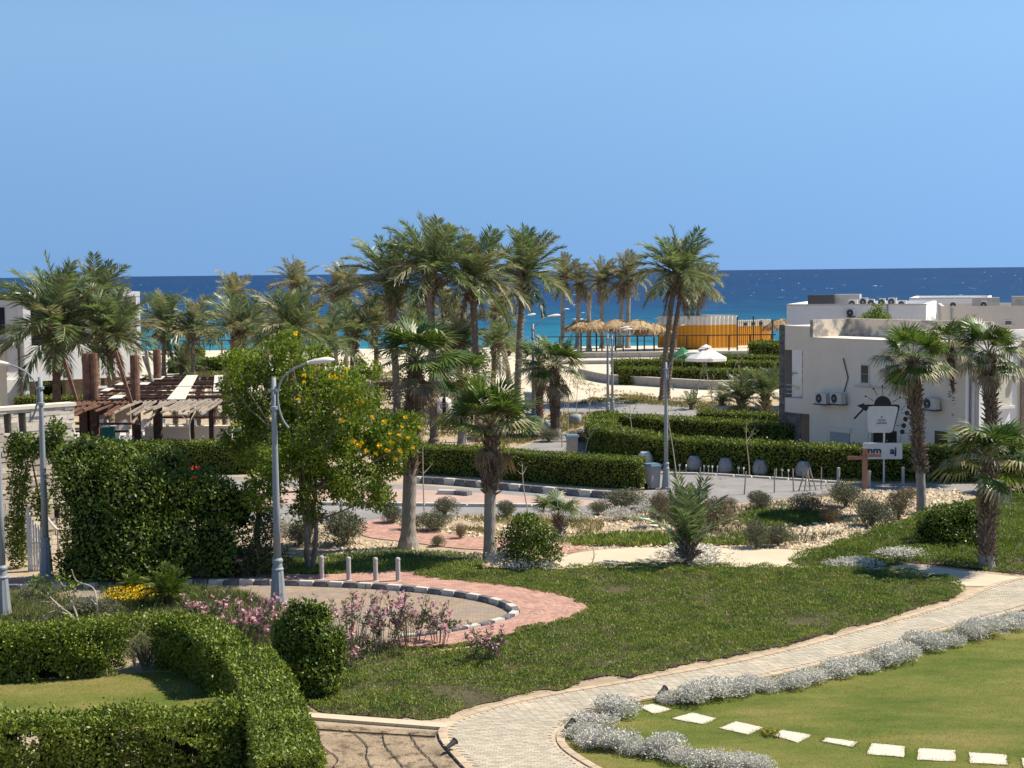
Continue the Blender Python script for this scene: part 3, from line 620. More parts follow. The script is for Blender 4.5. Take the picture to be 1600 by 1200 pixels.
# ------------------------------------------------------------------ hedges
def hedge(pts, width, height, leaf, dens, label, name='hedge', mat='hedge_leaf', rough=0.07, group='clipped hedges', core=True, gap=None, stems=0, step=0.5, z0=0.0):
    pts = [Vector(p) for p in pts]; line = resample(pts, step) if len(pts) > 1 else pts
    if (line[-1] - pts[-1]).length > 0.05: line.append(pts[-1])
    org = line[0].copy(); line = [p - org for p in line]
    Pt, Nn = [], []
    def put(c, u, v, nrm, ulen, vlen):
        n = rng.poisson(dens * ulen * vlen)
        if n == 0: return
        a, b = rng.uniform(0, 1, (n, 1)), rng.uniform(0, 1, (n, 1))
        Pt.append(np.array(c)[None] + np.array(u)[None] * a * ulen + np.array(v)[None] * b * vlen); Nn.append(np.repeat(np.array(nrm, float)[None], n, 0))
    up = Vector((0, 0, 1))
    for i, (a, b) in enumerate(zip(line, line[1:])):
        t = b - a; L = t.length; t.normalize(); s = Vector((-t.y, t.x, 0)); hw = width / 2
        put(a - s * hw + up * height, t, s, up, L, width)
        put(a - s * hw, t, up, -s, L, height); put(a + s * hw, t, up, s, L, height)
        if i == 0: put(a - s * hw, s, up, -t, width, height)
        if i == len(line) - 2: put(b - s * hw, s, up, t, width, height)
    Pt, Nn = np.concatenate(Pt), np.concatenate(Nn)
    W = Pt + np.array(org)
    bump_ = wob(W[:, 0] + W[:, 2], W[:, 1] + 1.7 * W[:, 2], 1.9, 2.0)
    Pt = Pt + Nn * (rough * bump_ + rng.normal(0, rough * 0.55, len(Pt)))[:, None]
    edge = np.clip((Pt[:, 2] - (height - 0.12)) / 0.12, 0, 1)[:, None]
    if gap is not None:
        keep = gap(W); Pt, Nn = Pt[keep], Nn[keep]
    shoot = (rng.random(len(Pt)) < .05) & (Nn[:, 2] > .5); Pt[shoot, 2] += rng.exponential(.05, shoot.sum())
    A = Nn * .4 + rng.normal(0, 0.8, Pt.shape) + np.array([0.1, 0, 0.2])
    V = leaves(Pt, A, leaf * rng.uniform(.5, 1.35, len(Pt)), 0.55, up=Nn + rng.normal(0, .45, Nn.shape))
    o = add(name, mesh_np(name, V, 4, MATS[mat]), None, (org.x, org.y, z0), label=label, cat='hedge', group=group)
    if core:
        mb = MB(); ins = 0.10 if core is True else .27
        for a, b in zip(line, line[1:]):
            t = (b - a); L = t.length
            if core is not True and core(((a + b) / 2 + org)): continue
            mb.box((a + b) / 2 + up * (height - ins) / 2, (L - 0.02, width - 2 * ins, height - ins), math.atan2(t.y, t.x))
        mb.obj('branches', MATS['hedge_core'], o, kind='stuff')  # dark filler core added so gaps in the leaves read dark, not see-through
    if stems:
        mb = MB()
        for _ in range(stems):
            i = random.randrange(len(line) - 1); p = line[i].lerp(line[i + 1], random.random()); t = line[i + 1] - line[i]; s = Vector((-t.y, t.x, 0)).normalized()
            p = p + s * random.uniform(-.3, .3) * width
            q = p + Vector((random.uniform(-.15, .15), random.uniform(-.15, .15), height * random.uniform(.55, .95)))
            mb.tube([p, p.lerp(q, .5) + Vector((random.uniform(-.05, .05), random.uniform(-.05, .05), 0)), q], [.022, .016, .008], 5)
            for k in range(3):
                a = p.lerp(q, random.uniform(.25, .8)); mb.tube([a, a + Vector((random.uniform(-.3, .3), random.uniform(-.3, .3), random.uniform(.15, .4)))], [.010, .004], 4)
        mb.obj('stems', MATS['branch_pale'], o, kind='stuff')
    return o

# ------------------------------------------------------------------ blob plants (shrubs, bushes, crowns)
def blob_points(blobs, n, r=rng, shell=0.55):
    """points spread through a union of ellipsoids (cx,cy,cz,rx,ry,rz), denser toward their skin; returns points and outward directions"""
    b = np.array(blobs, float); vol = b[:, 3] * b[:, 4] * b[:, 5]; idx = r.choice(len(b), n, p=vol ** .75 / (vol ** .75).sum())
    d = unit(r.normal(size=(n, 3))); rad = shell + (1.06 - shell) * r.random((n, 1)) ** .6
    return b[idx, :3] + d * rad * b[idx, 3:6], d
def shrub_mesh(name, w, h, n, leaf, mat, nb=9, seed=0, ratio=0.4, flat=1.0, upb=0.5, jit=0.7):
    r = np.random.default_rng(seed); blobs = []
    for i in range(nb):
        a = r.uniform(0, 6.28); q = r.random() ** .6; rr = w * .5 * .62 * q; s = w * r.uniform(.18, .30)
        z = h * (0.30 + 0.42 * r.random() * (1 - .5 * q)); blobs.append((rr * math.cos(a), rr * math.sin(a), z, s, s, s * h / w * 1.1 * flat))
    p, d = blob_points(blobs, n, r); p[:, 2] = np.maximum(p[:, 2], 0.02)
    return mesh_np(name, leaves(p, d * .6 + r.normal(0, jit, d.shape) + np.array([0, 0, upb]), leaf * r.uniform(.6, 1.3, n), ratio, r, d + r.normal(0, .6, d.shape)), 4, MATS[mat])
def twig_mesh(name, w, h, n, seed=0, mat='twig', r0=0.012, spread=0.8):
    r = random.Random(seed); mb = MB()
    for i in range(n):
        a = r.uniform(0, 6.28); q = r.random() ** .5 * spread
        t = Vector((math.cos(a) * w * .5 * q, math.sin(a) * w * .5 * q, h * r.uniform(.6, .95)))
        m = Vector((t.x * .35, t.y * .35, t.z * .5)); mb.tube([(t.x * .08, t.y * .08, 0), m, t], [r0, r0 * .7, r0 * .25], 4)
    return mb.mesh(name, MATS[mat])

# ================================================================== palms
def ribbon(pts, w, S, k=0):
    """quads along a polyline, width vector S"""
    q = []
    for i in range(len(pts) - 1):
        a, b = pts[i], pts[i + 1]; wa, wb = w[i], w[i + 1]
        q += [a - S * wa, a + S * wa, b + S * wb, b - S * wb]
    return q
def date_frond(name, th0, droop, mats, n=46, seed=0, wid=0.0125, sweep=0.10, sparse=0.0):
    r = np.random.default_rng(seed); m = 14; pts = [np.zeros(3)]; tan = []; az = 0.0
    for i in range(m):
        t = (i + .5) / m; th = th0 - droop * t ** 1.35; az += sweep * r.normal() * .25
        d = np.array([math.cos(th) * math.cos(az), math.cos(th) * math.sin(az), math.sin(th)]); tan.append(d); pts.append(pts[-1] + d / m)
    tan.append(tan[-1]); pts = np.array(pts); tan = np.array(tan)
    S = np.array([0., 1, 0]); w = np.linspace(.016, .003, m + 1)
    Q = ribbon(list(pts), w, S) + ribbon(list(pts), w, np.array([0, 0, 1.])); nr = len(Q) // 4
    tw = r.normal(0, .35)
    for i in range(n):
        t = .10 + .90 * (i + r.uniform(-.3, .3)) / n; f = min(max(t, 0), .999) * m; k = int(f); p = pts[k] + (pts[k + 1] - pts[k]) * (f - k); T = tan[k]
        Nn = np.cross(T, S); Nn /= np.linalg.norm(Nn)
        if Nn[2] < 0: Nn = -Nn
        l = (.30 * (math.sin(math.pi * (t * .78 + .17)) ** .55) + .02) * r.uniform(.8, 1.15)
        for s in (-1, 1):
            if r.random() < sparse: continue
            d = T * (.72 + .35 * t) + S * s * (.78 + tw * s * .3) + Nn * r.uniform(.05, .5) + r.normal(0, .10, 3) + np.array([0, 0, -.16]); d /= np.linalg.norm(d)
            side = np.cross(d, Nn * .8 + S * s * .4 + r.normal(0, .2, 3)); side /= np.linalg.norm(side); ww = wid * r.uniform(.8, 1.2)
            a = p + T * .004; mid = a + d * l * .45; e = a + d * l + np.array([0, 0, -.22 * l * r.random()])
            Q += [a, mid + side * ww, e, mid - side * ww]
    nq = len(Q) // 4
    return mesh_np(name, np.array(Q), 4, mats, mi=[1] * nr + [0] * (nq - nr))
def fan_leaf(name, th0, pet, mats, seed=0, seg=26, droop=.35, span=115, tip=1):
    r = np.random.default_rng(seed); m = 6; pts = [np.zeros(3)]
    for i in range(m):
        th = th0 - .35 * (i / m); d = np.array([math.cos(th), 0, math.sin(th)]); pts.append(pts[-1] + d * pet / m)
    T = d; S = np.array([0., 1, 0]); Nn = np.cross(T, S); Nn = Nn if Nn[2] > 0 else -Nn
    c = pts[-1]; Q = ribbon(pts, np.linspace(.028, .016, m + 1), S) + ribbon(pts, np.linspace(.02, .012, m + 1), Nn); nr = len(Q) // 4; MI = [1] * nr
    da = R(span * 2) / seg
    for j in range(seg):
        a = -R(span) + (j + .5) * da; dr = T * math.cos(a) + S * math.sin(a); sd = -T * math.sin(a) + S * math.cos(a)
        L = (.78 + .22 * math.cos(a)) * r.uniform(.9, 1.06); cup = Nn * (-.16 * abs(math.sin(a))) + Nn * .05 * (j % 2)
        w6 = .56 * L * da * .50
        p0 = c; p1 = c + (dr + cup) * .58 * L; g = np.array([0, 0, -1.0]) * droop * r.uniform(.6, 1.4)
        p2 = p1 + (dr + g) / np.linalg.norm(dr + g) * .42 * L
        Q += [p0 - sd * .008, p0 + sd * .008, p1 + sd * w6, p1 - sd * w6]; MI.append(0)
        Q += [p1 - sd * w6, p1 + sd * w6, p2 + sd * .006, p2 - sd * .006]; MI.append(2 if tip else 0)
    return mesh_np(name, np.array(Q), 4, mats, mi=MI)
RIB = MATS['frond_rib']
ELEV = [80, 64, 48, 32, 14, -6, -30]
DROOP = [.40, .62, .85, 1.0, 1.05, .95, .75]
FR = {}
for key, mm in (('g', 'date_frond'), ('p', 'date_frond_pale'), ('d', 'dead_frond')):
    FR[key] = [[date_frond('frond', R(e), d, [MATS[mm], RIB if key != 'd' else MATS['dead_frond']], 46, 100 * i + j, sparse=.0 if key != 'd' else .35) for j in range(3)] for i, (e, d) in enumerate(zip(ELEV, DROOP))]
FR['dead'] = [date_frond('dead_frond', R(-62), .45, [MATS['dead_frond'], MATS['dead_frond']], 34, 900 + j, sparse=.3) for j in range(3)]
FL = {}
for key, m0, m2, dr in (('g', 'fan_leaf', 'fan_leaf', .35), ('t', 'fan_leaf', 'fan_leaf_pale', .9), ('d', 'dead_frond', 'dead_frond', 1.2)):
    FL[key] = [[fan_leaf('fan_leaf', R(e), .95, [MATS[m0], RIB if key != 'd' else MATS['dead_frond'], MATS[m2]], 300 + 10 * i + j, droop=dr) for j in range(2)] for i, e in enumerate([82, 60, 38, 14, -12, -40, -72])]

def trunk_mesh(name, top, r0, r1, mat, rough=.10, ring=.13, flare=1.5, n=10, bulge=0.0, seed=0):
    """stacked leaf-scar rings; top is the crown point relative to the base"""
    rr = random.Random(seed); H = top.z; k = max(6, int(H / ring)); V, F = [], []
    for i in range(k + 1):
        t = i / k; c = Vector((top.x * t ** 1.4, top.y * t ** 1.4, H * t)); r = r0 + (r1 - r0) * t
        r *= 1 + (flare - 1) * max(0, 1 - t * H / .9) ** 2 + bulge * max(0, (t - .86) / .14)
        for j in range(n):
            a = 2 * math.pi * (j + .5 * (i % 2)) / n; q = r * (1 + rough * ((i % 2) * 2 - 1) * .6 + rr.uniform(-rough, rough) * .6)
            V.append((c.x + q * math.cos(a), c.y + q * math.sin(a), c.z - (.10 if i == 0 else 0)))
    for i in range(k):
        for j in range(n): F.append((i * n + j, i * n + (j + 1) % n, (i + 1) * n + (j + 1) % n, (i + 1) * n + j))
    F.append(tuple(k * n + j for j in range(n)))
    return mesh_from(name, V, F, mat)
def boots_mesh(name, top, z0, r, mat, n=90, size=.22, seed=0):
    """stubs of cut leaf stalks standing off the trunk"""
    rr = random.Random(seed); mb = MB(); H = top.z
    for i in range(n):
        z = z0 + (H - z0) * (i / n); t = z / H; a = i * 2.4 + rr.uniform(-.3, .3); c = Vector((top.x * t ** 1.4, top.y * t ** 1.4, z))
        d = Vector((math.cos(a), math.sin(a), 0)); l = size * rr.uniform(.6, 1.3)
        p = c + d * r * .85; q = p + d * l * rr.uniform(.45, .9) + Vector((rr.uniform(-.1, .1) * l, rr.uniform(-.1, .1) * l, l * rr.uniform(.2, .9)))
        mb.tube([p, q], [size * .22, size * .06], 4)
    return mb.mesh(name, mat)

GOLD = 2.399963
def date_palm(b, c, Lpx, label, nf=40, r=.24, key='g', seed=0, dead=4, name='date_palm', tilt=.15, lo=6.0, dark=False, group='date palms', hang=.0, Y=None, trunk='palm_trunk'):
    base = P(*b) if Y is None else Vector((PD(b[0], 600, Y).x, Y, 0)); top = PD(c[0], c[1], base.y) - base; L = 1.0 * Lpx / SC(base); rr = random.Random(seed); nf = int(nf * .70) if nf > 24 else nf; r *= .88
    o = empty(name, base, 0, label, 'palm tree', group)
    add('trunk', trunk_mesh('trunk', top, r, r * .82, MATS['palm_trunk_dark' if dark else trunk], seed=seed, bulge=.35), o)
    add('leaf_bases', boots_mesh('leaf_bases', top + Vector((0, 0, .15)), max(top.z - .12 * L * 3, .3), r * 1.0, MATS['palm_boot'], 46, .20 * L, seed), o)
    ph = rr.uniform(0, 6)
    for i in range(nf):
        q = (i + .5) / nf; e = q ** 1.05 * lo; k = min(6, max(0, int(e + rr.uniform(-.4, .4)))); me = rr.choice(FR[key][k] if not (key == 'g' and rr.random() < .16) else FR['p'][k])
        M = Matrix.Rotation(tilt + rr.uniform(-.06, .06), 3, 'Y') @ Matrix.Rotation(i * GOLD + ph + rr.uniform(-.25, .25), 3, 'Z') @ Matrix.Rotation(rr.uniform(-.16, .16), 3, 'Y') @ Matrix.Rotation(rr.uniform(-.25, .25), 3, 'X')
        add('frond', me, o, top + Vector((0, 0, .04 * L)), rot=M.to_euler(), scale=L * (rr.uniform(.82, 1.10) if q > .12 else rr.uniform(.7, .95)))
    for i in range(dead):
        add('dead_frond', rr.choice(FR['dead']), o, top + Vector((0, 0, -.05 * L)), rz=rr.uniform(0, 6.28), scale=L * rr.uniform(.5, .85))
    return o
def fan_palm(b, c, Rpx, label, nf=26, r=.17, seed=0, skirt=5, boots=0.6, lo=5.0, name='fan_palm', group='fan palms', flare=1.5, smooth=True, key='g', low=3, bsz=.24, kmin=1):
    base = P(*b); top = PD(c[0], c[1], base.y) - base; Rd = Rpx / SC(base) / 1.80; rr = random.Random(seed)
    o = empty(name, base, 0, label, 'palm tree', group)
    add('trunk', trunk_mesh('trunk', top, r, r * .9, MATS['smooth_trunk'], rough=.03, ring=.22, flare=flare, n=14, seed=seed), o)
    z0 = top.z * (1 - boots)
    if boots > 0:
        add('leaf_bases', boots_mesh('leaf_bases', top, z0, r * .95, MATS['palm_boot'], int(70 * max(.5, (top.z - z0))), bsz, seed), o)
    if boots > 0:
        n0 = top * (1 - boots * .92) if boots < .9 else top * .06; sh = [Vector((top.x * t ** 1.4, top.y * t ** 1.4, top.z * t)) for t in np.linspace(n0.z / top.z, 1, 12)]
        MB().tube(sh, [r * (1.02 + .14 * rr.random()) for _ in sh], 12).obj('fibre_sheath', MATS['palm_trunk_dark'], o)
    ph = rr.uniform(0, 6)
    for i in range(nf):
        q = (i + .5) / nf; k = min(5, max(kmin, int(q ** .9 * lo + rr.uniform(-.3, .3)))); kk = 't' if (k >= low or rr.random() < .2) else key
        M = Matrix.Rotation(.06, 3, 'Y') @ Matrix.Rotation(i * GOLD + ph + rr.uniform(-.2, .2), 3, 'Z') @ Matrix.Rotation(rr.uniform(-.30, .30), 3, 'Y') @ Matrix.Rotation(rr.uniform(-.4, .4), 3, 'X')
        add('fan_leaf', rr.choice(FL[kk][k]), o, top, rot=M.to_euler(), scale=Rd * rr.uniform(.8, 1.1))
    for i in range(skirt):
        add('dead_leaf', rr.choice(FL['d'][6 if i % 3 else 5]), o, top + Vector((0, 0, -.12 * Rd - rr.random() * .3 * Rd)), rz=rr.uniform(0, 6.28), scale=Rd * rr.uniform(.6, .9))
    return o

# the tall grove in the middle
date_palm((622, 690), (612, 448), 92, 'tall date palm of the high grove closest to the yellow flowering tree', 44, .27, seed=1, dead=3)
date_palm((678, 697), (672, 426), 92, 'tallest date palm of the grove, its crown topping all others', 46, .27, seed=2, dead=3)
date_palm((748, 690), (738, 440), 92, 'tall date palm of the grove with pale underside fronds, behind the small fan palm', 46, .27, seed=3, dead=5)
date_palm((808, 641), (818, 434), 84, 'tall date palm with dark upright crown beside the slim lamp post', 44, .30, seed=4, dead=5)
e1 = date_palm((1034, 628), (1056, 432), 78, 'big date palm with two close trunks beside the far road', 48, .25, seed=5, dead=6)
tp = PD(1066, 450, P(1040, 628).y) - P(1034, 628)
t2 = trunk_mesh('trunk', tp - Vector((.45, 0, 0)), .21, .18, MATS['palm_trunk'], seed=55); add('trunk', t2, e1, (.45, .25, 0))
# palms of the beach row
for i, (bx, cx, cy, lp, by, txt) in enumerate([(879, 880, 433, 44, 543, 'slender beach palm, first of the row left standing by the sand railing'), (902, 906, 444, 36, 543, 'slender beach palm behind the first thatched parasol'),
        (941, 940, 440, 42, 543, 'slender beach palm between two thatched parasols'), (968, 974, 442, 40, 543, 'leaning beach palm with dangling dead fronds'), (981, 983, 432, 42, 543, 'straight beach palm beside the leaning one'),
        (1070, 1074, 455, 40, 545, 'thin beach palm before the orange cabin, hidden crown'), (1080, 1084, 446, 44, 545, 'thin beach palm before the orange cabin, middle of three'), (1087, 1096, 450, 46, 545, 'thin beach palm before the orange cabin, its fronds hanging seaward')]):
    date_palm((bx, by), (cx, cy), lp, txt.replace('left standing ', ''), 30, .34, 'p', 20 + i, 7, lo=6.6, group='beach palms', tilt=.14, trunk='smooth_trunk')
date_palm((920, 549), (920, 470), 16, 'bare dead palm trunk with a tuft of stubs near the beach', 7, .36, 'd', 31, 2, name='dead_palm', lo=1.4, group='beach palms', trunk='smooth_trunk')
# left and middle back
date_palm((463, 566), (461, 448), 46, 'distant date palm standing alone against the sea', 36, .3, 'p', 41, 4)
date_palm((525, 570), (522, 462), 42, 'distant date palm of a pair, lower crown of the two', 30, .3, 'p', 42, 4)
date_palm((541, 570), (540, 448), 46, 'distant date palm of a pair, higher crown of the two', 34, .3, 'p', 43, 4)
date_palm((363, 566), (364, 462), 42, 'distant brownish date palm above the bushy dark palm', 32, .3, 'p', 44, 6)
date_palm((88, 626), (86, 518), 108, 'stout date palm standing behind the stone wall before the white villa', 64, .32, seed=45, dead=2, dark=True, tilt=.16, Y=97)
date_palm((152, 606), (146, 474), 74, 'date palm whose upper fronds rise over the white villa roof', 48, .28, seed=46, dead=2, tilt=.18, Y=106)
date_palm((172, 612), (172, 528), 84, 'low date palm with drooping fronds behind the pergola posts', 54, .26, seed=47, dead=6, tilt=.18, Y=98)
date_palm((256, 590), (256, 512), 66, 'slim date palm behind the pergola with feathery crown', 40, .26, seed=48, dead=4, tilt=.16)
date_palm((302, 590), (302, 516), 60, 'slim date palm beside the bright lawn, fronds blown seaward', 34, .26, seed=49, dead=3, tilt=.22)
date_palm((368, 628), (374, 522), 72, 'bushy dark date palm rising behind the yellow flowering tree', 42, .28, seed=50, dead=3, dark=True)
date_palm((455, 645), (456, 520), 76, 'dark date palm whose crown tops the yellow flowering tree', 46, .28, seed=51, dead=2, dark=True)
date_palm((550, 598), (552, 528), 66, 'dark young date palm between flowering tree and grove', 38, .26, seed=52, dead=2, dark=True)
date_palm((718, 640), (716, 535), 60, 'shaggy date palm with pale dead fronds inside the grove', 30, .27, 'p', 53, 10)
date_palm((796, 600), (774, 500), 52, 'distant date palm partly hidden behind the tallest grove palms', 30, .3, 'p', 54, 5)
for i, (b, c, lp, n, t) in enumerate([((418, 618), (416, 532), 62, 40, 'low dark date palm glimpsed beyond the flowering tree top'), ((505, 612), (503, 540), 62, 38, 'squat date palm between the flowering tree and distant pair'), ((588, 596), (588, 505), 56, 36, 'mid sized date palm between the distant pair and grove trunks'), ((645, 604), (646, 520), 58, 36, 'low date palm filling the gap between two grove trunks'), ((700, 598), (704, 500), 54, 34, 'hidden date palm behind the tallest grove trunk'), ((770, 612), (776, 540), 52, 34, 'low date palm between grove and slim lamp post')]):
    date_palm(b, c, lp, t, n, .26, 'g' if i % 2 else 'p', 200 + i, 4, dark=bool(i % 2))
# stumps with a few fronds among the ruined pergola
for i, (bx, by, cx, cy, n) in enumerate([(213, 692, 213, 612, 6), (276, 690, 272, 630, 5), (309, 690, 312, 606, 7), (332, 690, 334, 634, 6), (352, 688, 352, 600, 6)]):
    date_palm((bx, by), (cx, cy), 34, ['dying palm stump with hanging brown leaves before the pergola post', 'short grey palm stump before the low pergola wall', 'shaggy dying palm stump before the pergola roof panel', 'pale ringed palm stump near the pergola corner', 'thin dying palm at the pergola corner beside the flowering tree'][i], n, .22, 'd', 60 + i, 5, name='palm_stump', lo=4.5, group='palm stumps at the pergola', trunk='palm_trunk')
# fan palms
fan_palm((638, 856), (650, 562), 82, 'tall fan palm with flared grey trunk beside the brick path', 30, .26, 71, 12, .62, lo=4.4, flare=1.75, low=5)
fan_palm((765, 876), (768, 668), 88, 'fan palm of middle height with shaggy upper trunk before the box hedge', 32, .21, 72, 6, .50, lo=4.0, flare=1.25, bsz=.3, low=4, kmin=0)
fan_palm((868, 681), (866, 572), 62, 'dark stemmed fan palm on the road island', 30, .28, 73, 8, .95)
fan_palm((843, 664), (842, 566), 50, 'fan palm behind the dark stemmed one on the road island', 22, .24, 74, 8, .9)
fan_palm((722, 700), (722, 590), 64, 'fan palm with hanging dead skirt inside the grove', 24, .24, 75, 9, .7)
fan_palm((698, 640), (700, 545), 58, 'fan palm half hidden behind the grove trunks', 22, .24, 76, 5, .7)
fan_palm((1440, 803), (1425, 562), 70, 'fan palm with smooth grey foot and bristly trunk beside the hanging sign', 34, .19, 77, 6, .74, flare=1.2, lo=5.4, bsz=.30)
fan_palm((1550, 752), (1544, 552), 66, 'fan palm with dark bristly trunk before the sunlit villa window', 32, .21, 78, 4, .95, lo=4.8, bsz=.34)
fan_palm((1502, 735), (1484, 540), 56, 'fan palm whose crown shows between two others before the villa', 22, .19, 79, 3, .8, lo=4.6)
fan_palm((1541, 888), (1546, 720), 92, 'low leafy fan palm on the sloping ground cover', 30, .22, 80, 3, .95, lo=4.6, bsz=.28)
fan_palm((874, 842), (872, 806), 50, 'very small fan palm seedling beside the round green bush', 14, .16, 81, 2, .9, lo=3.2)
# young feather palms
date_palm((1075, 886), (1075, 862), 108, 'young date palm with upright fronds before the cream terrace', 12, .14, seed=90, dead=0, name='young_date_palm', lo=2.0, group='young feather palms', tilt=.1)
date_palm((1080, 640), (1080, 634), 26, 'tiny date palm on the dry bank of the far road', 14, .14, seed=91, dead=0, name='young_date_palm', lo=4, group='young feather palms')
date_palm((1160, 664), (1158, 628), 52, 'bushy low palm beside the potted one near the villa', 34, .2, seed=92, dead=2, name='young_date_palm', lo=5, group='young feather palms')
date_palm((1198, 664), (1196, 618), 54, 'bushy low palm close to the stone clad villa column', 34, .2, seed=93, dead=2, name='young_date_palm', lo=5, group='young feather palms')
date_palm((1128, 652), (1128, 630), 30, 'spiky palm growing in a grey pot by the far road', 20, .12, seed=94, dead=0, name='young_date_palm', lo=4, group='young feather palms')
date_palm((284, 586), (284, 575), 40, 'low bushy palm clump on the far lawn behind the pergola', 26, .2, seed=95, dead=0, name='young_date_palm', lo=4.5, group='young feather palms')
date_palm((794, 556), (797, 552), 34, 'low scrubby palm on the sand before the beach wall', 16, .2, 'p', seed=96, dead=0, name='young_date_palm', lo=4.5, group='young feather palms')
# cycads in the bed
def cycad(b, Lpx, h, label, seed):
    base = P(*b); L = Lpx / SC(base); rr = random.Random(seed)
    o = empty('cycad', base, 0, label, 'plant', 'cycads'); add('trunk', trunk_mesh('trunk', Vector((0, 0, h)), .16, .14, MATS['palm_trunk_dark'], ring=.08, flare=1.1), o)
    for i in range(34):
        q = (i + .5) / 34; k = min(5, int(q * 5.2)); add('frond', CY[k], o, (0, 0, h), rz=i * GOLD, scale=L * rr.uniform(.85, 1.1))
CY = [date_frond('frond', R(e), d, [MATS['cycad_leaf'], MATS['cycad_leaf']], 60, 800 + i, wid=.014, sweep=.02) for i, (e, d) in enumerate(zip([84, 66, 48, 30, 10, -15], [.3, .5, .7, .8, .8, .6]))]
cycad((264, 950), 46, .45, 'round dark green cycad in the bed before the turning circle', 1)
cycad((206, 928), 26, .2, 'small bright cycad beside the yellow daisies', 2)

# ================================================================== hedges
def hp(pts, k=5): return crom([P(*p) for p in pts], k) if len(pts) > 2 else [P(*p) for p in pts]
def ragged(W):
    """holes in the old near hedges"""
    return (wob(W[:, 0] + 3, W[:, 2] * 1.6 + W[:, 1], 2.4, 1.1) > -0.56) | (W[:, 2] > 1.05)
def torn(W):
    x = W[:, 0]; c = P(228, 1052).x
    worn = np.abs(x - c) < 0.62 + 0.2 * np.sin(W[:, 2] * 5)
    return ragged(W) & (~worn | ((W[:, 2] > 0.95) & (rng.random(len(W)) < .35)) | (rng.random(len(W)) < .06))
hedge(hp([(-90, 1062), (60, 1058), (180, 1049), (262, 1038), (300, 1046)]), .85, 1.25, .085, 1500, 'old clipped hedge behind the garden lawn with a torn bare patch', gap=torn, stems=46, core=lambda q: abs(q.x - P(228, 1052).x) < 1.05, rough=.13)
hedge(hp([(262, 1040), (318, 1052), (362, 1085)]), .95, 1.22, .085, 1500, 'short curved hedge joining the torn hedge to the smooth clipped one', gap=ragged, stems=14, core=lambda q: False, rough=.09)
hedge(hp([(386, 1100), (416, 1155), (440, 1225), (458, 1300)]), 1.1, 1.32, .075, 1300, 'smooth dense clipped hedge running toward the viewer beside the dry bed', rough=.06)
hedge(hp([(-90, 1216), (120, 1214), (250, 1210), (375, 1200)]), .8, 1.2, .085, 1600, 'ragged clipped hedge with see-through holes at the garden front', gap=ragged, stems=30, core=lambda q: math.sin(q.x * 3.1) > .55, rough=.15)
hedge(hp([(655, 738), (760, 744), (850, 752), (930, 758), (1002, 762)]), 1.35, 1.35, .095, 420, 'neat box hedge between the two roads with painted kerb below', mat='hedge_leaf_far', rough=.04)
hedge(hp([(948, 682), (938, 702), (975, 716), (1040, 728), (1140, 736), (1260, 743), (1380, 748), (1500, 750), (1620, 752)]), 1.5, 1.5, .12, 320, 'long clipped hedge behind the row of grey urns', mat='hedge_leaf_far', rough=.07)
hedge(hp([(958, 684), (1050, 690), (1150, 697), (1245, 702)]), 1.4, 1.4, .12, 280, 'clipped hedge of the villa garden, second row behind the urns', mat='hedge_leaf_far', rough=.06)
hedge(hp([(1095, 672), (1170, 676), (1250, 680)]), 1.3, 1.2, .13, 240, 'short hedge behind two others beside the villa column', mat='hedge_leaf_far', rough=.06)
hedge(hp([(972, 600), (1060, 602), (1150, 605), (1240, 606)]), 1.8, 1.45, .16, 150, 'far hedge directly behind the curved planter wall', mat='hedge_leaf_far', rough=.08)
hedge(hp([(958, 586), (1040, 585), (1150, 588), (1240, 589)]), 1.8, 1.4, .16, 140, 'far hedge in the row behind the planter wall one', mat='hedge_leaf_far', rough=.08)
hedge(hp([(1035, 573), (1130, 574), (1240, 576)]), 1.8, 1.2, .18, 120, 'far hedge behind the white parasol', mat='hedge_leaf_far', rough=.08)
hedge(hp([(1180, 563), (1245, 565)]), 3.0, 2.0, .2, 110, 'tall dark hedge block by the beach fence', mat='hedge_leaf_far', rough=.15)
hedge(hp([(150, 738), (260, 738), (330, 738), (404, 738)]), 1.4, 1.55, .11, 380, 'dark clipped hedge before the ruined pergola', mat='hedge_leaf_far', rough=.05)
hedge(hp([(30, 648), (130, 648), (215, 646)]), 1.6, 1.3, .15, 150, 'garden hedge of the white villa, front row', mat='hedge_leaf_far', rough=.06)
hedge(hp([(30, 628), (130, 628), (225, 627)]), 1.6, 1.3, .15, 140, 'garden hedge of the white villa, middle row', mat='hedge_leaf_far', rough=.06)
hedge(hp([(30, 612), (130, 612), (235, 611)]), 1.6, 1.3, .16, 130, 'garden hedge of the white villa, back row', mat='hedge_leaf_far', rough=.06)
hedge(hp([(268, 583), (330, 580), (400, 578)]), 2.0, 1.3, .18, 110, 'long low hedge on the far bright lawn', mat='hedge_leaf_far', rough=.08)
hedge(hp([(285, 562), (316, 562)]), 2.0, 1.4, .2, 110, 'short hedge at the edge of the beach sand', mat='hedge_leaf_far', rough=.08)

add('bare_twigs', twig_mesh('bare_twigs', 1.5, 1.1, 70, 5, 'bark_grey', .014, 1.0), bpy.data.objects['hedge'], P(228, 1046) - bpy.data.objects['hedge'].location, kind='stuff')
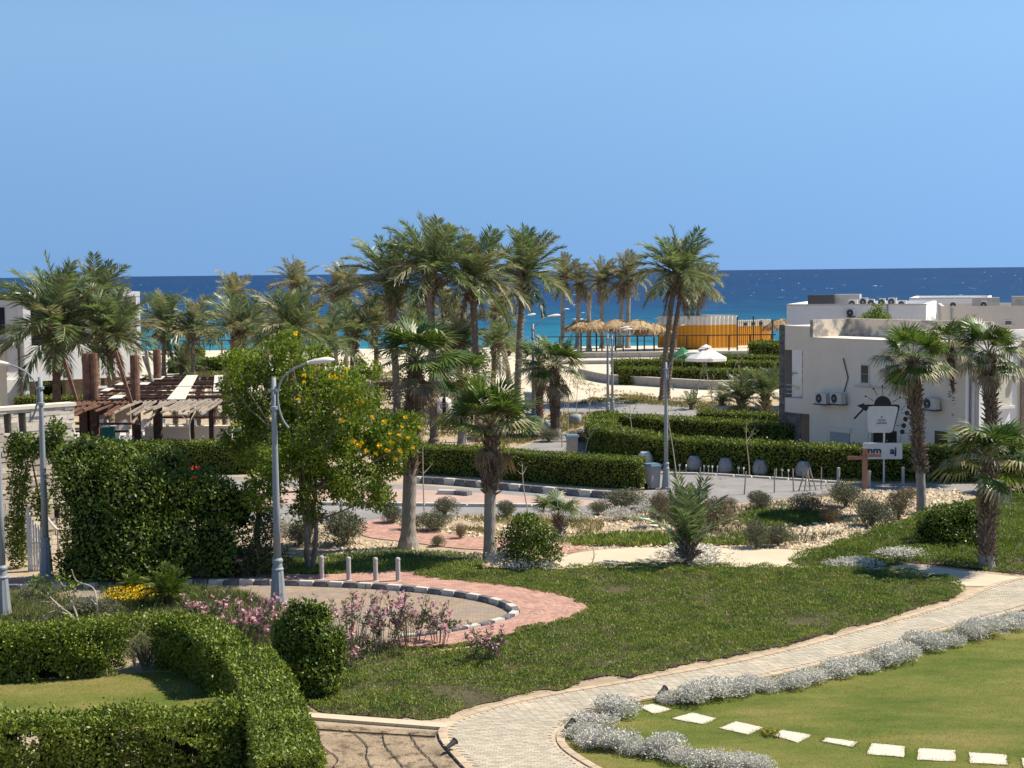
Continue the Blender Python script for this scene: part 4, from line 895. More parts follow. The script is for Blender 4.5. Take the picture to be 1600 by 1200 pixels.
# ================================================================== big bushes
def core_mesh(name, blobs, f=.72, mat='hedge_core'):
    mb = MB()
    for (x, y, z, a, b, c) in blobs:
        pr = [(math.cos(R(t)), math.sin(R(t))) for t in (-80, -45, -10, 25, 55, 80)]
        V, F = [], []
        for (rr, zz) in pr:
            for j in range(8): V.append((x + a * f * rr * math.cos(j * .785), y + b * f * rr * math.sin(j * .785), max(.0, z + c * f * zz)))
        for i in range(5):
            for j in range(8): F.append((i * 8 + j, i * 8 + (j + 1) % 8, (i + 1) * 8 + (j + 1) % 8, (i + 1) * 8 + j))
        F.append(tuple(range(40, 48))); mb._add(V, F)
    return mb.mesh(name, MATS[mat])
def bush(b, blobs_px, n, leaf, mat, label, name='bush', depth=.8, cat='bush', core=True, group=None, ratio=.5, seed=0, shell=.55, upb=.3, jit=.75):
    """blobs_px: (px, py, rx_px, ry_px, dY) seen at the base's distance"""
    base = P(*b); s = SC(base); r = np.random.default_rng(seed); bl = []
    for (x, y, rx, ry, dy) in blobs_px:
        c = PD(x, y, base.y) - base; bl.append((c.x, dy, c.z, rx / s, rx / s * depth, ry / s))
    p, d = blob_points(bl, n, r, shell); k = p[:, 2] > .02; p, d = p[k], d[k]
    o = add(name, mesh_np(name, leaves(p, d * .5 + r.normal(0, jit, d.shape) + np.array([0, 0, upb]), leaf * r.uniform(.6, 1.3, len(p)), ratio, r, d + r.normal(0, .5, d.shape)), 4, MATS[mat]), None, base, label=label, cat=cat, group=group)
    if core: add('branches', core_mesh('branches', bl), o, kind='stuff')  # dark filler blobs added inside the leaves so gaps look dark
    return o, bl, base
def blossoms(o, base, pts, size, mat, name='blossom', dy=-.2, k=9, seed=3):
    r = np.random.default_rng(seed); d = unit(r.normal(size=(k, 3)) + np.array([0, -.5, .5]))
    me = mesh_np(name, leaves(r.normal(0, .18, (k, 3)), d, np.full(k, 1.0), .8, r), 4, MATS[mat])
    for (x, y) in pts:
        q = PD(x, y, base.y + dy) - base; add(name, me, o, q, rot=(random.uniform(-.5, .5), random.uniform(-.5, .5), random.uniform(0, 6.28)), scale=size * random.uniform(.7, 1.15))
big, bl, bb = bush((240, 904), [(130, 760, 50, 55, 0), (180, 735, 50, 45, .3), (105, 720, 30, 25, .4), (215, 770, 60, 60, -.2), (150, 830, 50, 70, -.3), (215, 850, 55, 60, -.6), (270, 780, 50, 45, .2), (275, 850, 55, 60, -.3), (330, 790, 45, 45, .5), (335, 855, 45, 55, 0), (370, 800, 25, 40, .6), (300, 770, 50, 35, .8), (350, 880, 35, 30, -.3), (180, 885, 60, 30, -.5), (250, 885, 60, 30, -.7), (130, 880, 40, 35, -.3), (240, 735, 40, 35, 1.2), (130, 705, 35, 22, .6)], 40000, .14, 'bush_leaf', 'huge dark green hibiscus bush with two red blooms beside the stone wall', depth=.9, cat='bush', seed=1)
blossoms(big, bb, [(300, 732), (309, 731), (302, 747)], .12, 'red_petal', 'red_bloom', -.5)
bush((36, 888), [(30, 760, 18, 60, 0), (40, 700, 26, 22, .1), (75, 700, 24, 20, 0), (88, 675, 16, 22, 0), (28, 840, 20, 50, 0), (22, 700, 14, 28, 0), (60, 790, 14, 28, .3), (100, 720, 20, 30, 0)], 8000, .13, 'bush_leaf', 'climbing vine trained into an arch over the white gate', name='vine_arch', depth=.7, cat='vine', core=False, seed=2, shell=.2)
MB().tube([P(62, 884), PD(66, 800, P(62, 884).y), PD(50, 720, P(62, 884).y)], [.06, .05, .03], 6).tube([P(36, 884), PD(34, 790, P(36, 884).y), PD(46, 700, P(36, 884).y)], [.05, .04, .02], 6).obj('climbing_stem', MATS['stem_dark'], bpy.data.objects['vine_arch'])
bpy.data.objects['climbing_stem'].location = -bpy.data.objects['vine_arch'].location
bush((482, 1092), [(466, 985, 30, 32, 0), (500, 1000, 30, 34, -.1), (450, 1030, 26, 36, 0), (488, 1045, 34, 36, -.2), (482, 956, 18, 16, .1), (522, 1030, 20, 30, 0), (470, 1075, 32, 20, -.1), (440, 985, 16, 22, .1), (510, 1068, 22, 22, -.2), (460, 952, 12, 14, 0), (505, 962, 12, 16, .1), (530, 1000, 12, 18, 0), (433, 1010, 10, 16, 0)], 13000, .105, 'bush_leaf', 'upright glossy green bush beside the pink oleanders', seed=3, shell=.35, jit=1.0)
bush((826, 890), [(825, 828, 32, 24, 0), (800, 850, 26, 26, 0), (850, 845, 24, 26, .1), (828, 862, 36, 24, -.1), (866, 868, 14, 18, 0), (820, 815, 20, 14, .1)], 7000, .10, 'bush_leaf', 'round bright green bush at the end of the cream terrace', seed=4, core=False, shell=.3)
bush((800, 890), [(780, 872, 22, 13, 0), (812, 880, 30, 10, -.3), (850, 882, 20, 9, -.3)], 1800, .09, 'silver_leaf', 'low silvery shrub spreading under the round green bush', seed=5, core=False, shell=.2, group='silver shrubs')
bush((1490, 850), [(1470, 815, 36, 26, 0), (1510, 810, 34, 28, .1), (1495, 838, 45, 22, -.2), (1450, 830, 22, 18, 0), (1530, 830, 22, 22, 0)], 8000, .11, 'bush_leaf', 'rounded green bush leaning on the low leafy fan palm', seed=6)
bush((1580, 770), [(1560, 740, 30, 30, 0), (1600, 735, 36, 32, 0), (1630, 750, 30, 25, 0), (1590, 700, 26, 20, .5)], 4000, .16, 'bush_leaf', 'dark green shrub at the corner of the sunlit villa wall', seed=7)
bush((410, 905), [(400, 860, 26, 40, 0), (430, 875, 26, 28, 0), (385, 880, 24, 26, 0), (415, 820, 22, 30, .3)], 4500, .11, 'oleander_leaf', 'dull green oleander thicket between hibiscus bush and lamp post', seed=8, core=False, shell=.2)
bush((330, 905), [(320, 888, 26, 18, 0), (345, 880, 18, 18, 0), (300, 895, 18, 10, 0)], 2200, .09, 'silver_leaf', 'pale variegated shrub at the foot of the hibiscus bush', seed=9, core=False, shell=.3)
bush((1284, 507), [], 1, .1, 'bush_leaf', 'x') if False else None
bush((735, 600), [(720, 560, 40, 24, 0), (700, 590, 30, 24, 0), (750, 580, 30, 24, 0), (640, 585, 26, 26, 1)], 3500, .22, 'grey_shrub', 'tangled scrub growing under the grove palms', seed=10, core=False, shell=.2)
bush((602, 640), [(590, 600, 22, 18, 0), (618, 615, 18, 18, 0)], 1200, .2, 'grey_shrub', 'scrubby bush between grove palms and flowering tree', seed=12, core=False, shell=.2)

for i, (x, y, w, h, t) in enumerate([(560, 655, 60, 40, 'scrubby green bush below the far stony slope'), (640, 668, 70, 44, 'leafy scrub between the two foremost grove trunks'), (705, 676, 60, 36, 'low scrub beside the big pale urn'), (770, 680, 60, 44, 'leafy scrub beyond the shaggy fan palm'), (600, 690, 60, 36, 'dark scrub behind the flowering tree fringe'), (535, 690, 50, 40, 'green scrub seen through the flowering tree')]):
    bush((x, y), [(x - w * .25, y - h * .4, w * .28, h * .38, 0), (x + w * .22, y - h * .35, w * .30, h * .36, .3), (x, y - h * .62, w * .26, h * .34, .1)], 1500, .16, 'grey_shrub' if i % 2 else 'tecoma_leaf', t, seed=30 + i, core=False, shell=.2, group='scrub under the grove')
# ================================================================== yellow flowering tree
tb = P(486, 892); ts = SC(tb)
crown_px = [(400, 580, 45), (450, 562, 40), (380, 640, 40), (420, 660, 52), (470, 620, 58), (520, 602, 42), (560, 612, 40), (500, 690, 66), (560, 682, 56), (606, 690, 42), (632, 664, 26), (440, 715, 48), (500, 755, 42), (560, 752, 46), (592, 780, 26), (478, 800, 30), (420, 765, 34), (368, 600, 24), (452, 533, 24), (420, 548, 22), (600, 730, 34), (642, 690, 20), (360, 690, 26), (505, 545, 18), (575, 575, 22), (372, 560, 22)]
rt = random.Random(5); tbl = []
for (x, y, q) in crown_px:
    dy = rt.uniform(-1.2, 1.3); c = PD(x, y, tb.y) - tb; tbl.append((c.x, dy, c.z, q / ts, q / ts * 1.1, q / ts * .8))
p, d = blob_points(tbl, 62000, np.random.default_rng(6), .30)
r_ = np.random.default_rng(7)
g_ = wob(p[:, 0] * 1.3, p[:, 2] * 1.3 + p[:, 1], 2.5, .5) > -.22
p, d = p[g_], d[g_]
tree = empty('flowering_tree', tb, 0, 'spreading tree with yellow trumpet blossoms behind the tall lamp post', 'tree')
add('crown', mesh_np('crown', leaves(p, d * .4 + r_.normal(0, .8, d.shape) + np.array([0, 0, -.15]), .15 * r_.uniform(.6, 1.3, len(p)), .42, r_, d + r_.normal(0, .6, d.shape)), 4, MATS['tecoma_leaf']), tree)
def limb(mb, a, b, r0, r1, w=.12, n=6, rr=rt):
    a, b = Vector(a), Vector(b); pts = [a.lerp(b, i / 4) + (Vector((rr.uniform(-w, w), rr.uniform(-w, w), 0)) if 0 < i < 4 else Vector()) for i in range(5)]
    mb.tube(pts, [r0 + (r1 - r0) * i / 4 for i in range(5)], n); return pts
mb = MB(); mt = []
for q in [(478, 770), (492, 765), (470, 740)]:
    e = PD(q[0], q[1], tb.y) - tb; mt.append(limb(mb, (rt.uniform(-.1, .1), rt.uniform(-.1, .1), -.05), e + Vector((0, rt.uniform(-.2, .2), 0)), .10, .07))
mb.obj('trunk', MATS['bark_grey'], tree)
mb = MB()
for i, bq in enumerate(tbl):
    s0 = mt[i % 3][-1 if bq[2] > mt[i % 3][-1].z else 2]; limb(mb, s0, (bq[0], bq[1], bq[2]), .05, .012, .2)
mb.obj('limbs', MATS['bark_grey'], tree)
fl_px = [(462, 522), (476, 588), (488, 590), (475, 597), (515, 588), (524, 590), (467, 625), (563, 630), (540, 641), (533, 658), (580, 652), (633, 653), (627, 668), (610, 678), (622, 681), (638, 685), (550, 690), (560, 697), (593, 697), (605, 705), (625, 705), (617, 718), (500, 565), (510, 560), (540, 608), (528, 602), (540, 577), (534, 590), (498, 577), (655, 668), (600, 660), (572, 705), (566, 692), (612, 692), (588, 710), (645, 700)]
blossoms(tree, tb, fl_px, .11, 'yellow_petal', 'yellow_blossom', -1.5)
# second tree: dark bent trunk and sparse crown to the west
t2b = P(408, 872); t2s = SC(t2b)
tree2 = empty('slender_tree', t2b, 0, 'dark bent tree between the hibiscus bush and lamp post', 'tree')
mb = MB(); mid = PD(404, 790, t2b.y) - t2b
limb(mb, (0, 0, 0), mid, .13, .10); limb(mb, mid, PD(440, 730, t2b.y) - t2b, .09, .05); limb(mb, mid, PD(392, 720, t2b.y) - t2b, .07, .03); mb.obj('trunk', MATS['stem_dark'], tree2)
tb2 = [(lambda c: (c.x, rt.uniform(-.5, .5), c.z, q / t2s, q / t2s, q / t2s * .8))(PD(x, y, t2b.y) - t2b) for (x, y, q) in [(390, 700, 30), (440, 720, 32), (415, 690, 28), (380, 670, 22), (400, 750, 20)]]
p, d = blob_points(tb2, 5000, np.random.default_rng(8), .3)
add('crown', mesh_np('crown', leaves(p, d + r_.normal(0, .8, d.shape), .12 * r_.uniform(.6, 1.3, len(p)), .42, r_), 4, MATS['tecoma_leaf']), tree2)

# ================================================================== oleanders
def oleander(b, wpx, hpx, label, n=16, seed=0, pink=12):
    base = P(*b); s = SC(base); w, h = wpx / s, hpx / s; rr = random.Random(seed); r = np.random.default_rng(seed)
    o = empty('oleander', base, 0, label, 'shrub', 'pink oleanders'); mb = MB(); PT, DR = [], []; tips = []
    w *= 1.55; n = int(n * 1.6); pink = int(pink * 1.9)
    for i in range(n):
        a = rr.uniform(0, 6.28); q = rr.random() ** .6; t = Vector((math.cos(a) * w * .5 * q, math.sin(a) * w * .5 * q, h * rr.uniform(.55, 1.0))); m = Vector((t.x * .6, t.y * .6, t.z * .5))
        t.z *= rr.uniform(.6, 1.12); mb.tube([(t.x * .35, t.y * .35, 0), m, t], [.014, .010, .004], 4); tips.append(t)
        for k in range(26):
            f = rr.uniform(.45, 1.0); c = m.lerp(t, (f - .5) * 2) if f > .5 else Vector((t.x * .1, t.y * .1, 0)).lerp(m, f * 2)
            PT.append(tuple(c)); DR.append((rr.gauss(0, .6), rr.gauss(0, .6), rr.uniform(.1, 1)))
    mb.obj('stems', MATS['twig'], o)
    add('foliage', mesh_np('foliage', leaves(np.array(PT), np.array(DR), .15 * r.uniform(.7, 1.2, len(PT)), .2, r), 4, MATS['oleander_leaf']), o)
    k = 8; pm = mesh_np('pink_blossom', leaves(r.normal(0, .35, (k, 3)), unit(r.normal(size=(k, 3)) + np.array([0, 0, .4])), np.full(k, 1.0), .8, r), 4, MATS['pink_petal'])
    for i in range(pink):
        t = rr.choice(tips); add('pink_blossom', pm, o, t * rr.uniform(.72, 1.0) + Vector((rr.uniform(-.1, .1), rr.uniform(-.1, .1), .02)), rz=rr.uniform(0, 6), scale=rr.uniform(.075, .13))
oleander((330, 986), 62, 72, 'pink oleander beside the round cycad', 14, 1, 12)
oleander((388, 1014), 78, 84, 'pink oleander between the smooth hedge and glossy bush, thick with blooms', 20, 2, 26)
oleander((437, 1000), 60, 70, 'pink oleander at the base of the tall lamp post', 12, 13, 10)
oleander((548, 1020), 90, 105, 'tall loose oleander against the turning circle, first right of the glossy bush'.replace('right of', 'past'), 16, 3, 14)
oleander((598, 1022), 84, 100, 'sparse pink oleander before the middle of the turning circle', 15, 4, 12)
oleander((640, 1012), 74, 100, 'leafy pink oleander before the end of the turning circle', 15, 5, 14)
oleander((684, 1010), 54, 78, 'thin stemmed pink oleander next to the brick pavement edge', 10, 6, 9)
oleander((757, 1036), 64, 64, 'small pink oleander standing alone in the ice plant', 14, 7, 12)
oleander((540, 1052), 44, 48, 'low pink oleander leaning from the glossy bush', 8, 8, 7)
oleander((392, 905), 50, 60, 'oleander with few pink blooms under the dark bent tree', 12, 9, 4)

# ================================================================== dusty miller borders
DM = [shrub_mesh('dusty_miller', 1.0, .55, 2600, .055, 'silver_leaf', 12, 40 + i, .42, upb=.6) for i in range(4)]
DT = [twig_mesh('stems', .9, .40, 16, 60 + i) for i in range(2)]
dm_px = [('upper', [(1046, 1097, 46), (1085, 1096, 74), (1126, 1090, 76), (1164, 1083, 66), (1200, 1078, 58), (1236, 1074, 60), (1270, 1065, 62), (1308, 1054, 70), (1342, 1046, 66), (1378, 1037, 78), (1412, 1028, 72), (1444, 1016, 70), (1476, 1008, 64), (1508, 998, 62), (1540, 992, 62), (1572, 984, 66), (1604, 974, 70), (1640, 966, 66)]),
         ('lower', [(962, 1118, 84), (925, 1133, 74), (905, 1152, 60), (928, 1166, 70), (962, 1172, 72), (996, 1177, 70), (1030, 1180, 72), (1062, 1190, 60), (1108, 1203, 70), (1148, 1199, 78), (1184, 1212, 60)])]
def ordinal(n): return ['first', 'second', 'third', 'fourth', 'fifth', 'sixth', 'seventh', 'eighth', 'ninth', 'tenth', 'eleventh', 'twelfth', 'thirteenth', 'fourteenth', 'fifteenth', 'sixteenth', 'seventeenth', 'eighteenth', 'nineteenth', 'twentieth'][n]
for rowname, L in dm_px:
    for i, (x, y, w) in enumerate(L):
        b = P(x, y); sc_ = w / SC(b) * 1.05
        t = ('silvery dusty miller clump between path and lawn, %s from the stepping stones' if rowname == 'upper' else 'silvery dusty miller clump round the path bend, %s from the stepping stones') % ordinal(i)
        o = add('dusty_miller', DM[(i * 3 + (rowname == 'lower')) % 4], None, b, i * 1.7, t, 'shrub', 'dusty miller border', scale=(sc_ * random.uniform(1.05, 1.35), sc_ * random.uniform(.85, 1.1), sc_ * random.uniform(.60, .95)))
        add('stems', DT[i % 2], o)
# ================================================================== grey shrubs on the stony bank
GS = [shrub_mesh('grey_shrub', 1.0, .75, 4200, .062, 'grey_shrub', 12, 70 + i, .3, upb=.5) for i in range(3)]
GD = [shrub_mesh('dry_shrub', 1.0, .75, 3000, .065, 'dry_shrub', 12, 80 + i, .25, upb=.4) for i in range(2)]
GV = [shrub_mesh('silver_shrub', 1.0, .40, 2000, .055, 'silver_leaf', 10, 90 + i, .35, upb=.4) for i in range(2)]
GT = [twig_mesh('stems', .9, .62, 22, 95 + i, 'twig', .010) for i in range(2)]
gs = [(540, 852, 84, 62, 'g', 'olive grey shrub beside the brick path start'), (470, 852, 60, 44, 'g', 'grey shrub behind the flowering tree trunk'), (440, 838, 50, 34, 's', 'silver mound behind the tall lamp post'), (614, 818, 42, 34, 'g', 'grey shrub touching the road left of the flared palm'.replace('left of', 'beside')), (640, 828, 40, 30, 'd', 'dry shrub hidden behind the flared palm trunk'), (695, 806, 42, 34, 'g', 'neat round grey shrub at the road edge between two palms'), (680, 830, 66, 34, 'g', 'spreading grey shrub beyond the flared palm'), (720, 842, 24, 28, 'd', 'tiny dry bush beside the bend of the brick path'), (684, 854, 24, 20, 'g', 'small green tuft shrub in the brick path edge'), (793, 808, 38, 30, 'g', 'round grey shrub near the shaggy fan palm'),
      (936, 804, 42, 24, 'g', 'low grey shrub before the box hedge corner'), (975, 796, 74, 38, 'g', 'wide grey shrub at the box hedge corner'), (905, 815, 52, 20, 's', 'flat silver mound beside the very small fan palm'), (966, 812, 56, 24, 's', 'bright silver mound before the wide grey shrub'), (1030, 824, 42, 64, 'd', 'tall brownish shrub below the lamp post'), (1052, 812, 54, 44, 'g', 'grey shrub behind the young date palm'), (1110, 828, 96, 58, 'd', 'broad dry shrub beside the young date palm'), (1135, 800, 40, 26, 'd', 'dry tuft at the road edge before the urns'), (1190, 798, 48, 36, 'g', 'grey shrub at the road edge near leaning stakes'), (1182, 856, 44, 52, 'g', 'upright grey shrub at the back edge of the terrace'), (1216, 854, 50, 40, 'g', 'bushy grey shrub at the terrace corner'), (1262, 806, 60, 40, 'd', 'dry twiggy shrub on the gravel'), (1320, 792, 58, 46, 'g', 'silvery green shrub before the brown sign post'), (1305, 774, 56, 20, 's', 'pale silver mound at the road edge below the sign'), (1300, 818, 40, 34, 'd', 'small dry shrub on the pale gravel'), (1362, 822, 62, 52, 'g', 'round grey shrub on the pale gravel'), (1404, 812, 52, 52, 'd', 'tall grey brown shrub beside the smooth palm foot'), (1420, 780, 34, 22, 'd', 'low dry tuft behind the smooth palm foot'),
      (1085, 878, 140, 26, 's', 'long silver mound lying on the cream terrace'), (1330, 888, 90, 18, 's', 'flat silver mat in the sloping ground cover'), (1408, 872, 90, 16, 's', 'pale silver mat nearer the low leafy palm'), (800, 868, 40, 20, 's', 'silver tuft against the shaggy fan palm'), (560, 620, 50, 34, 'd', 'dry shrub on the far stony slope'), (905, 690, 44, 22, 'd', 'bare dry shrub at the edge of the road fork'), (857, 690, 40, 24, 'g', 'grey shrub round the pale urn on the road island'), (140, 962, 80, 34, 'g', 'grey shrub under the crooked bare branches'), (60, 940, 70, 30, 'g', 'low grey shrub in the planting bed by the second lamp post')]
for i, (x, y, w, h, k, t) in enumerate(gs):
    b = P(x, y); s = SC(b); L = {'g': GS, 'd': GD, 's': GV}[k]; hh = {'g': .75, 'd': .75, 's': .40}[k]
    o = add({'g': 'grey_shrub', 'd': 'dry_shrub', 's': 'silver_shrub'}[k], L[i % len(L)], None, b, i * 2.1, t, 'shrub', 'shrubs on the stony bank', scale=(w / s * 1.05, w / s * 1.05, h / s / hh * 1.05))
    if k != 's': add('stems', GT[i % 2], o)

# yellow daisies, crooked plumeria, saplings
db = P(198, 944); r = np.random.default_rng(3); n = 420; X = r.uniform(-.75, .85, n); Y = r.uniform(-.5, 1.3, n); Z = .22 + .12 * r.random(n)
dz = empty('daisy_patch', db, 0, 'patch of yellow daisies before the small cycad', 'flowers')
add('foliage', mesh_np('foliage', blades(np.repeat(X, 3), np.repeat(Y, 3), np.zeros(3 * n), .30, .03, .3), 3, MATS['bed_grass']), dz)
add('flower_heads', mesh_np('flower_heads', leaves(np.stack([X, Y, Z], 1), r.normal(size=(n, 3)) + np.array([0, -.6, .6]), .075, .9, r), 4, MATS['yellow_petal']), dz, kind='stuff')
db = P(1338, 1158); n = 40; X = r.uniform(-.18, .18, n); Y = r.uniform(-.2, .2, n); Z = .07 + .05 * r.random(n)
dz = empty('daisy_tuft', P(1205, 1150), 0, 'small yellow flowering tuft between two stepping stones', 'flowers')
add('foliage', mesh_np('foliage', blades(np.repeat(X, 3), np.repeat(Y, 3), np.zeros(3 * n), .12, .03, .4), 3, MATS['bed_grass']), dz)
add('flower_heads', mesh_np('flower_heads', leaves(np.stack([X, Y, Z], 1), r.normal(size=(n, 3)) + np.array([0, -.6, .6]), .035, .9, r), 4, MATS['yellow_petal']), dz, kind='stuff')
pb = P(124, 976); pl = empty('plumeria', pb, 0, 'crooked bare branched plumeria with leaf tufts in the planting bed', 'shrub'); mb = MB(); PT, DR = [], []
def px3(x, y, dy=0): return PD(x, y, pb.y + dy) - pb
for a in [[(124, 976), (110, 960), (96, 950), (72, 940), (50, 945)], [(124, 976), (118, 955), (104, 925), (92, 905)], [(110, 962), (85, 955), (60, 968)], [(135, 976), (150, 965), (151, 940), (145, 918), (120, 908), (112, 890)], [(150, 945), (138, 935), (126, 932)], [(118, 955), (112, 938), (118, 920)], [(96, 950), (80, 935), (70, 920)]]:
    pts = crom([px3(x, y, random.uniform(-.3, .3)) for x, y in a], 4); mb.tube(pts, [.035 - .02 * i / len(pts) for i in range(len(pts))], 5)
mb.obj('branches', MATS['branch_pale'], pl)
for (x, y) in [(92, 905), (60, 905), (75, 915), (110, 915), (105, 925), (70, 925), (55, 915)]:
    c = px3(x, y, random.uniform(-.3, .3))
    for k in range(40): PT.append((c.x + random.gauss(0, .16), c.y + random.gauss(0, .16), c.z + random.gauss(0, .08))); DR.append((random.gauss(0, 1), random.gauss(0, 1), random.uniform(0, 1)))
add('foliage', mesh_np('foliage', leaves(np.array(PT), np.array(DR), .15, .35), 4, MATS['bush_leaf']), pl)
def sapling(pts, label, r0=.028, nb=6, seed=0, mat='branch_pale', lf=30, name='sapling', group='bare saplings', up=.5):
    rr = random.Random(seed); base = P(*pts[0]); Q = [PD(x, y, base.y) - base for (x, y) in pts]; Q[0] = Vector((0, 0, -.03)); c = crom(Q, 6) if len(Q) > 2 else [Q[0].lerp(Q[1], i / 8) for i in range(9)]
    o = empty(name, base, 0, label, 'tree', group); mb = MB(); mb.tube(c, [r0 * (1.15 - .85 * i / len(c)) for i in range(len(c))], 6); mb.obj('trunk', MATS[mat], o)
    H = Q[-1].z; mb = MB(); PT, DR = [], []
    for i in range(nb):
        a = c[int(len(c) * rr.uniform(up, .98))]; l = H * rr.uniform(.14, .3); an = rr.uniform(0, 6.28); e = a + Vector((math.cos(an) * l * .8, math.sin(an) * l * .8, l * rr.uniform(.4, .9))); m = a.lerp(e, .5) + Vector((0, 0, -.05 * l))
        mb.tube([a, m, e], [r0 * .5, r0 * .35, r0 * .15], 4)
        for j in range(2):
            p = m.lerp(e, rr.random()); mb.tube([p, p + Vector((rr.uniform(-.3, .3) * l, rr.uniform(-.3, .3) * l, l * .35))], [r0 * .22, r0 * .1], 4)
        for k in range(lf // nb + 1):
            p = m.lerp(e, rr.random()); PT.append(tuple(p)); DR.append((rr.gauss(0, 1), rr.gauss(0, 1), rr.uniform(0, 1)))
    mb.obj('branches', MATS[mat], o, kind='stuff')
    if lf: add('foliage', mesh_np('foliage', leaves(np.array(PT), np.array(DR), .13, .35), 4, MATS['tecoma_leaf']), o)
for i, (pts, t, kw) in enumerate([
    ([(976, 716), (974, 690), (976, 672)], 'bare sapling before the long hedge, shorter of a pair', {}), ([(991, 722), (989, 690), (985, 650), (984, 632)], 'bare forked sapling before the long hedge, taller of a pair', {}), ([(1057, 742), (1052, 705), (1045, 660), (1043, 640)], 'leaning sapling just behind the lamp post', {}),
    ([(1171, 746), (1170, 722), (1166, 685), (1167, 655)], 'crooked pale sapling before the long hedge near the urns', {}), ([(825, 800), (818, 760), (816, 728)], 'thin crooked sapling at the road edge by the shaggy fan palm', {'lf': 0}), ([(663, 806), (661, 740), (660, 650)], 'thin staked sapling beside the flared palm trunk', {'r0': .03, 'lf': 20}),
    ([(878, 699), (879, 660), (884, 620)], 'bare sapling beyond the road island palms', {}), ([(920, 684), (921, 640), (922, 604)], 'thin bare sapling where the far roads fork', {}), ([(914, 712), (918, 690), (930, 668)], 'leaning bare sapling beside the grey bin', {'lf': 0}), ([(887, 676), (888, 640), (890, 600)], 'slim yellowish sapling on the road island', {}),
    ([(1085, 634), (1092, 600), (1098, 572)], 'bare sapling beside the curved planter wall', {'r0': .04}), ([(1140, 632), (1142, 600), (1150, 565)], 'forked bare sapling before the far hedges', {'r0': .04}), ([(1118, 650), (1110, 610), (1104, 580)], 'leaning bare sapling near the potted palm', {'r0': .04}),
    ([(295, 738), (297, 700), (296, 668), (299, 655)], 'dead white sapling before the dark clipped hedge', {'r0': .06, 'lf': 0, 'nb': 3, 'up': .8}), ([(275, 745), (276, 730), (274, 712)], 'small forked dead sapling above the hibiscus bush', {'r0': .03, 'lf': 0, 'nb': 4}), ([(1038, 790), (1030, 740), (1022, 700)], '', None),
    ([(925, 880), (928, 868), (926, 856)], 'leafless twig bush at the terrace edge', {'r0': .02, 'lf': 0, 'nb': 9, 'up': .1}), ([(498, 800), (495, 770), (495, 745)], 'thin dark sapling behind the flowering tree', {'mat': 'stem_dark'}), ([(900, 660), (901, 630), (903, 590)], 'pale thin sapling behind the road fork', {'r0': .03})]):
    if kw is not None: sapling(pts, t, seed=i + 5, **kw)

# ================================================================== buildings
m_plain('villa_render', (0.84, 0.715, 0.58), 0.06, 0.8, 0.9, 0.15, 30, 0.2, stain=((0.66, 0.59, 0.50), 0.45, 0.66))
m_plain('villa_white', (0.80, 0.79, 0.76), 0.05, 0.8, 0.9, 0.15, 30, 0.2, stain=((0.62, 0.60, 0.56), 0.6, 0.68))
m_plain('villa_cream', (0.78, 0.70, 0.55), 0.06, 0.8, 0.9, 0.15, 30, 0.2)
m_plain('villa_beige', (0.58, 0.53, 0.46), 0.06, 0.8, 0.9, 0.15, 30, 0.2, stain=((0.44, 0.40, 0.35), 0.5, 0.66))
m_plain('flaking_paint', (0.70, 0.62, 0.48), 0.10, 2.0, 0.9, 0.15, 20, 0.5, stain=((0.30, 0.29, 0.26), 1.3, 0.47))
m_plain('clad_grey', (0.19, 0.172, 0.155), 0.3, 6, 0.9, 0.15, 20, 0.6, island=0.6)
m_plain('clad_pale', (0.68, 0.60, 0.49), 0.2, 5, 0.9, 0.15, 20, 0.6, island=0.55)
m_plain('clad_brown', (0.30, 0.23, 0.17), 0.25, 4, 0.9, 0.15, 20, 0.6)
m_plain('mortar', (0.36, 0.32, 0.27), 0.15, 5, 0.95, 0.1)
m_plain('window_dark', (0.018, 0.024, 0.030), 0.2, 2, 0.12, 0.5, 5, 0.02)
m_plain('dark_interior', (0.05, 0.042, 0.036), 0.3, 2, 0.9, 0.1)
m_plain('frame_white', (0.66, 0.65, 0.62), 0.06, 4, 0.6, 0.3)
m_plain('shutter_cream', (0.62, 0.58, 0.46), 0.06, 3, 0.7, 0.3)
m_plain('shutter_grey', (0.46, 0.46, 0.46), 0.06, 3, 0.7, 0.3)
m_plain('unit_white', (0.60, 0.57, 0.52), 0.10, 6, 0.6, 0.3, stain=((0.38, 0.33, 0.28), 3, 0.62))
m_plain('unit_dark', (0.05, 0.05, 0.05), 0.2, 6, 0.6, 0.3)
m_plain('roof_concrete', (0.40, 0.375, 0.34), 0.15, 1.2, 0.9, 0.1, 20, 0.3, stain=((0.24, 0.23, 0.21), 0.9, 0.55))
m_plain('brown_door', (0.10, 0.055, 0.038), 0.2, 6, 0.6, 0.3)
m_plain('metal_grey', (0.30, 0.31, 0.32), 0.1, 6, 0.5, 0.4, metal=0.3)
m_plain('metal_pale', (0.62, 0.62, 0.60), 0.08, 6, 0.5, 0.4)
def m_weather(name, c, c2): return m_plain(name, c, 0.25, 4, 0.85, 0.15, 25, 0.5, c2=c2)
m_weather('wood_brown', (0.14, 0.070, 0.045), (0.26, 0.145, 0.095)); m_weather('wood_dark', (0.045, 0.026, 0.02), (0.10, 0.06, 0.045)); m_weather('wood_grey', (0.30, 0.24, 0.19), (0.46, 0.39, 0.31))
m_plain('panel_white', (0.62, 0.57, 0.48), 0.08, 2, 0.8, 0.2, stain=((0.50, 0.46, 0.40), 1.5, 0.62))

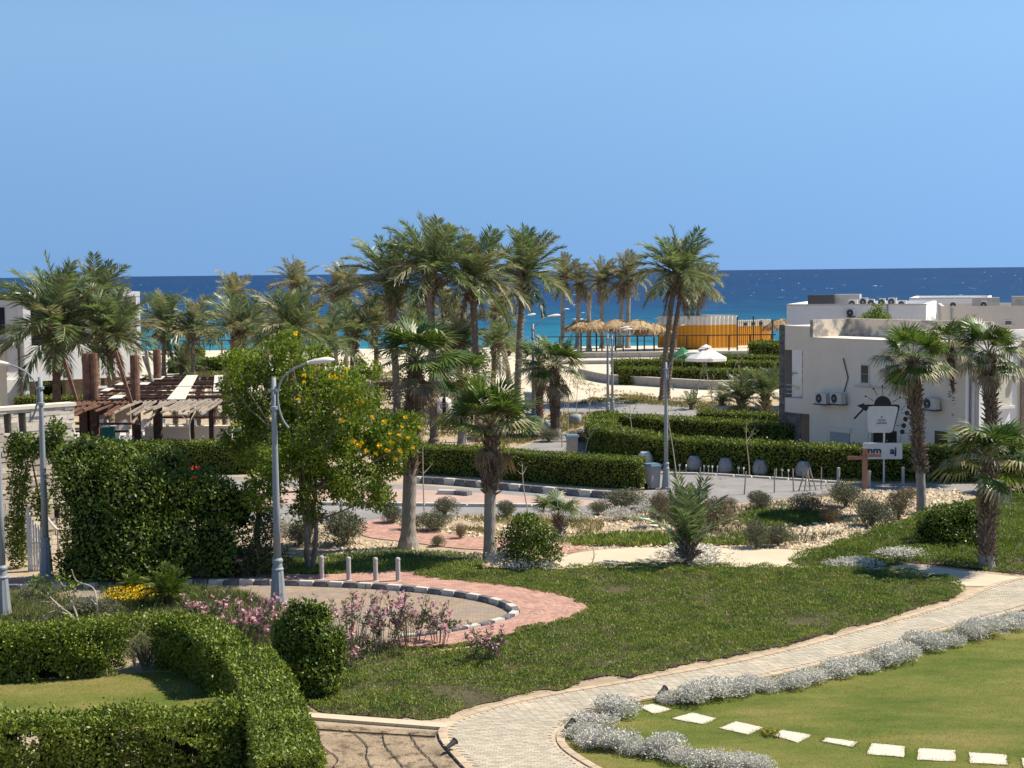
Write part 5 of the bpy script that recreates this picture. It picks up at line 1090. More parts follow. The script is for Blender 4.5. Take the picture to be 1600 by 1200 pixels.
class Face:
    """a wall plane: picture points to wall coordinates (metres along, metres up)"""
    def __init__(s, A, B):
        s.A = Vector((A.x, A.y, 0)); d = Vector((B.x - A.x, B.y - A.y, 0)); s.L = d.length; s.d = d.normalized(); s.n = Vector((-s.d.y, s.d.x, 0)); s.rz = math.atan2(s.d.y, s.d.x)
    def at(s, px, py):
        r = ray(px, py); c = Vector((0, 0, CAM_H)); t = (s.A - c).dot(s.n) / r.dot(s.n); q = c + r * t
        return (q - s.A).dot(s.d), q.z
    def rect(s, x0, y0, x1, y1):
        a, b = s.at(x0, y0), s.at(x1, y1); c, d = s.at(x0, y1), s.at(x1, y0)
        X = ((a[0] + c[0]) / 2, (b[0] + d[0]) / 2); Z = ((c[1] + b[1]) / 2, (a[1] + d[1]) / 2)
        return X[0], Z[0], X[1], Z[1]
def slab(mb, x0, y0, z0, x1, y1, z1, mi=0): return mb.box(((x0 + x1) / 2, (y0 + y1) / 2, (z0 + z1) / 2), (x1 - x0, y1 - y0, z1 - z0), mi=mi)
def brick_face(parent, x0, z0, x1, z1, y, bw, bh, mat, seed=0, limit=300, name='stone', depth=.05, axis='x', sign=-1):
    """single cladding stones on a wall of the thing's own frame"""
    rr = random.Random(seed); ms = [MB().box((0, 0, 0), (1, 1, 1), taper=1).mesh(name, MATS[mat])]
    z, r, k = z0, 0, 0
    while z < z1 - .02:
        h = bh * rr.uniform(.8, 1.25); h = min(h, z1 - z); x = x0 - (r % 2) * bw * .5
        while x < x1 - .02:
            w = bw * rr.uniform(.6, 1.4); a, b = max(x, x0), min(x + w, x1)
            if b - a > .03 and k < limit:
                dd = depth * rr.uniform(.5, 1.3); c = ((a + b) / 2, y + sign * dd / 2, z + h / 2) if axis == 'x' else (y + sign * dd / 2, (a + b) / 2, z + h / 2)
                add(name, ms[0], parent, c, scale=(b - a - .012, dd, h - .012) if axis == 'x' else (dd, b - a - .012, h - .012)); k += 1
            x += w
        z += h; r += 1
    return k
def ac_unit(parent, x, z, w=.82, h=.58, d=.32, y=-.45, fan=-1):
    u = MB().box((0, 0, 0), (w, d, h)).obj('ac_unit', MATS['unit_white'], parent, loc=(x, y + .12, z))
    c = [(math.cos(a * math.pi / 8), math.sin(a * math.pi / 8)) for a in range(16)]
    MB().prism([(fan * w * .14 + .22 * p, .24 * q) for p, q in c], (0, -d / 2 - .012, 0), (1, 0, 0), (0, 0, 1), (0, .02, 0)).obj('fan_grille', MATS['unit_dark'], u)
    MB().prism([(fan * w * .14 + .06 * p, .06 * q) for p, q in c], (0, -d / 2 - .02, 0), (1, 0, 0), (0, 0, 1), (0, .02, 0)).obj('fan_hub', MATS['metal_grey'], u)
    MB().box((0, 0, -h / 2 - .03), (w + .1, d + .2, .05)).obj('bracket', MATS['unit_dark'], u)
    return u
def window(parent, x0, z0, x1, z1, y=0.0, glass='window_dark', frame='frame_white', bars=1, sill=True, rec=.12):
    """frame, panes and sill; the pane lies inside a deep surround"""
    f = MB(); t = .06
    slab(f, x0 - .02, y - .05, z1 - t, x1 + .02, y + .02, z1); slab(f, x0, y - .05, z0, x0 + t, y + .02, z1 - t); slab(f, x1 - t, y - .05, z0, x1, y + .02, z1 - t); slab(f, x0 + t, y - .05, z0, x1 - t, y + .02, z0 + t)
    w = f.obj('window', MATS[frame], parent)
    n = bars + 1; hh = (z1 - z0 - 2 * t) / n
    for i in range(n):
        slab(MB(), x0 + t, y - .022, z0 + t + i * hh + .012, x1 - t, y - .004, z0 + t + (i + 1) * hh - .012).obj('pane', MATS[glass], w)
    if sill: slab(MB(), x0 - .08, y - .14, z0 - .07, x1 + .08, y + .02, z0 - .002).obj('sill', MATS[frame], w)
    return w

# ---- the near villa
A, B = P(1226, 702), P(1506, 738); F1 = Face(A, B); L = F1.L
villa = empty('villa', F1.A, F1.rz, 'two storey beige villa with shaded front, three air conditioners and stone corner column', 'house')
zt = F1.at(1400, 532)[1]; ztop = F1.at(1240, 509)[1]; D = 11.0
xo1, zo0, xo2, zo1 = F1.rect(1227, 547, 1254, 622); xb = F1.at(1265, 600)[0]; zb0 = F1.at(1240, 645)[1]; xg = F1.at(1264, 660)[0]
mb = MB()
slab(mb, xb, 0, -.1, L, D, zt); villa_wall = mb.obj('wall', MATS['villa_render'], villa)
mb = MB(); slab(mb, 0.0, .003, zo1, xb - .003, 3.0, ztop); slab(mb, xo2, .003, zo0, xb - .003, .30, zo1 - .003); slab(mb, 0.0, .003, zb0, xb - .003, 3.0, zo0 - .003)
mb.obj('loggia', MATS['villa_render'], villa)
slab(MB(), xb + .02, 2.6, zt + .004, L - .6, 2.85, zt + .95).obj('parapet', MATS['flaking_paint'], villa)
slab(MB(), xb + .02, .0, zt + .004, xb + .25, 2.59, zt + .93).obj('parapet', MATS['flaking_paint'], villa)
slab(MB(), L - .28, .3, zt + .004, L - .02, D, zt + .55).obj('parapet', MATS['villa_white'], villa)
slab(MB(), xb - .01, -.035, zt - .07, L + .03, .02, zt + .003).obj('roof_edge', MATS['villa_cream'], villa)
col = slab(MB(), -.40, -.02, -.1, -.003, .55, ztop + .05).obj('corner_column', MATS['mortar'], villa)
brick_face(col, -.40, 0, -.003, ztop, -.02, .30, .14, 'clad_grey', 1, 150)
col = slab(MB(), .03, .12, -.1, xg * .62, .9, zb0 - .004).obj('porch_column', MATS['mortar'], villa)
brick_face(col, .03, 0, xg * .62, zb0 - .01, .12, .32, .13, 'clad_grey', 2, 120)
col = slab(MB(), .05, 1.3, zo0, xo2 * .75, 1.5, zo1 - .004).obj('loggia_stone_wall', MATS['mortar'], villa)
brick_face(col, .05, zo0, xo2 * .75, zo1 - .01, 1.3, .32, .13, 'clad_grey', 3, 150)
slab(MB(), xo2 * .76, 2.2, zo0, xb - .01, 2.3, zo1 - .01).obj('loggia_back', MATS['dark_interior'], villa)
for k in range(3): MB().bar((0, .1, zo0 + .22 + .24 * k), (xo2, .1, zo0 + .22 + .24 * k), .035).obj('railing_bar', MATS['metal_pale'], villa)
window(villa, *F1.rect(1345, 569, 1359, 600)[:1], *F1.rect(1345, 569, 1359, 600)[1:]) ; window(villa, *F1.rect(1383, 569, 1397, 601))
r_ = F1.rect(1336, 603, 1384, 606); slab(MB(), r_[0], -.07, r_[1], r_[2], .0, r_[3]).obj('ledge', MATS['villa_beige'], villa)
for (x, y) in [(1292, 622), (1316, 622), (1462, 630)]:
    q = F1.at(x, y); ac_unit(villa, q[0], q[1])
q = F1.at(1328, 600)
MB().tube([(F1.at(1320, 612)[0], -.05, F1.at(1320, 612)[1]), (F1.at(1326, 590)[0], -.06, F1.at(1326, 590)[1]), (F1.at(1319, 562)[0], -.05, F1.at(1319, 562)[1]), (F1.at(1318, 560)[0], -.02, F1.at(1318, 560)[1])], .03, 5).obj('cable', MATS['unit_dark'], villa)
x0, z0, x1, z1 = F1.rect(1297, 668, 1328, 720); slab(MB(), x0 - .08, -.09, z1 - .25, x1 + .08, .0, z1).obj('shutter_box', MATS['villa_render'], villa)
sh = slab(MB(), x0, -.02, 0, x1, .02, z1 - .252).obj('roller_shutter', MATS['mortar'], villa)
nsl = 16
for k in range(nsl):
    zz = (z1 - .26) * k / nsl; slab(MB(), x0 + .02, -.05, zz + .01, x1 - .02, -.022, zz + (z1 - .26) / nsl - .008).obj('slat', MATS['shutter_grey'], sh)
x0, z0, x1, z1 = F1.rect(1365, 672, 1401, 715); slab(MB(), x0, -.03, 0, x1, .0, z1).obj('entrance', MATS['dark_interior'], villa)
slab(MB(), *(x0 - .30, -.14, 0), *(x0 - .06, .0, F1.at(1350, 648)[1])).obj('pilaster', MATS['villa_render'], villa)
x0, z0, x1, z1 = F1.rect(1461, 674, 1480, 716); d_ = slab(MB(), x0, -.04, 0, x1, .0, z1).obj('door', MATS['brown_door'], villa)
MB().box((x1 - .12, -.07, 1.0), (.06, .06, .14)).obj('door_handle', MATS['metal_pale'], d_)
MB().bar((x0 + (x1 - x0) * .5, -.055, .1), (x0 + (x1 - x0) * .5, -.055, z1 - .1), .05, .03).obj('door_stile', MATS['dark_interior'], d_)
# sunlit end wall (own frame: along the depth of the house)
F2 = Face(B, B + F1.n * D)
endw = lambda mbx, name, mat, par: mbx.obj(name, MATS[mat], par, loc=(L, 0, 0), rz=math.pi / 2)
def e_slab(par, name, mat, x0, y0, z0, x1, y1, z1): return endw(slab(MB(), x0, y0, z0, x1, y1, z1), name, mat, par)
e_slab(villa, 'end_wall', 'villa_white', .003, -.05, -.1, F2.at(1588, 600)[0], -.003, zt - .1)
x0, z0, x1, z1 = F2.rect(1551, 566, 1577, 634)
wf = e_slab(villa, 'window', 'frame_white', x0 - .08, -.09, z0, x1 + .08, -.052, z1)
for k in range(18):
    zz = z0 + .05 + (z1 - z0 - .1) * k / 18; endw(slab(MB(), x0, -.115, zz, x1, -.092, zz + (z1 - z0 - .1) / 18 - .012), 'slat', 'shutter_cream', wf); bpy.data.objects[-1] if False else None
for ch in wf.children: ch.location = (0, 0, 0); ch.rotation_euler = (0, 0, 0)
e_slab(villa, 'sill', 'frame_white', x0 - .15, -.25, z0 - .14, x1 + .15, -.052, z0 - .003)
e_slab(villa, 'pier', 'villa_white', F2.at(1528, 600)[0] - .25, -.30, -.1, F2.at(1528, 600)[0], -.052, F2.at(1528, 572)[1])
for (x, y) in [(1521, 590), (1582, 590)]:
    q = F2.at(x, y); e_slab(villa, 'wall_lamp', 'unit_white', q[0] - .12, -.32, q[1] - .22, q[0] + .12, -.052, q[1] + .22)
q0, q1 = F2.at(1515, 560), F2.at(1515, 720); endw(MB().tube([(q0[0], -.12, 0), (q0[0], -.12, zt - .4)], .06, 8), 'downpipe', 'metal_grey', villa)
x0, z0, x1, z1 = F2.rect(1572, 674, 1585, 690); vt = e_slab(villa, 'vent', 'frame_white', x0, -.08, z0, x1, -.052, z1)
for k in range(4): e_slab(vt, 'slat', 'unit_dark', x0 + .05, -.10, z0 + .06 + k * (z1 - z0) / 4.5, x1 - .05, -.082, z0 + .06 + k * (z1 - z0) / 4.5 + .06)
for ch in vt.children: ch.location = (0, 0, 0); ch.rotation_euler = (0, 0, 0)
xe = F2.at(1594, 600)[0]; ec = e_slab(villa, 'stone_return', 'mortar', xe, -.30, -.1, xe + 2.0, -.053, zt)
n_ = brick_face(ec, xe, 0, xe + 2.0, zt, -.30, .32, .16, 'clad_pale', 5, 240)

# ---- houses behind
def back_house(x0, Y0, x1, Y1, ytop, label, mat, depth=9, roofstuff=(), feats=(), name='house', pm='villa_white'):
    a, b = PD(x0, 600, Y0), PD(x1, 600, Y1); Fc = Face(a, b); z = Fc.at((x0 + x1) / 2, ytop)[1]
    h = empty(name, Fc.A, Fc.rz, label, 'house', 'villas seen over the near villa roof')
    slab(MB(), 0, 0, -.1, Fc.L, depth, z - .35).obj('wall', MATS[mat], h)
    for (u0, v0, u1, v1) in ((0, 0, Fc.L, .22), (0, depth - .22, Fc.L, depth), (0, .223, .22, depth - .223), (Fc.L - .22, .223, Fc.L, depth - .223)): slab(MB(), u0, v0, z - .347, u1, v1, z).obj('parapet', MATS[mat], h)
    slab(MB(), -.04, -.045, z - .09, Fc.L + .04, -.003, z + .004).obj('roof_edge', MATS['villa_beige'], h)
    for (px0, py0, px1, py1, m_, nm, dy) in roofstuff:
        fx = Face(a + Fc.n * dy, b + Fc.n * dy); q = fx.rect(px0, py0, px1, py1); (ac_unit(h, (q[0] + q[2]) / 2, q[3] - .3, q[2] - q[0], .58, .35, dy) if nm == 'ac_unit' else slab(MB(), q[0], dy, z - .35, q[2], dy + 1.2, q[3]).obj(nm, MATS[m_], h))
    for (px0, py0, px1, py1, k) in feats:
        q = Fc.rect(px0, py0, px1, py1)
        if k == 'ac': ac_unit(h, (q[0] + q[2]) / 2, (q[1] + q[3]) / 2, q[2] - q[0], q[3] - q[1], .35, -.3)
        elif k == 'pipe': MB().tube([(q[0], -.06, q[1]), (q[0], -.06, q[3])], .06, 6).obj('downpipe', MATS['metal_grey'], h)
        else: window(h, *q)
    return h
back_house(1229, 104, 1446, 101, 475, 'white villa directly behind the near one, roof crowded with air conditioners', 'villa_white', 10,
           [(1262, 461, 1303, 474, 'unit_dark', 'roof_panel', 3), (1304, 460, 1343, 474, 'roof_concrete', 'stair_head', 3.5), (1344, 465, 1356, 474, 'unit_white', 'ac_unit', 2), (1358, 467, 1366, 474, 'unit_white', 'ac_unit', 2), (1374, 466, 1383, 474, 'unit_white', 'ac_unit', 1.5), (1388, 465, 1401, 474, 'unit_white', 'ac_unit', 1.5), (1326, 468, 1340, 474, 'unit_white', 'ac_unit', 1.2), (1404, 469, 1416, 474, 'unit_white', 'ac_unit', 2)],
           [(1325, 483, 1336, 494, 'ac'), (1325, 495, 1336, 504, 'w'), (1360, 496, 1371, 508, 'ac'), (1387, 475, 1388, 500, 'pipe')])
back_house(1420, 128, 1545, 126, 465, 'bright white villa farthest back between two others', 'villa_white', 9, [(1484, 470, 1496, 476, 'unit_white', 'ac_unit', 1)], [])
back_house(1470, 110, 1660, 108, 478, 'beige villa behind the fan palms with grey roof walls', 'villa_beige', 10, [(1520, 465, 1562, 478, 'roof_concrete', 'stair_head', 3), (1582, 463, 1625, 478, 'roof_concrete', 'water_tank_wall', 4), (1534, 470, 1542, 478, 'unit_white', 'ac_unit', 1.5), (1485, 471, 1496, 478, 'unit_white', 'ac_unit', 1.5)], [(1569, 500, 1582, 508, 'w'), (1486, 480, 1487, 500, 'pipe')])
rb = F1.A + F1.d * F1.at(1283, 507)[0] + F1.n * 4.2; rb.z = zt - .05
rs = FPX / rb.y
bl_ = [(0, 0, 1.0, .75, .6, .5), (.4, .1, .7, .5, .5, .4), (-.5, 0, .75, .6, .5, .45), (.1, 0, 1.5, .3, .3, .4), (.75, 0, .5, .35, .3, .3)]
p, d = blob_points(bl_, 1500, np.random.default_rng(4), .2)
o = add('roof_bush', mesh_np('roof_bush', leaves(p, d + rng.normal(0, .8, d.shape), .16, .5), 4, MATS['tecoma_leaf']), None, rb, label='leafy bush growing on the near villa roof', cat='bush')
twig_mesh('stems', 1.2, 1.4, 12, 4); add('stems', bpy.data.meshes['stems'], o)

# ---- white villa to the west
A3 = PD(37, 600, 113); d3 = Vector((.82, .57, 0)).normalized(); F3 = Face(A3, A3 + d3 * 8.8)
tt = [t for t in np.linspace(4, 16, 400) if 800 + FPX * (A3.x + d3.x * t) / (A3.y + d3.y * t) >= 218][0]; F3 = Face(A3, A3 + d3 * tt); L3 = F3.L
wv_ = empty('white_villa', F3.A, F3.rz, 'white modern villa with framed upper loggia behind the date palms', 'house')
zr = F3.at(120, 457)[1]; zr0 = zr - .35; zbt = F3.at(120, 538)[1]; zbb = F3.at(120, 592)[1]
slab(MB(), 0, -.4, zr0, L3, 8, zr).obj('roof_slab', MATS['villa_white'], wv_)
slab(MB(), L3 - .32, -.38, -.1, L3 - .01, 7.9, zr0 - .003).obj('end_wall', MATS['villa_white'], wv_)
slab(MB(), .01, -.38, zbt, .55, 3.0, zr0 - .003).obj('corner_pier', MATS['villa_white'], wv_)
slab(MB(), .01, -.40, zbb, L3 - .325, .0, zbt - .003).obj('balcony_parapet', MATS['villa_white'], wv_)
slab(MB(), .01, .003, zbb, L3 - .325, 8, zbb + .25).obj('floor_slab', MATS['villa_white'], wv_)
slab(MB(), .56, 2.4, zbb + .26, L3 - .33, 7.8, zr0 - .004).obj('upper_wall', MATS['villa_render'], wv_)
for (u0, u1) in ((.12, .32), (.42, .62), (.70, .88)): window(wv_, L3 * u0, zbb + .5, L3 * u1, zr0 - .6, 2.38, bars=0)
for (u0, u1, m_) in ((0.01, .9, 'clad_brown'), (3.2, 4.9, 'clad_brown'), (6.2, L3 - .34, 'clad_brown')):
    if u1 < L3: slab(MB(), u0, .2, -.1, u1, 1.0, zbb - .004).obj('stone_pier', MATS[m_], wv_)
slab(MB(), .01, -.2, -.1, .35, .19, zbb - .004).obj('pillar', MATS['villa_white'], wv_)
slab(MB(), 4.91, -.3, -.1, 5.3, .1, zbb - .004).obj('pillar', MATS['villa_white'], wv_)
slab(MB(), -4.0, 1.0, -.1, -.003, 7.5, zbb + .1).obj('side_wing', MATS['villa_white'], wv_)
slab(MB(), -4.0, 1.2, zbb + .11, -.003, 7.5, zr0).obj('side_upper_wall', MATS['villa_white'], wv_)
for k in range(2): window(wv_, -3.4 + 1.7 * k, zbb + .5, -2.5 + 1.7 * k, zr0 - .6, 1.18)
slab(MB(), -4.2, .6, zr0 + .003, -.003, 8, zr - .05).obj('roof_slab', MATS['roof_concrete'], wv_)
# brown-walled garden rooms under the palms
g3 = PD(150, 640, 100); h3 = empty('garden_pavilion', Vector((PD(140, 600, 100).x, 100, 0)), 0, 'brown stone garden pavilion with flat concrete roof behind the pergola', 'pavilion')
s_ = FPX / 100
slab(MB(), 0, 0, -.1, 2.6, 2, 2.5).obj('wall', MATS['clad_brown'], h3); slab(MB(), -.3, -.4, 2.503, 3.0, 2.3, 2.75).obj('roof_slab', MATS['roof_concrete'], h3); slab(MB(), .5, -.03, 1.0, 1.4, -.003, 2.0).obj('doorway', MATS['dark_interior'], h3)
# cream house at the very edge
cA, cB = PD(-130, 600, 92), PD(11, 600, 96); Fc = Face(cA, cB); zc = Fc.at(5, 524)[1]
ch_ = empty('cream_house', Fc.A, Fc.rz, 'sunlit cream house cut by the picture edge above the stone wall', 'house')
slab(MB(), 0, 0, -.1, Fc.L, 8, zc).obj('wall', MATS['villa_cream'], ch_); slab(MB(), 0, 3, zc + .003, Fc.L - .3, 8, Fc.at(5, 490)[1]).obj('upper_wall', MATS['villa_white'], ch_)
slab(MB(), -.05, -.06, zc - .12, Fc.L + .06, -.003, zc + .03).obj('roof_edge', MATS['villa_white'], ch_)
window(ch_, Fc.L * .3, 1.0, Fc.L * .5, 2.2)

# ---- stone-clad garden wall with slots
wd = Vector((.74, .67, 0)); wA = PD(-110, 700, 51.5); wA.z = 0
tt = [t for t in np.linspace(1, 14, 800) if 800 + FPX * (wA.x + wd.x * t) / (wA.y + wd.y * t) >= 112][0]; FW = Face(wA, wA + wd * tt); zw = FW.at(60, 638)[1]
gw = empty('stone_wall', FW.A, FW.rz, 'tall pale stone clad wall with two narrow slots behind the vine arch', 'wall'); LW = FW.L
sl = [(FW.at(5, 645)[0], FW.at(16, 645)[0]), (FW.at(28, 645)[0], FW.at(39, 645)[0])]; zs0, zs1 = FW.at(20, 676)[1], FW.at(20, 646)[1]
cuts = [0, sl[0][0], sl[0][1], sl[1][0], sl[1][1], LW]
mb = MB(); slab(mb, 0, 0, -.1, LW, .4, zs0); slab(mb, 0, 0, zs1, LW, .4, zw)
for i in (0, 2, 4): slab(mb, cuts[i], 0, zs0, cuts[i + 1], .4, zs1)
mb.obj('wall_core', MATS['mortar'], gw)
slab(MB(), -.05, -.10, zw + .003, LW + .06, .5, zw + .12).obj('coping', MATS['villa_cream'], gw)
for s_i in sl: slab(MB(), s_i[0], .25, zs0 - .01, s_i[1], .35, zs1 + .01).obj('slot_back', MATS['clad_brown'], gw)
xv = FW.at(-8, 700)[0]; k = 0
for (a, b, c, e) in ((xv, LW, zs1, zw), (xv, sl[0][0], zs0, zs1), (sl[0][1], sl[1][0], zs0, zs1), (sl[1][1], LW, zs0, zs1), (xv, LW, 0, zs0)):
    k += brick_face(gw, a, c, b, e, 0, .42, .17, 'clad_pale', 11, 300 - k, depth=.06)

# ---- ruined pergola
pg = empty('ruined_pergola', Vector((PD(230, 600, 80).x, 80, 0)), 0, 'half collapsed brown timber pergola with broken roof slats and white panels', 'pergola'); po = pg.location.copy()
NL, NR, FLp, FRp = PD(116, 632, 80) - po, PD(356, 630, 80) - po, PD(206, 592, 88) - po, PD(350, 590, 88) - po
def bil(s, t): return NL.lerp(NR, s).lerp(FLp.lerp(FRp, s), t)
wb_, wd_, wg_ = MATS['wood_brown'], MATS['wood_dark'], MATS['wood_grey']
MB().bar(NL, NR, .22, .16).obj('beam', wd_, pg); MB().bar(FLp, FRp, .22, .16).obj('beam', wd_, pg)
MB().bar(bil(0, 0), bil(0, 1), .2, .16).obj('beam', wd_, pg); MB().bar(bil(1, 0), bil(1, 1), .2, .16).obj('beam', wd_, pg)
rp_ = random.Random(3)
for i in range(21):
    t = (i + .7) / 21.6; s0, s1 = rp_.choice([(0, 1), (.02, .62), (0.02, 1), (.3, 1)]), None
    s0, s1 = s0
    MB().bar(bil(s0, t) + Vector((0, 0, .10)), bil(s1, t) + Vector((0, 0, .10 + rp_.uniform(-.05, .05))), .10, .07).obj('slat', wd_ if i % 3 else wb_, pg)
for i in range(14):
    s = .04 + .07 * i; MB().bar(bil(s, 0) + Vector((0, 0, .02)), bil(s + rp_.uniform(-.02, .02), 1 if i != 4 else .7) + Vector((0, 0, .02)), .10, .12).obj('rafter', wb_ if i % 2 else wg_, pg)
for i in range(30):
    s = .005 + i * .033
    a = bil(s, 0) + Vector((0, 0, .14)); b = a + Vector((-.75 + rp_.uniform(-.15, .15), -1.9, -.35 + rp_.uniform(-.2, .1)))
    if i in (8, 14, 17): b.z -= .7; b.x += .5
    MB().bar(a, b, .11, .09).obj('rafter', wb_ if i < 12 else wg_, pg)
def panel(s0, s1, t0, t1, dz=.17):
    a = [bil(s0, t0), bil(s1, t0), bil(s1, t1), bil(s0, t1)]; up = Vector((0, 0, dz)); V = [v + up for v in a] + [v + up + Vector((0, 0, .03)) for v in a]
    MB()._add(V, [(0, 3, 2, 1), (4, 5, 6, 7), (0, 1, 5, 4), (1, 2, 6, 5), (2, 3, 7, 6), (3, 0, 4, 7)]).obj('roof_panel', MATS['panel_white'], pg)
for a in [(.60, .72, .02, .5), (.60, .72, .52, .98), (.90, .99, .3, .6), (.90, .99, .62, .96), (.02, .08, .1, .22), (.03, .09, .36, .48), (.04, .10, .60, .72), (.08, .16, .84, .95), (.28, .38, .82, .95), (.24, .32, .6, .7), (.2, .28, .06, .2)]: panel(*a)
for (x, yt, r_) in [(135, 552, .24), (146, 552, .20), (210, 555, .24), (245, 546, .22)]:
    c = PD(x, yt, 80.6 if x < 240 else 87) - po; MB().tube([(c.x, c.y, -.1), (c.x, c.y, c.z)], r_, 12).obj('post', wb_, pg)
for (x0, y0, x1, y1, Y0, m_) in [(100, 562, 121, 630, 81, wb_), (180, 548, 216, 664, 79.6, wb_), (228, 548, 236, 596, 86, wg_), (224, 556, 240, 600, 86.5, wg_)]: MB().bar(PD(x0, y0, Y0) - po, PD(x1, y1, Y0) - po, .18, .16).obj('leaning_beam', m_, pg)
for (x, w) in [(131, .42), (147, .34), (246, .40), (214, .32), (330, .24), (300, .18)]:
    c = PD(x, 640, 80.2) - po; MB().box((c.x, c.y, (c.z + .5) / 2), (w, w, c.z + .5)).obj('post', wd_, pg)
for (x0, x1, y) in [(118, 216, 662), (118, 200, 674), (250, 350, 652)]: MB().bar(PD(x0, y, 82) - po, PD(x1, y, 82) - po, .10, .12).obj('rail', wb_, pg)
lw = PD(285, 676, 83); wl_ = empty('terrace_wall', (lw.x, 83, 0), 0, 'low beige wall before the pergola terrace', 'wall')
z1_ = PD(285, 668, 83).z; slab(MB(), PD(226, 670, 83).x - lw.x, 0, -.1, PD(362, 670, 83).x - lw.x, .3, z1_).obj('wall_core', MATS['villa_beige'], wl_); slab(MB(), PD(225, 670, 83).x - lw.x, -.05, z1_ + .002, PD(363, 670, 83).x - lw.x, .35, z1_ + .08).obj('coping', MATS['villa_cream'], wl_)

# ---- orange and white beach cabin
m_plain('paint_orange', (0.66, 0.29, 0.035), 0.08, 2, 0.7, 0.2, stain=((0.46, 0.20, 0.05), 1, 0.64)); m_plain('paint_cream', (0.70, 0.66, 0.57), 0.08, 2, 0.7, 0.2, stain=((0.50, 0.45, 0.38), 1, 0.62))
def corrugated(Fc, L, z0, zm, z1, rib=.55, dep=.13):
    n = int(L / rib) * 4; xs_ = np.linspace(0, L, n + 1); prof = [0, 0, -dep, -dep]
    mb = MB(); V, F, = [], []
    for i, x in enumerate(xs_):
        y = prof[i % 4]; V += [(x, y, z0), (x, y, zm), (x, y, z1)]
    for i in range(n):
        for j in range(2): mb_ = (3 * i + j, 3 * (i + 1) + j, 3 * (i + 1) + j + 1, 3 * i + j + 1); F.append((mb_, j))
    mb._add(V, [f for f, _ in F]); mb.MI = [j for _, j in F]
    return mb
cb0, cb1, cb2 = PD(1028, 600, 197.5), PD(1106, 600, 194.5), PD(1152, 600, 196)
cab = empty('beach_cabin', (cb1.x, cb1.y, 0), 0, 'orange and white corrugated beach cabin', 'cabin')
for (a, b) in ((cb0, cb1), (cb1, cb2)):
    Fq = Face(a, b); zt_ = Fq.at(1106, 494)[1]; zm_ = Fq.at(1106, 508)[1]; z0_ = Fq.at(1106, 538)[1]
    corrugated(Fq, Fq.L, .15, zm_, zt_).obj('corrugated_wall', [MATS['paint_orange'], MATS['paint_cream']], cab, loc=Vector((Fq.A.x - cb1.x, Fq.A.y - cb1.y, 0)), rz=Fq.rz)
Vr = [cb0 - cb1, Vector(), cb2 - cb1, cb2 - cb1 + (cb0 - cb1)]
mb = MB(); mb._add([(v.x, v.y, zt_ - .02) for v in Vr] + [(v.x, v.y, zt_ + .08) for v in Vr], [(3, 2, 1, 0), (4, 5, 6, 7), (0, 1, 5, 4), (1, 2, 6, 5), (2, 3, 7, 6), (3, 0, 4, 7)]); mb.obj('roof', MATS['roof_concrete'], cab)
fa, fb = PD(1153, 600, 197), PD(1205, 600, 200); Fq = Face(fa, fb); fn = empty('slatted_fence', Fq.A, Fq.rz, 'orange and white slatted fence beside the beach cabin', 'fence'); nS = 17
zt2, zm2 = Fq.at(1180, 499)[1], Fq.at(1180, 509)[1]
so = slab(MB(), 0, 0, .3, .17, .04, zm2); slab(so, 0, 0, zm2, .17, .04, zt2, 1); so = so.mesh('slat', [MATS['paint_orange'], MATS['paint_cream']])
for i in range(nS): add('slat', so, fn, (i * Fq.L / nS, 0, random.uniform(-.04, .04)))
bp = MB(); slab(bp, 0, .125, .3, Fq.L, .15, zm2); slab(bp, 0, .125, zm2, Fq.L, .15, zt2 - .05, 1); bp.obj('backing_panel', [MATS['paint_orange'], MATS['paint_cream']], fn)
for z_ in (.8, zm2 - .2, zt2 - .3): slab(MB(), 0, .045, z_, Fq.L, .10, z_ + .12).obj('rail', MATS['wood_brown'], fn)
for i in range(3): slab(MB(), 1.0 + i * 1.3, -.05, zt2 - .75, 1.5 + i * 1.3, -.01, zt2 - .35).obj('small_window', MATS['window_dark'], fn)
for i, x in enumerate((1152, 1177, 1189, 1207)):
    b = PD(x, 600, 188); z_ = PD(x, [495, 494, 500, 500][i], 188).z; MB().bar((0, 0, -.1), (0, 0, z_), .16).obj('tall_post', MATS['stem_dark'], None, loc=(b.x, 188, 0), label='dark tall post before the beach cabin, %s one counted from the cabin corner' % ordinal(i), cat='post', group='tall posts by the cabin')

# ---- railing and low wall along the beach
rl = empty('beach_railing', Vector((PD(800, 600, 189).x, 189, 0)), 0, 'dark metal railing running along the edge of the beach', 'railing'); ro = rl.location
zr_ = PD(800, 528, 189).z
for x in list(range(264, 420, 28)) + list(range(842, 1240, 33)): c = PD(x, 600, 189) - ro; MB().box((c.x, 0, zr_ / 2), (.16, .16, zr_)).obj('post', MATS['stem_dark'], rl)
for (xa, xb_) in ((258, 420), (830, 1212)):
    a, b = PD(xa, 600, 189).x - ro.x, PD(xb_, 600, 189).x - ro.x
    for f in (1.0,): slab(MB(), a, -.06, zr_ * f, b, .06, zr_ * f + .13).obj('rail', MATS['stem_dark'], rl)
bw = empty('beach_wall', Vector((PD(800, 600, 178).x, 178, 0)), 0, 'long low grey concrete wall before the beach railing', 'wall'); bo = bw.location
slab(MB(), PD(860, 600, 178).x - bo.x, 0, -.1, PD(1240, 600, 178).x - bo.x, .5, .55).obj('wall_core', MATS['roof_concrete'], bw); slab(MB(), PD(859, 600, 178).x - bo.x, -.1, .553, PD(1241, 600, 178).x - bo.x, .6, .66).obj('coping', MATS['villa_beige'], bw)
sw_ = empty('sand_step', Vector((PD(800, 600, 166).x, 166, 0)), 0, 'low concrete step on the sand behind the far hedges', 'wall'); so_ = sw_.location
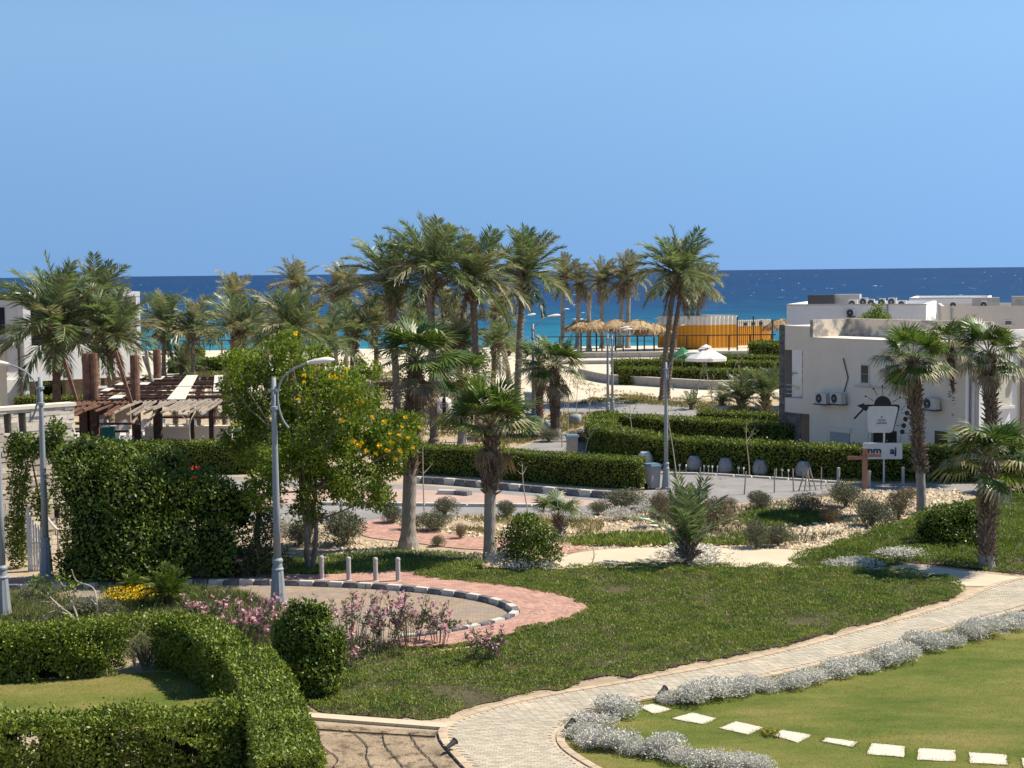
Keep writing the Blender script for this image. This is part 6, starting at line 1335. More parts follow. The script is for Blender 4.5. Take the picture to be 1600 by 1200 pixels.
slab(MB(), PD(860, 600, 166).x - so_.x, 0, -.1, PD(1050, 600, 166).x - so_.x, .6, .35).obj('wall_core', MATS['roof_concrete'], sw_); slab(MB(), PD(859, 600, 166).x - so_.x, -.05, .352, PD(1051, 600, 166).x - so_.x, .65, .42).obj('coping', MATS['villa_beige'], sw_)
# curved planter wall
pc = crom([P(*q) for q in [(905, 588), (950, 598), (1000, 602), (1060, 606), (1120, 609), (1175, 607), (1192, 603)]], 6); hw = .72
V, F = [], []; inn, ou = offset(pc, .16), offset(pc, -.16); o0 = pc[3]
for a, b in zip(ou, inn): V += [(a.x - o0.x, a.y - o0.y, -.1), (a.x - o0.x, a.y - o0.y, hw), (b.x - o0.x, b.y - o0.y, hw), (b.x - o0.x, b.y - o0.y, -.1)]
for i in range(len(pc) - 1):
    for j in range(4): F.append((4 * i + j, 4 * (i + 1) + j, 4 * (i + 1) + (j + 1) % 4, 4 * i + (j + 1) % 4))
F += [(3, 2, 1, 0), tuple(4 * (len(pc) - 1) + j for j in range(4))]
cw = add('planter_wall', mesh_from('planter_wall', V, F, MATS['roof_concrete']), None, (o0.x, o0.y, 0), label='curved grey planter wall before the far hedges', cat='wall')
V, F = [], []; inn, ou = offset(pc, .20), offset(pc, -.20)
for a, b in zip(ou, inn): V += [(a.x - o0.x, a.y - o0.y, hw + .003), (a.x - o0.x, a.y - o0.y, hw + .07), (b.x - o0.x, b.y - o0.y, hw + .07), (b.x - o0.x, b.y - o0.y, hw + .003)]
for i in range(len(pc) - 1):
    for j in range(4): F.append((4 * i + j, 4 * (i + 1) + j, 4 * (i + 1) + (j + 1) % 4, 4 * i + (j + 1) % 4))
add('coping', mesh_from('coping', V, F, MATS['villa_beige']), cw)

# ================================================================== lamp posts
m_plain('lamp_paint', (0.27, 0.295, 0.305), 0.10, 5, 0.55, 0.3, 40, 0.15, stain=((0.40, 0.40, 0.38), 3, 0.66)); m_plain('lamp_head_paint', (0.72, 0.69, 0.60), 0.06, 4, 0.5, 0.3); m_plain('lamp_glass', (0.50, 0.50, 0.46), 0.05, 4, 0.2, 0.5)
def lamp_meshes():
    H = 6.8; d = {}
    d['base'] = MB().lathe([(.27, 0), (.27, .10), (.24, .14), (.21, .5), (.17, 1.05), (.155, 1.08)], 20, flute=.07).lathe([(.17, 1.08), (.185, 1.12), (.15, 1.17), (.135, 1.30), (.165, 1.34), (.165, 1.39), (.12, 1.45)], 16).mesh('base', MATS['lamp_paint'])
    d['pole'] = MB().lathe([(.115, 1.45), (.105, 3.0), (.085, 5.0), (.075, H - 1.2), (.075, H)], 14).mesh('pole', MATS['lamp_paint'])
    d['collar'] = MB().lathe([(.07, 0), (.125, .02), (.125, .10), (.07, .12)], 12).mesh('collar', MATS['lamp_paint'])
    arm = crom([(.42, 0, H - 1.50), (.24, 0, H - 1.22), (.13, 0, H - .82), (.12, 0, H - .42), (.26, 0, H - .04), (.52, 0, H + .20), (.80, 0, H + .34), (1.02, 0, H + .41)], 5)
    d['arm'] = MB().tube(arm, [.032] * len(arm), 8).mesh('arm', MATS['lamp_paint'])
    V, F = [], []; n = 12; prof = [(0, .05, .05), (.08, .085, .07), (.25, .14, .10), (.48, .17, .12), (.66, .145, .10), (.78, .08, .05), (.82, .01, .01)]
    for (x, w, h) in prof:
        for j in range(n):
            a = 2 * math.pi * j / n; V.append((1.0 + x, w * math.cos(a), H + .42 + .10 * x + (h if math.sin(a) > 0 else h * .55) * math.sin(a)))
    for i in range(len(prof) - 1):
        for j in range(n): F.append((i * n + j, i * n + (j + 1) % n, (i + 1) * n + (j + 1) % n, (i + 1) * n + j))
    F += [tuple(range(n)), tuple((len(prof) - 1) * n + j for j in range(n))[::-1]]
    d['lamp_head'] = mesh_from('lamp_head', V, F, MATS['lamp_head_paint'], True)
    return d, H
LM, LH = lamp_meshes()
for mn in ('pole', 'arm'): LM[mn].polygons.foreach_set('use_smooth', [True] * len(LM[mn].polygons))
def lamp_post(b, ytop, rz, label):
    base = P(*b); top = PD(b[0], ytop, base.y); sc_ = top.z / LH
    o = empty('street_lamp', base, rz, label, 'street lamp', 'lamp posts of the estate', scale=sc_)
    for nme in ('base', 'pole', 'arm', 'lamp_head'): add(nme, LM[nme], o)
    for z in (LH - .42, LH - .95): add('collar', LM['collar'], o, (0, 0, z))
lamp_post((435, 947), 590, 0, 'tall grey lamp post arching before the yellow flowering tree')
lamp_post((73, 906), 589, math.pi * .98, 'grey lamp post before the stone wall, its head pointing away from the tree')
lamp_post((5, 964), 580, math.pi, 'grey lamp post at the picture edge, cut off by it')
lamp_post((1041, 764), 566, .1, 'grey lamp post beside the wheeled bin and box hedge corner')
lamp_post((950, 657), 522, .2, 'far lamp post at the road fork, nearer one of a close pair')
lamp_post((957, 648), 524, .2, 'far lamp post at the road fork, hidden partner of a close pair')
lamp_post((834, 677), 506, .3, 'slim lamp post on the road island before the tall dark palm')
lamp_post((782, 640), 566, .1, 'small far lamp post beyond the grove')
lamp_post((586, 652), 566, .2, 'far lamp post between flowering tree and grove')
lamp_post((1056, 566), 512, .2, 'tiny far lamp post behind the double trunk palm')
lamp_post((810, 616), 500, .4, 'far lamp post behind the dark crowned palm')

# ================================================================== bins
m_plain('bin_grey', (0.30, 0.29, 0.28), 0.10, 5, 0.7, 0.25, stain=((0.20, 0.19, 0.18), 4, 0.6)); m_plain('bin_lid', (0.12, 0.22, 0.27), 0.12, 5, 0.6, 0.3); m_plain('rubber', (0.02, 0.02, 0.02), 0.1, 5, 0.8, 0.2)
def wheelie():
    r = empty('wheeled_bin', (0, 0, 0), 0, 'x', 'bin', 'wheeled bins')
    MB().box((0, 0, .50), (.46, .50, .88), M=Matrix.Identity(4)).obj('body', MATS['bin_grey'], r)
    body = [c for c in r.children][0]; me = body.data
    for v in me.vertices:
        f = .82 + .18 * (v.co.z - .06) / .88; v.co.x *= f; v.co.y *= f
    l = MB().box((0, 0, .985), (.56, .62, .07), taper=.92).obj('lid', MATS['bin_lid'], r); MB().bar((-.22, .34, .95), (.22, .34, .95), .035).obj('handle', MATS['bin_lid'], r)
    MB().box((0, -.27, .93), (.5, .04, .05)).obj('rim', MATS['bin_grey'], r)
    for s in (-1, 1): MB().tube([(.20 * s - .03, .18, .11), (.20 * s + .03, .18, .11)], .11, 12).obj('wheel', MATS['rubber'], r)
    return r
wb0 = wheelie(); first = True
for (x, y, rz, t) in [(1020, 764, .5, 'grey wheeled bin with blue lid at the box hedge corner'), (894, 716, .1, 'grey wheeled bin with blue lid behind the box hedge'), (826, 640, .1, 'dark wheeled bin beside the tall dark palm trunk'), (829, 678, .0, 'grey wheeled bin at the foot of the slim lamp post')]:
    if first: wb0.location = P(x, y); wb0.rotation_euler = (0, 0, rz); wb0['label'] = t; wb0.scale = (1.15,) * 3; first = False
    else: copy_tree(wb0, P(x, y), rz, t, scale=1.25)

# ================================================================== urns along the hedge
m_plain('urn_glaze', (0.27, 0.285, 0.285), 0.2, 4, 0.6, 0.3, 30, 0.3, stain=((0.42, 0.41, 0.38), 3, 0.56)); m_plain('urn_white', (0.58, 0.57, 0.54), 0.12, 4, 0.7, 0.25, stain=((0.38, 0.37, 0.34), 3, 0.62))
urn_m = {k: MB().lathe([(.35, 0), (.39, .14), (.385, .36), (.33, .58), (.25, .72), (.19, .77), (.15, .77), (.14, .70)], 16).mesh('body', MATS[k]) for k in ('urn_glaze', 'urn_white')}
for m_ in urn_m.values(): m_.polygons.foreach_set('use_smooth', [True] * len(m_.polygons))
urn_s = MB().tube([(.34, -.12, .55), (.40, -.34, .0)], .02, 5).mesh('prop_stick', MATS['twig'])
for i, (x, y, k, sc_, t) in enumerate([(1008, 730, 'urn_white', 1.05, 'pale urn peeping over the box hedge corner'), (1085, 736, 'urn_glaze', 1.0, 'blue grey urn at the long hedge, first beyond the lamp post'), (1134, 739, 'urn_glaze', 1.0, 'blue grey urn at the long hedge, second beyond the lamp post'), (1188, 742, 'urn_glaze', 1.0, 'blue grey urn beside the crooked pale sapling'), (1256, 746, 'urn_glaze', 1.05, 'round grey urn behind the leaning stakes'), (907, 664, 'urn_glaze', 1.0, 'tipped grey urn on the road island grass'), (858, 678, 'urn_white', 1.1, 'white urn under the dark stemmed fan palm'), (694, 650, 'urn_white', 1.9, 'big pale urn lying among the grove trunks')]):
    o = empty('urn', P(x, y), i * .9, t, 'urn', 'urns along the verge', scale=sc_); lying = k == 'urn_white' and sc_ > 1.5 or y == 664
    add('body', urn_m[k], o, (0, 0, .30) if lying else (0, 0, 0), rot=(R(80), 0, 0) if lying else None)
    if not lying: add('prop_stick', urn_s, o); add('prop_stick', urn_s, o, rz=2.2)

# ================================================================== bollards, stakes
m_plain('bollard_paint', (0.44, 0.42, 0.385), 0.12, 5, 0.7, 0.25, stain=((0.30, 0.28, 0.26), 4, 0.64))
bo_m = MB().lathe([(.075, 0), (.075, .70), (.085, .71), (.085, .74), (.07, .78), (.03, .80)], 12).mesh('post', MATS['bollard_paint']); bo_b = MB().lathe([(.12, 0), (.12, .03), (.08, .05)], 12).mesh('base', MATS['bollard_paint'])
for i, (x, y, h) in enumerate([(503, 906, 1.0), (545, 908, 1.0), (587, 909, 1.0), (622, 909, 1.0)]):
    o = empty('bollard', P(x, y, .07), 0, 'grey steel bollard on the brick pavement, %s one counted from the lamp post' % ordinal(i), 'bollard', 'bollards on the brick pavement'); add('post', bo_m, o); add('base', bo_b, o)
for i, (x, y, t) in enumerate([(1310, 757, 'grey bollard across the road, first of those beside the brown sign post'), (1358, 762, 'pale bollard right behind the brown sign post'.replace('right ', 'just ')), (1411, 756, 'grey bollard beside the smooth palm foot'), (1450, 752, 'grey bollard just past the smooth palm foot'), (1497, 750, 'grey bollard beside the dark bristly palm'), (534, 812, 'grey bollard at the start of the brick path')]):
    o = empty('bollard', P(x, y), 0, t, 'bollard', 'bollards across the road', scale=1.0); add('post', bo_m, o); add('base', bo_b, o)
sk = MB().tube([(0, 0, -.1), (.02, 0, 1.05)], [.035, .028], 6).mesh('stake', MATS['wood_grey'])
for i, (x, y, lean, t) in enumerate([(1163, 773, .05, 'grey wooden stake at the road edge, first beyond the young date palm'), (1210, 770, .0, 'grey wooden stake at the road edge, second beyond the young date palm'), (1240, 768, .05, 'dark stake, first of the leaning cluster'), (1248, 768, -.3, 'leaning stake, second of the cluster'), (1257, 768, -.3, 'leaning stake, third of the cluster'), (1266, 767, -.28, 'leaning stake, fourth of the cluster'), (1275, 766, -.3, 'leaning stake, fifth of the cluster'), (1283, 766, .0, 'upright stake closing the leaning cluster'), (1095, 766, .06, 'lone grey stake behind the young date palm')]):
    add('stake', sk, None, P(x, y), rot=(0, lean, i), label=t, cat='stake', group='wooden stakes at the road edge')
lbl = MB().tube([(0, 0, -.05), (0, 0, .42)], .012, 5).box((0, 0, .45), (.10, .03, .10)).mesh('plant_marker', MATS['metal_pale'])
for i, x in enumerate((1062, 1072, 1100, 1107, 1113, 1121, 1154, 1162, 1213, 1222, 1232)):
    add('plant_marker', lbl, None, P(x, 741 + (x - 1062) * .05), rz=i, label='little pale marker peg before the long hedge, %s one from the lamp post' % ordinal(i), cat='peg', group='marker pegs before the hedge')

# ================================================================== signs
m_plain('sign_black', (0.022, 0.021, 0.022), 0.2, 5, 0.6, 0.3); m_plain('sign_white', (0.62, 0.62, 0.58), 0.06, 3, 0.6, 0.3, stain=((0.46, 0.45, 0.40), 2, 0.66)); m_plain('sign_navy', (0.03, 0.022, 0.09), 0.1, 5, 0.6, 0.3); m_plain('sign_grey_ink', (0.22, 0.24, 0.23), 0.1, 5, 0.7, 0.2)
sb = P(1381, 755); sY = sb.y; SX, SZ = Vector((1, 0, 0)), Vector((0, 0, 1))
sg = empty('hanging_sign', sb, 0, 'white rounded sign in a black frame shaped like a sun and arrow, lettered board below', 'sign')
def w2(x, y): q = PD(x, y, sY) - sb; return (q.x, q.z)
def plate(name, pts, mat, y0, th, par=None, smooth=False): return MB().prism([w2(*p) for p in pts], (0, y0, 0), SX, SZ, (0, th, 0)).obj(name, MATS[mat], par or sg)
def rnd(pts, k=4, r=.18):
    out = []
    for i, p in enumerate(pts):
        a, b = Vector(pts[i - 1]), Vector(pts[(i + 1) % len(pts)]); p = Vector(p); s, e = p.lerp(a, r), p.lerp(b, r)
        for j in range(k + 1): t = j / k; out.append(tuple(s.lerp(p, t).lerp(p.lerp(e, t), t)))
    return out
plate('panel', rnd([(1355, 634.5), (1403.5, 634.5), (1394, 676), (1356, 676)], 5, .16), 'sign_white', -.06, .05)
plate('frame', rnd([(1347, 632), (1406.5, 632), (1395, 677), (1393, 676), (1404, 635), (1356, 635), (1352, 642), (1349, 637)], 3, .1), 'sign_black', -.05, .08)
plate('sun_disc', [(1379 + 13.2 * math.cos(R(a)), 633.5 - 15 * math.sin(R(a))) for a in range(0, 181, 12)], 'sign_black', -.08, .10)
plate('arrow', [(1338, 633.5), (1350, 629.5), (1349.2, 632.5), (1356, 633), (1356, 638), (1352, 642.5), (1349, 640.3), (1335, 655), (1333, 653.5), (1347, 638.5)], 'sign_black', -.10, .05)
for (x0, y0, x1, y1) in [(1365, 626, 1352.5, 619), (1371, 618, 1364.5, 607), (1379, 618, 1378.5, 603.5), (1388.5, 619, 1394.5, 608.5), (1393.5, 628.5, 1406.5, 621)]:
    a, b = w2(x0, y0), w2(x1, y1); ra = MB().tube([(a[0], -.04, a[1]), (b[0], -.04, b[1])], .016, 5).obj('ray', MATS['sign_black'], sg)
    if (x1, y1) != (1394.5, 608.5): MB().lathe([(.005, -.05), (.045, -.025), (.055, 0), (.045, .025), (.005, .05)], 10, (b[0], -.04, b[1])).obj('ray_tip', MATS['sign_black'], ra)
for (x, y) in [(1420, 635.5), (1417, 645.5), (1414.5, 654.7), (1411.7, 665), (1409.5, 674.5)]:
    plate('disc', [(x + 3.6 * math.cos(a * .524), y + 3.9 * math.sin(a * .524)) for a in range(12)], 'sign_black', -.07, .06)
for (x0, y0, x1, y1) in [(1408, 641, 1419, 627), (1406, 645, 1414, 645.5), (1400, 664.5, 1409, 664.8), (1420, 659, 1434, 657), (1412, 677, 1428, 676), (1357, 677, 1356, 692), (1408, 680, 1406, 691)]:
    a, b = w2(x0, y0), w2(x1, y1); MB().tube([(a[0], -.03, a[1]), (b[0], -.03, b[1])], .012, 5).obj('wire_stay', MATS['unit_dark'], sg)
a = w2(1380, 675); MB().tube([(0, .02, -.05), (0, .02, a[1])], .045, 8).obj('pole', MATS['metal_pale'], sg)
bd = plate('board', rnd([(1348, 692), (1409, 692), (1409, 717), (1348, 717)], 2, .04), 'sign_white', -.10, .14)
def lettering(txt, x, y, hpx, mat, par, yy, name='lettering', bold=.0, sx=1.0):
    c = bpy.data.curves.new(name, 'FONT'); c.body = txt; c.size = hpx / SC(sb); c.extrude = .006; c.offset = bold; c.align_x = 'CENTER'; c.materials.append(MATS[mat])
    o = bpy.data.objects.new(name, c); COL.objects.link(o); q = w2(x, y); o.location = (q[0], yy, q[1]); o.rotation_euler = (R(90), 0, 0); me = bpy.data.meshes.new_from_object(o); bpy.data.objects.remove(o); o = add(name, me, par, (q[0], yy, q[1]), rot=(R(90), 0, 0), scale=(sx, 1, 1)); return o
lettering('nm', 1365.5, 708.2, 15.0, 'sign_navy', bd, -.112, bold=.014, sx=1.15); lettering('aj', 1395, 708.8, 15.5, 'sign_navy', bd, -.112, bold=.014, sx=1.05)
pn = [c for c in sg.children if c.name.startswith('panel')][0]
for (x0, x1, y) in [(1371.0, 1384.0, 656.5), (1369.5, 1385.0, 661.0)]:
    mb = MB(); k = 0; x = x0
    while x < x1:
        wd_px = random.uniform(.5, 1.5); mb.prism([w2(x, y + 1.3), w2(x + wd_px, y + 1.3), w2(x + wd_px, y - 1.2 - .5 * (k % 2)), w2(x, y - 1.2 - .5 * (k % 2))], (0, -.068, 0), SX, SZ, (0, .006, 0)); x += wd_px + .45; k += 1
    mb.obj('faded_lettering', MATS['sign_grey_ink'], pn, kind='stuff')
plate('emblem', [(1377 + 1.5 * math.cos(a * .785), 651.5 + 1.8 * math.sin(a * .785)) for a in range(8)], 'sign_grey_ink', -.070, .008, pn)
pb_ = P(1351, 766); ps = empty('direction_post', pb_, 0, 'reddish brown wooden post with stub signboards before the lettered board', 'sign'); s_ = SC(pb_)
zt_ = PD(1351, 700, pb_.y).z; m_plain('red_wood', (0.30, 0.165, 0.12), 0.15, 5, 0.8, 0.2)
MB().box((0, 0, zt_ / 2 - .05), (.20, .20, zt_ + .1)).obj('post', MATS['red_wood'], ps)
for (x0, x1, y) in [(1323, 1349, 715), (1353, 1376, 711)]:
    a, b = PD(x0, y, pb_.y) - pb_, PD(x1, y, pb_.y) - pb_; MB().box(((a.x + b.x) / 2, -.13, a.z), (abs(b.x - a.x), .05, .16)).obj('signboard', MATS['red_wood'], ps)

# ================================================================== thatched parasols, white parasol
m_leaf('thatch', [(0.26, 0.16, 0.075), (0.40, 0.27, 0.14), (0.56, 0.42, 0.25)], 0.1, 0.9, 0.05, 0.2, 2, (1, .9, .7))
def thatch_parasol(b, ytop, wpx, label, seed):
    base = P(*b); h = PD(b[0], ytop, base.y).z; w = 1.3 * wpx / SC(base) / 2; r = np.random.default_rng(seed)
    o = empty('thatched_parasol', base, 0, label, 'parasol', 'thatched beach parasols'); MB().tube([(0, 0, -.1), (0, 0, h * .95)], .10, 8).obj('pole', MATS['stem_dark'], o)
    n = 1500; a = r.uniform(0, 6.28, n); q = r.random(n) ** .6; p = np.stack([q * w * np.cos(a), q * w * np.sin(a), h - .28 * w * q ** 1.6 - q * .35], 1); dr = np.stack([np.cos(a), np.sin(a), -.5 - q * 1.2], 1) + r.normal(0, .3, (n, 3))
    c = o; cap = MB().lathe([(w * .96, h - .28 * w - .42), (w * .8, h - .2 * w - .30), (w * .4, h - .07 * w - .12), (.05, h)], 14).obj('roof', MATS['thatch'], o)
    add('thatch', mesh_np('thatch', leaves(p, dr, .75 * r.uniform(.6, 1.3, n), .14, r), 4, MATS['thatch']), o)
for i, (x, y, yt, w, t) in enumerate([(908, 549, 500, 40, 'thatched parasol behind the bare dead palm, first of the row'), (932, 549, 500, 44, 'thatched parasol next to the first one in the row'), (962, 549, 499, 46, 'thatched parasol in the middle of the row'), (996, 549, 499, 54, 'wide thatched parasol fourth in the row'), (1022, 549, 505, 44, 'ragged thatched parasol against the beach cabin'), (1221, 545, 498, 40, 'thatched parasol between slatted fence and villa'), (278, 552, 505, 56, 'thatched parasol seen between the palms behind the pergola'), (312, 552, 507, 46, 'thatched parasol half hidden by the slim date palm')]): thatch_parasol((x, y), yt, w, t, i)
m_plain('canvas_white', (0.72, 0.70, 0.66), 0.05, 2, 0.8, 0.2)
ub = P(1103, 590); us = SC(ub); um = empty('garden_parasol', ub, .2, 'open white garden parasol behind the far hedges', 'parasol'); zt_ = PD(1103, 541, ub.y).z; ze = PD(1103, 559, ub.y).z; wr = 34 / us
MB().tube([(0, 0, -.1), (0, 0, zt_)], .05, 8).obj('pole', MATS['metal_grey'], um)
for k in range(8):
    a0, a1 = k * math.pi / 4, (k + 1) * math.pi / 4; p0, p1 = Vector((math.cos(a0) * wr, math.sin(a0) * wr, ze)), Vector((math.cos(a1) * wr, math.sin(a1) * wr, ze)); tp_ = Vector((0, 0, zt_)); m0, m1 = tp_.lerp(p0, .25), tp_.lerp(p1, .25)
    mb = MB(); mb._add([m0, p0, p1, m1, p0 + Vector((0, 0, -.28)), p1 + Vector((0, 0, -.28)), (p0 + p1) / 2 * 1.0 + Vector((0, 0, .0))], [(0, 1, 2, 3), (1, 4, 5, 2)]); mb.obj('canopy_panel', MATS['canvas_white'], um)
MB().lathe([(wr * .30, zt_ - .10), (.05, zt_ + .18)], 8).obj('canopy_cap', MATS['canvas_white'], um)
for (x, t) in ((1088, 'dark garden chair under the white parasol, nearer the double palm'), (1118, 'dark garden chair under the white parasol, nearer the villa')):
    b = P(x, 592); o = empty('garden_chair', b, 0, t, 'chair', 'chairs under the white parasol')
    MB().box((0, 0, .45), (.5, .5, .05)).obj('seat', MATS['unit_dark'], o); MB().box((0, .24, .75), (.5, .04, .5)).obj('backrest', MATS['unit_dark'], o)
    for sx in (-.22, .22):
        for sy in (-.22, .22): MB().bar((sx, sy, 0), (sx, sy, .43), .04).obj('leg', MATS['unit_dark'], o)
gb = P(1066, 590); m_plain('green_cloth', (0.05, 0.20, 0.08), .1, 4); gu = empty('green_umbrella', gb, 0, 'folded green parasol beside the double trunk palm', 'parasol'); MB().tube([(0, 0, 0), (0, 0, 2.9)], .04, 6).obj('pole', MATS['metal_grey'], gu); MB().lathe([(1.0, 1.9), (.95, 2.1), (.3, 2.7), (.03, 2.9)], 10, flute=.12).obj('canopy', MATS['green_cloth'], gu)
# brown shade canopies in the grove
for (x0, x1, y, yb, t) in [(588, 622, 600, 650, 'brown timber shade canopy behind the grove trunks'), (690, 742, 617, 660, 'low brown timber canopy beyond the big pale urn')]:
    b = P((x0 + x1) / 2, yb); o = empty('shade_canopy', b, 0, t, 'canopy', 'timber canopies in the grove'); s_ = SC(b); w = (x1 - x0) / s_; h = PD((x0 + x1) / 2, y, b.y).z
    MB().box((0, 0, h), (w, 2.2, .12), M=Matrix.Rotation(-.14, 4, 'X')).obj('roof', MATS['wood_brown'], o)
    for sx in (-.42, .42):
        for sy in (-.8, .8): MB().box((w * sx, sy, h / 2 - .08), (.16, .16, h - .1)).obj('post', MATS['wood_dark'], o)
    MB().box((0, 0, .45), (w * .7, .4, .06)).obj('bench', MATS['wood_brown'], o)
# grey pot for the spiky palm
pp = P(1128, 654); MB().lathe([(.34, 0), (.48, .75), (.52, .78), (.52, .86), (.44, .86), (.42, .7)], 16).obj('palm_pot', MATS['urn_glaze'], loc=pp, label='grey tapered pot holding the spiky palm', cat='pot')

# ================================================================== white gate
m_plain('gate_white', (0.72, 0.71, 0.67), 0.06, 4, 0.6, 0.25)
gb = P(54, 892); gt = empty('garden_gate', gb, 0, 'white slatted garden gate with curved top under the vine arch', 'gate'); gs_ = SC(gb)
def gx(x, y): q = PD(x, y, gb.y) - gb; return q.x, q.z
for i in range(7):
    f = i / 6; x = gx(43 + 25 * f, 800)[0]; zt_ = gx(43, 800 + 26 * math.sin(f * math.pi / 2) ** 1.1 + (0 if i else -8))[1]; MB().box((x, 0, zt_ / 2), (.055 if 0 < i < 6 else .09, .05, zt_)).obj('slat', MATS['gate_white'], gt)
tp_ = [(gx(43 + 25 * f / 8, 0)[0], 0, gx(43, 803 + 26 * math.sin(f / 8 * math.pi / 2) ** 1.1)[1]) for f in range(9)]; MB().tube(tp_, .045, 6).obj('top_rail', MATS['gate_white'], gt)
for y in (848, 884): a, b = gx(43, y), gx(68, y); MB().bar((a[0], .03, a[1]), (b[0], .03, b[1]), .07, .05).obj('rail', MATS['gate_white'], gt)
lbp = P(91, 880); lo_ = empty('garden_lantern', lbp, 0, 'small dark lantern on a stick beside the white gate', 'lantern'); zl = PD(91, 800, lbp.y).z
MB().tube([(0, 0, -.05), (.02, 0, zl - .2)], .025, 6).obj('pole', MATS['twig'], lo_); MB().box((.02, 0, zl - .02), (.16, .16, .34)).obj('lantern_body', MATS['unit_dark'], lo_); MB().lathe([(.14, 0), (.02, .14)], 8, (.02, 0, zl + .152)).obj('lantern_cap', MATS['unit_dark'], lo_)

# ================================================================== plastic chairs on the pergola terrace
m_plain('plastic_white', (0.72, 0.70, 0.66), 0.04, 4, 0.5, 0.3)
def plastic_chair():
    o = empty('plastic_chair', (0, 0, 0), 0, 'x', 'chair', 'white plastic chairs on the pergola terrace')
    MB().box((0, 0, .43), (.46, .44, .04)).obj('seat', MATS['plastic_white'], o)
    pts = [(-.22, 0), (.22, 0), (.20, .38), (.10, .46), (-.10, .46), (-.20, .38)]; MB().prism(pts, (0, .20, .45), SX, SZ, (0, .035, 0)).obj('backrest', MATS['plastic_white'], o)
    for sx in (-1, 1):
        MB().tube(crom([(.25 * sx, -.2, .42), (.26 * sx, -.2, .64), (.26 * sx, .0, .66), (.23 * sx, .2, .66)], 3), .025, 6).obj('armrest', MATS['plastic_white'], o)
        for sy in (-1, 1): MB().bar((.20 * sx, .19 * sy, .41), (.23 * sx, .22 * sy, 0), .05).obj('leg', MATS['plastic_white'], o)
    return o
pc0 = plastic_chair(); first = True
for i, (x, y, rz, t) in enumerate([(159, 668, .4, 'white plastic chair beside the dark pergola post'), (176, 666, 2.0, 'white plastic chair in the middle of the pergola terrace'), (192, 668, 3.6, 'white plastic chair before the leaning pergola beam'), (229, 667, .3, 'white plastic chair behind the terrace wall, nearest the post'.replace(', nearest', ', close to')), (262, 666, 1.2, 'white plastic chair behind the terrace wall, second'), (284, 666, 5.0, 'white plastic chair behind the terrace wall beside the grey stump'), (296, 666, 4.0, 'white plastic chair behind the terrace wall under the roof panel')]):
    q = PD(x, y, 84.5); loc = (q.x, 84.5, .95)
    if first: pc0.location = loc; pc0.rotation_euler = (0, 0, rz); pc0['label'] = t; first = False; pc0.scale = (1.3,) * 3
    else: copy_tree(pc0, loc, rz, t, scale=1.3)
ft = empty('terrace_floor', (PD(230, 660, 86).x, 87, 0), 0, kind='structure'); 
slab(MB(), -8, -3.6, -.1, 8, 4, .93).obj('floor_slab', MATS['villa_beige'], ft)
m_plain('green_paint', (0.05, 0.20, 0.17), .1, 4)
gbx = PD(165, 687, 82); o = empty('green_planter', (gbx.x, 82, 0), 0, 'turquoise planter box behind the dark clipped hedge', 'planter'); slab(MB(), -.5, -.2, 0, .5, .2, 1.9).obj('box', MATS['green_paint'], o); slab(MB(), -.54, -.24, 1.903, .54, .24, 1.97).obj('rim', MATS['green_paint'], o)

# ================================================================== stepping stones, spotlights, small things
st = [((998, 1104), (1022, 1101), (1049, 1110), (1021, 1117)), ((1050, 1124), (1080, 1115), (1120, 1124), (1097, 1133)), ((1123, 1139), (1150, 1129), (1193, 1138), (1168, 1149)), ((1206, 1150), (1222, 1142), (1267, 1150), (1246, 1162)), ((1284, 1160), (1290, 1154), (1340, 1161), (1332, 1169)), ((1355, 1180), (1362, 1163), (1414, 1168), (1412, 1185)), ((1433, 1189), (1436, 1171), (1493, 1174), (1492, 1191)), ((1516, 1194), (1514, 1177), (1572, 1181), (1575, 1197)), ((1600, 1202), (1596, 1186), (1650, 1190), (1656, 1208))]
for i, q in enumerate(st):
    w = [P(*p) for p in q]; c = sum(w, Vector()) / 4; pts = []
    for k in range(4):
        a, b = w[k], w[(k + 1) % 4]
        for j in range(4): v = a.lerp(b, j / 4) - c; pts.append((v.x + (random.uniform(-.02, .02) if j else 0), v.y + (random.uniform(-.025, .025) if j else 0)))
    if sum(pts[k][0] * pts[(k + 1) % 16][1] - pts[(k + 1) % 16][0] * pts[k][1] for k in range(16)) < 0: pts = pts[::-1]
    MB().prism(pts, (0, 0, .028), (1, 0, 0), (0, 1, 0), (0, 0, -.06)).obj('stepping_stone', MATS['slab_limestone'], loc=c, label='pale limestone stepping stone in the lawn, %s one counted from the cream path' % ordinal(i), cat='stepping stone', group='stepping stones across the lawn')
tx, ty = [], []
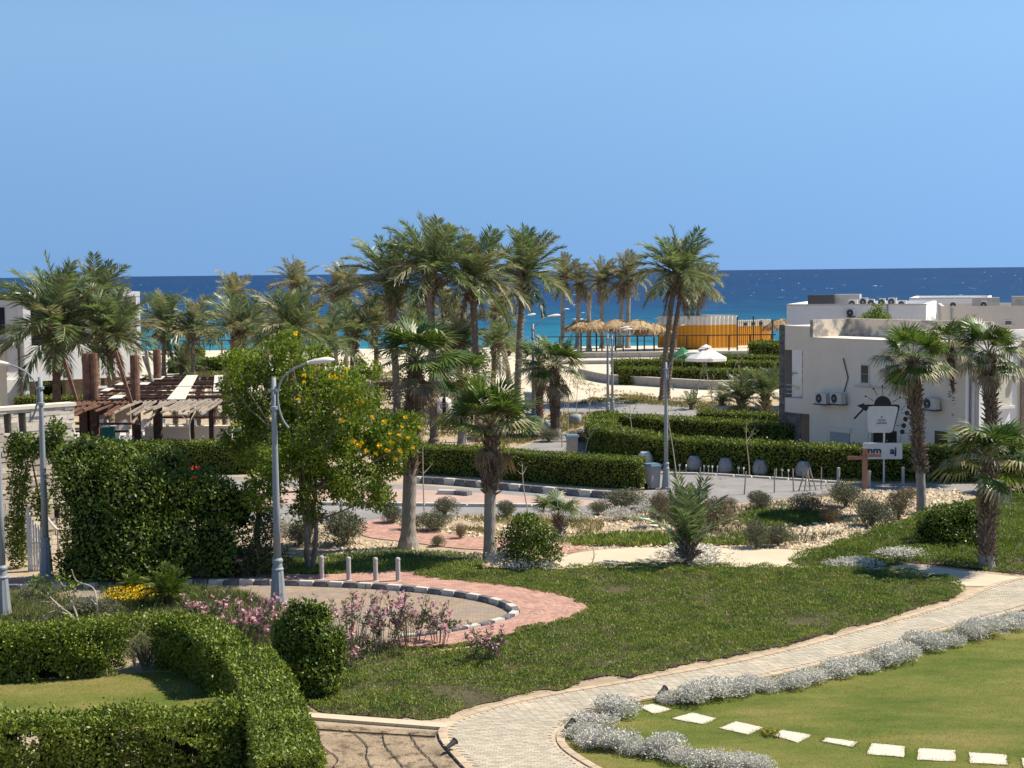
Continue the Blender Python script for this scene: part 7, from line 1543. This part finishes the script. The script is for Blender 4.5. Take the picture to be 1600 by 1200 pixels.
for q in st:
    w = [P(*p) for p in q]
    for k in range(4):
        a, b = w[k], w[(k + 1) % 4]
        for j in range(70):
            v = a.lerp(b, random.random()); tx.append(v.x + random.gauss(0, .035)); ty.append(v.y + random.gauss(0, .035))
add('edge_grass', mesh_np('edge_grass', blades(np.array(tx), np.array(ty), np.full(len(tx), .008), .05, .014, .7), 3, MATS['turf_blade']), kind='stuff', label='grass creeping over the edges of the stepping stones')
for (x, y, t) in [(703, 1178, 'small black spotlight on the bare bed beside the path'), (1033, 1093, 'small black spotlight at the start of the dusty miller border'), (888, 1146, 'small black spotlight tucked under the lower dusty millers')]:
    o = empty('garden_spotlight', P(x, y), .6, t, 'spotlight', 'garden spotlights'); MB().tube([(0, 0, -.05), (0, 0, .16)], .012, 6).obj('spike', MATS['unit_dark'], o)
    MB().tube([(-.10, -.02, .15), (.02, 0, .19), (.12, .02, .23)], [.035, .05, .065], 10).obj('lamp_body', MATS['unit_dark'], o); MB().tube([(.12, .02, .23), (.155, .027, .243)], [.065, .085], 10).obj('hood', MATS['unit_dark'], o)
for n_ in ('stone_wall', 'beach_wall', 'terrace_wall', 'planter_wall', 'sand_step'): bpy.data.objects[n_]['kind'] = 'thing'
# painted kerb before the box hedge and pale kerbs of the pink paving
def kerb_row(parent, pts, mats, L=.62, w=.25, h=.22, z=0):
    ks = resample(crom([P(*p) for p in pts], 8), L + .03); ms = [kerb_mesh(MATS[m_], L, w, h) for m_ in mats]
    for i, (a, b) in enumerate(zip(ks, ks[1:])): d = b - a; add('kerb_stone', ms[i % len(ms)], parent, ((a.x + b.x) / 2, (a.y + b.y) / 2, z), math.atan2(d.y, d.x))
rd = bpy.data.objects['road']
kerb_row(rd, [(640, 754), (700, 757), (800, 766), (880, 773), (945, 778), (985, 780)], ['kerb_white', 'kerb_black', 'kerb_black'], .6, .3, .3)
kerb_row(rd, [(500, 789), (600, 790), (700, 791), (800, 792), (900, 793)], ['kerb_white'], .9, .3, .14)
kerb_row(rd, [(684, 772), (720, 773), (736, 775)], ['kerb_white', 'kerb_black'], .8, .4, .2)
kerb_row(rd, [(1032, 741), (1100, 742), (1200, 748), (1340, 757)], ['villa_beige'], .9, .2, .10)
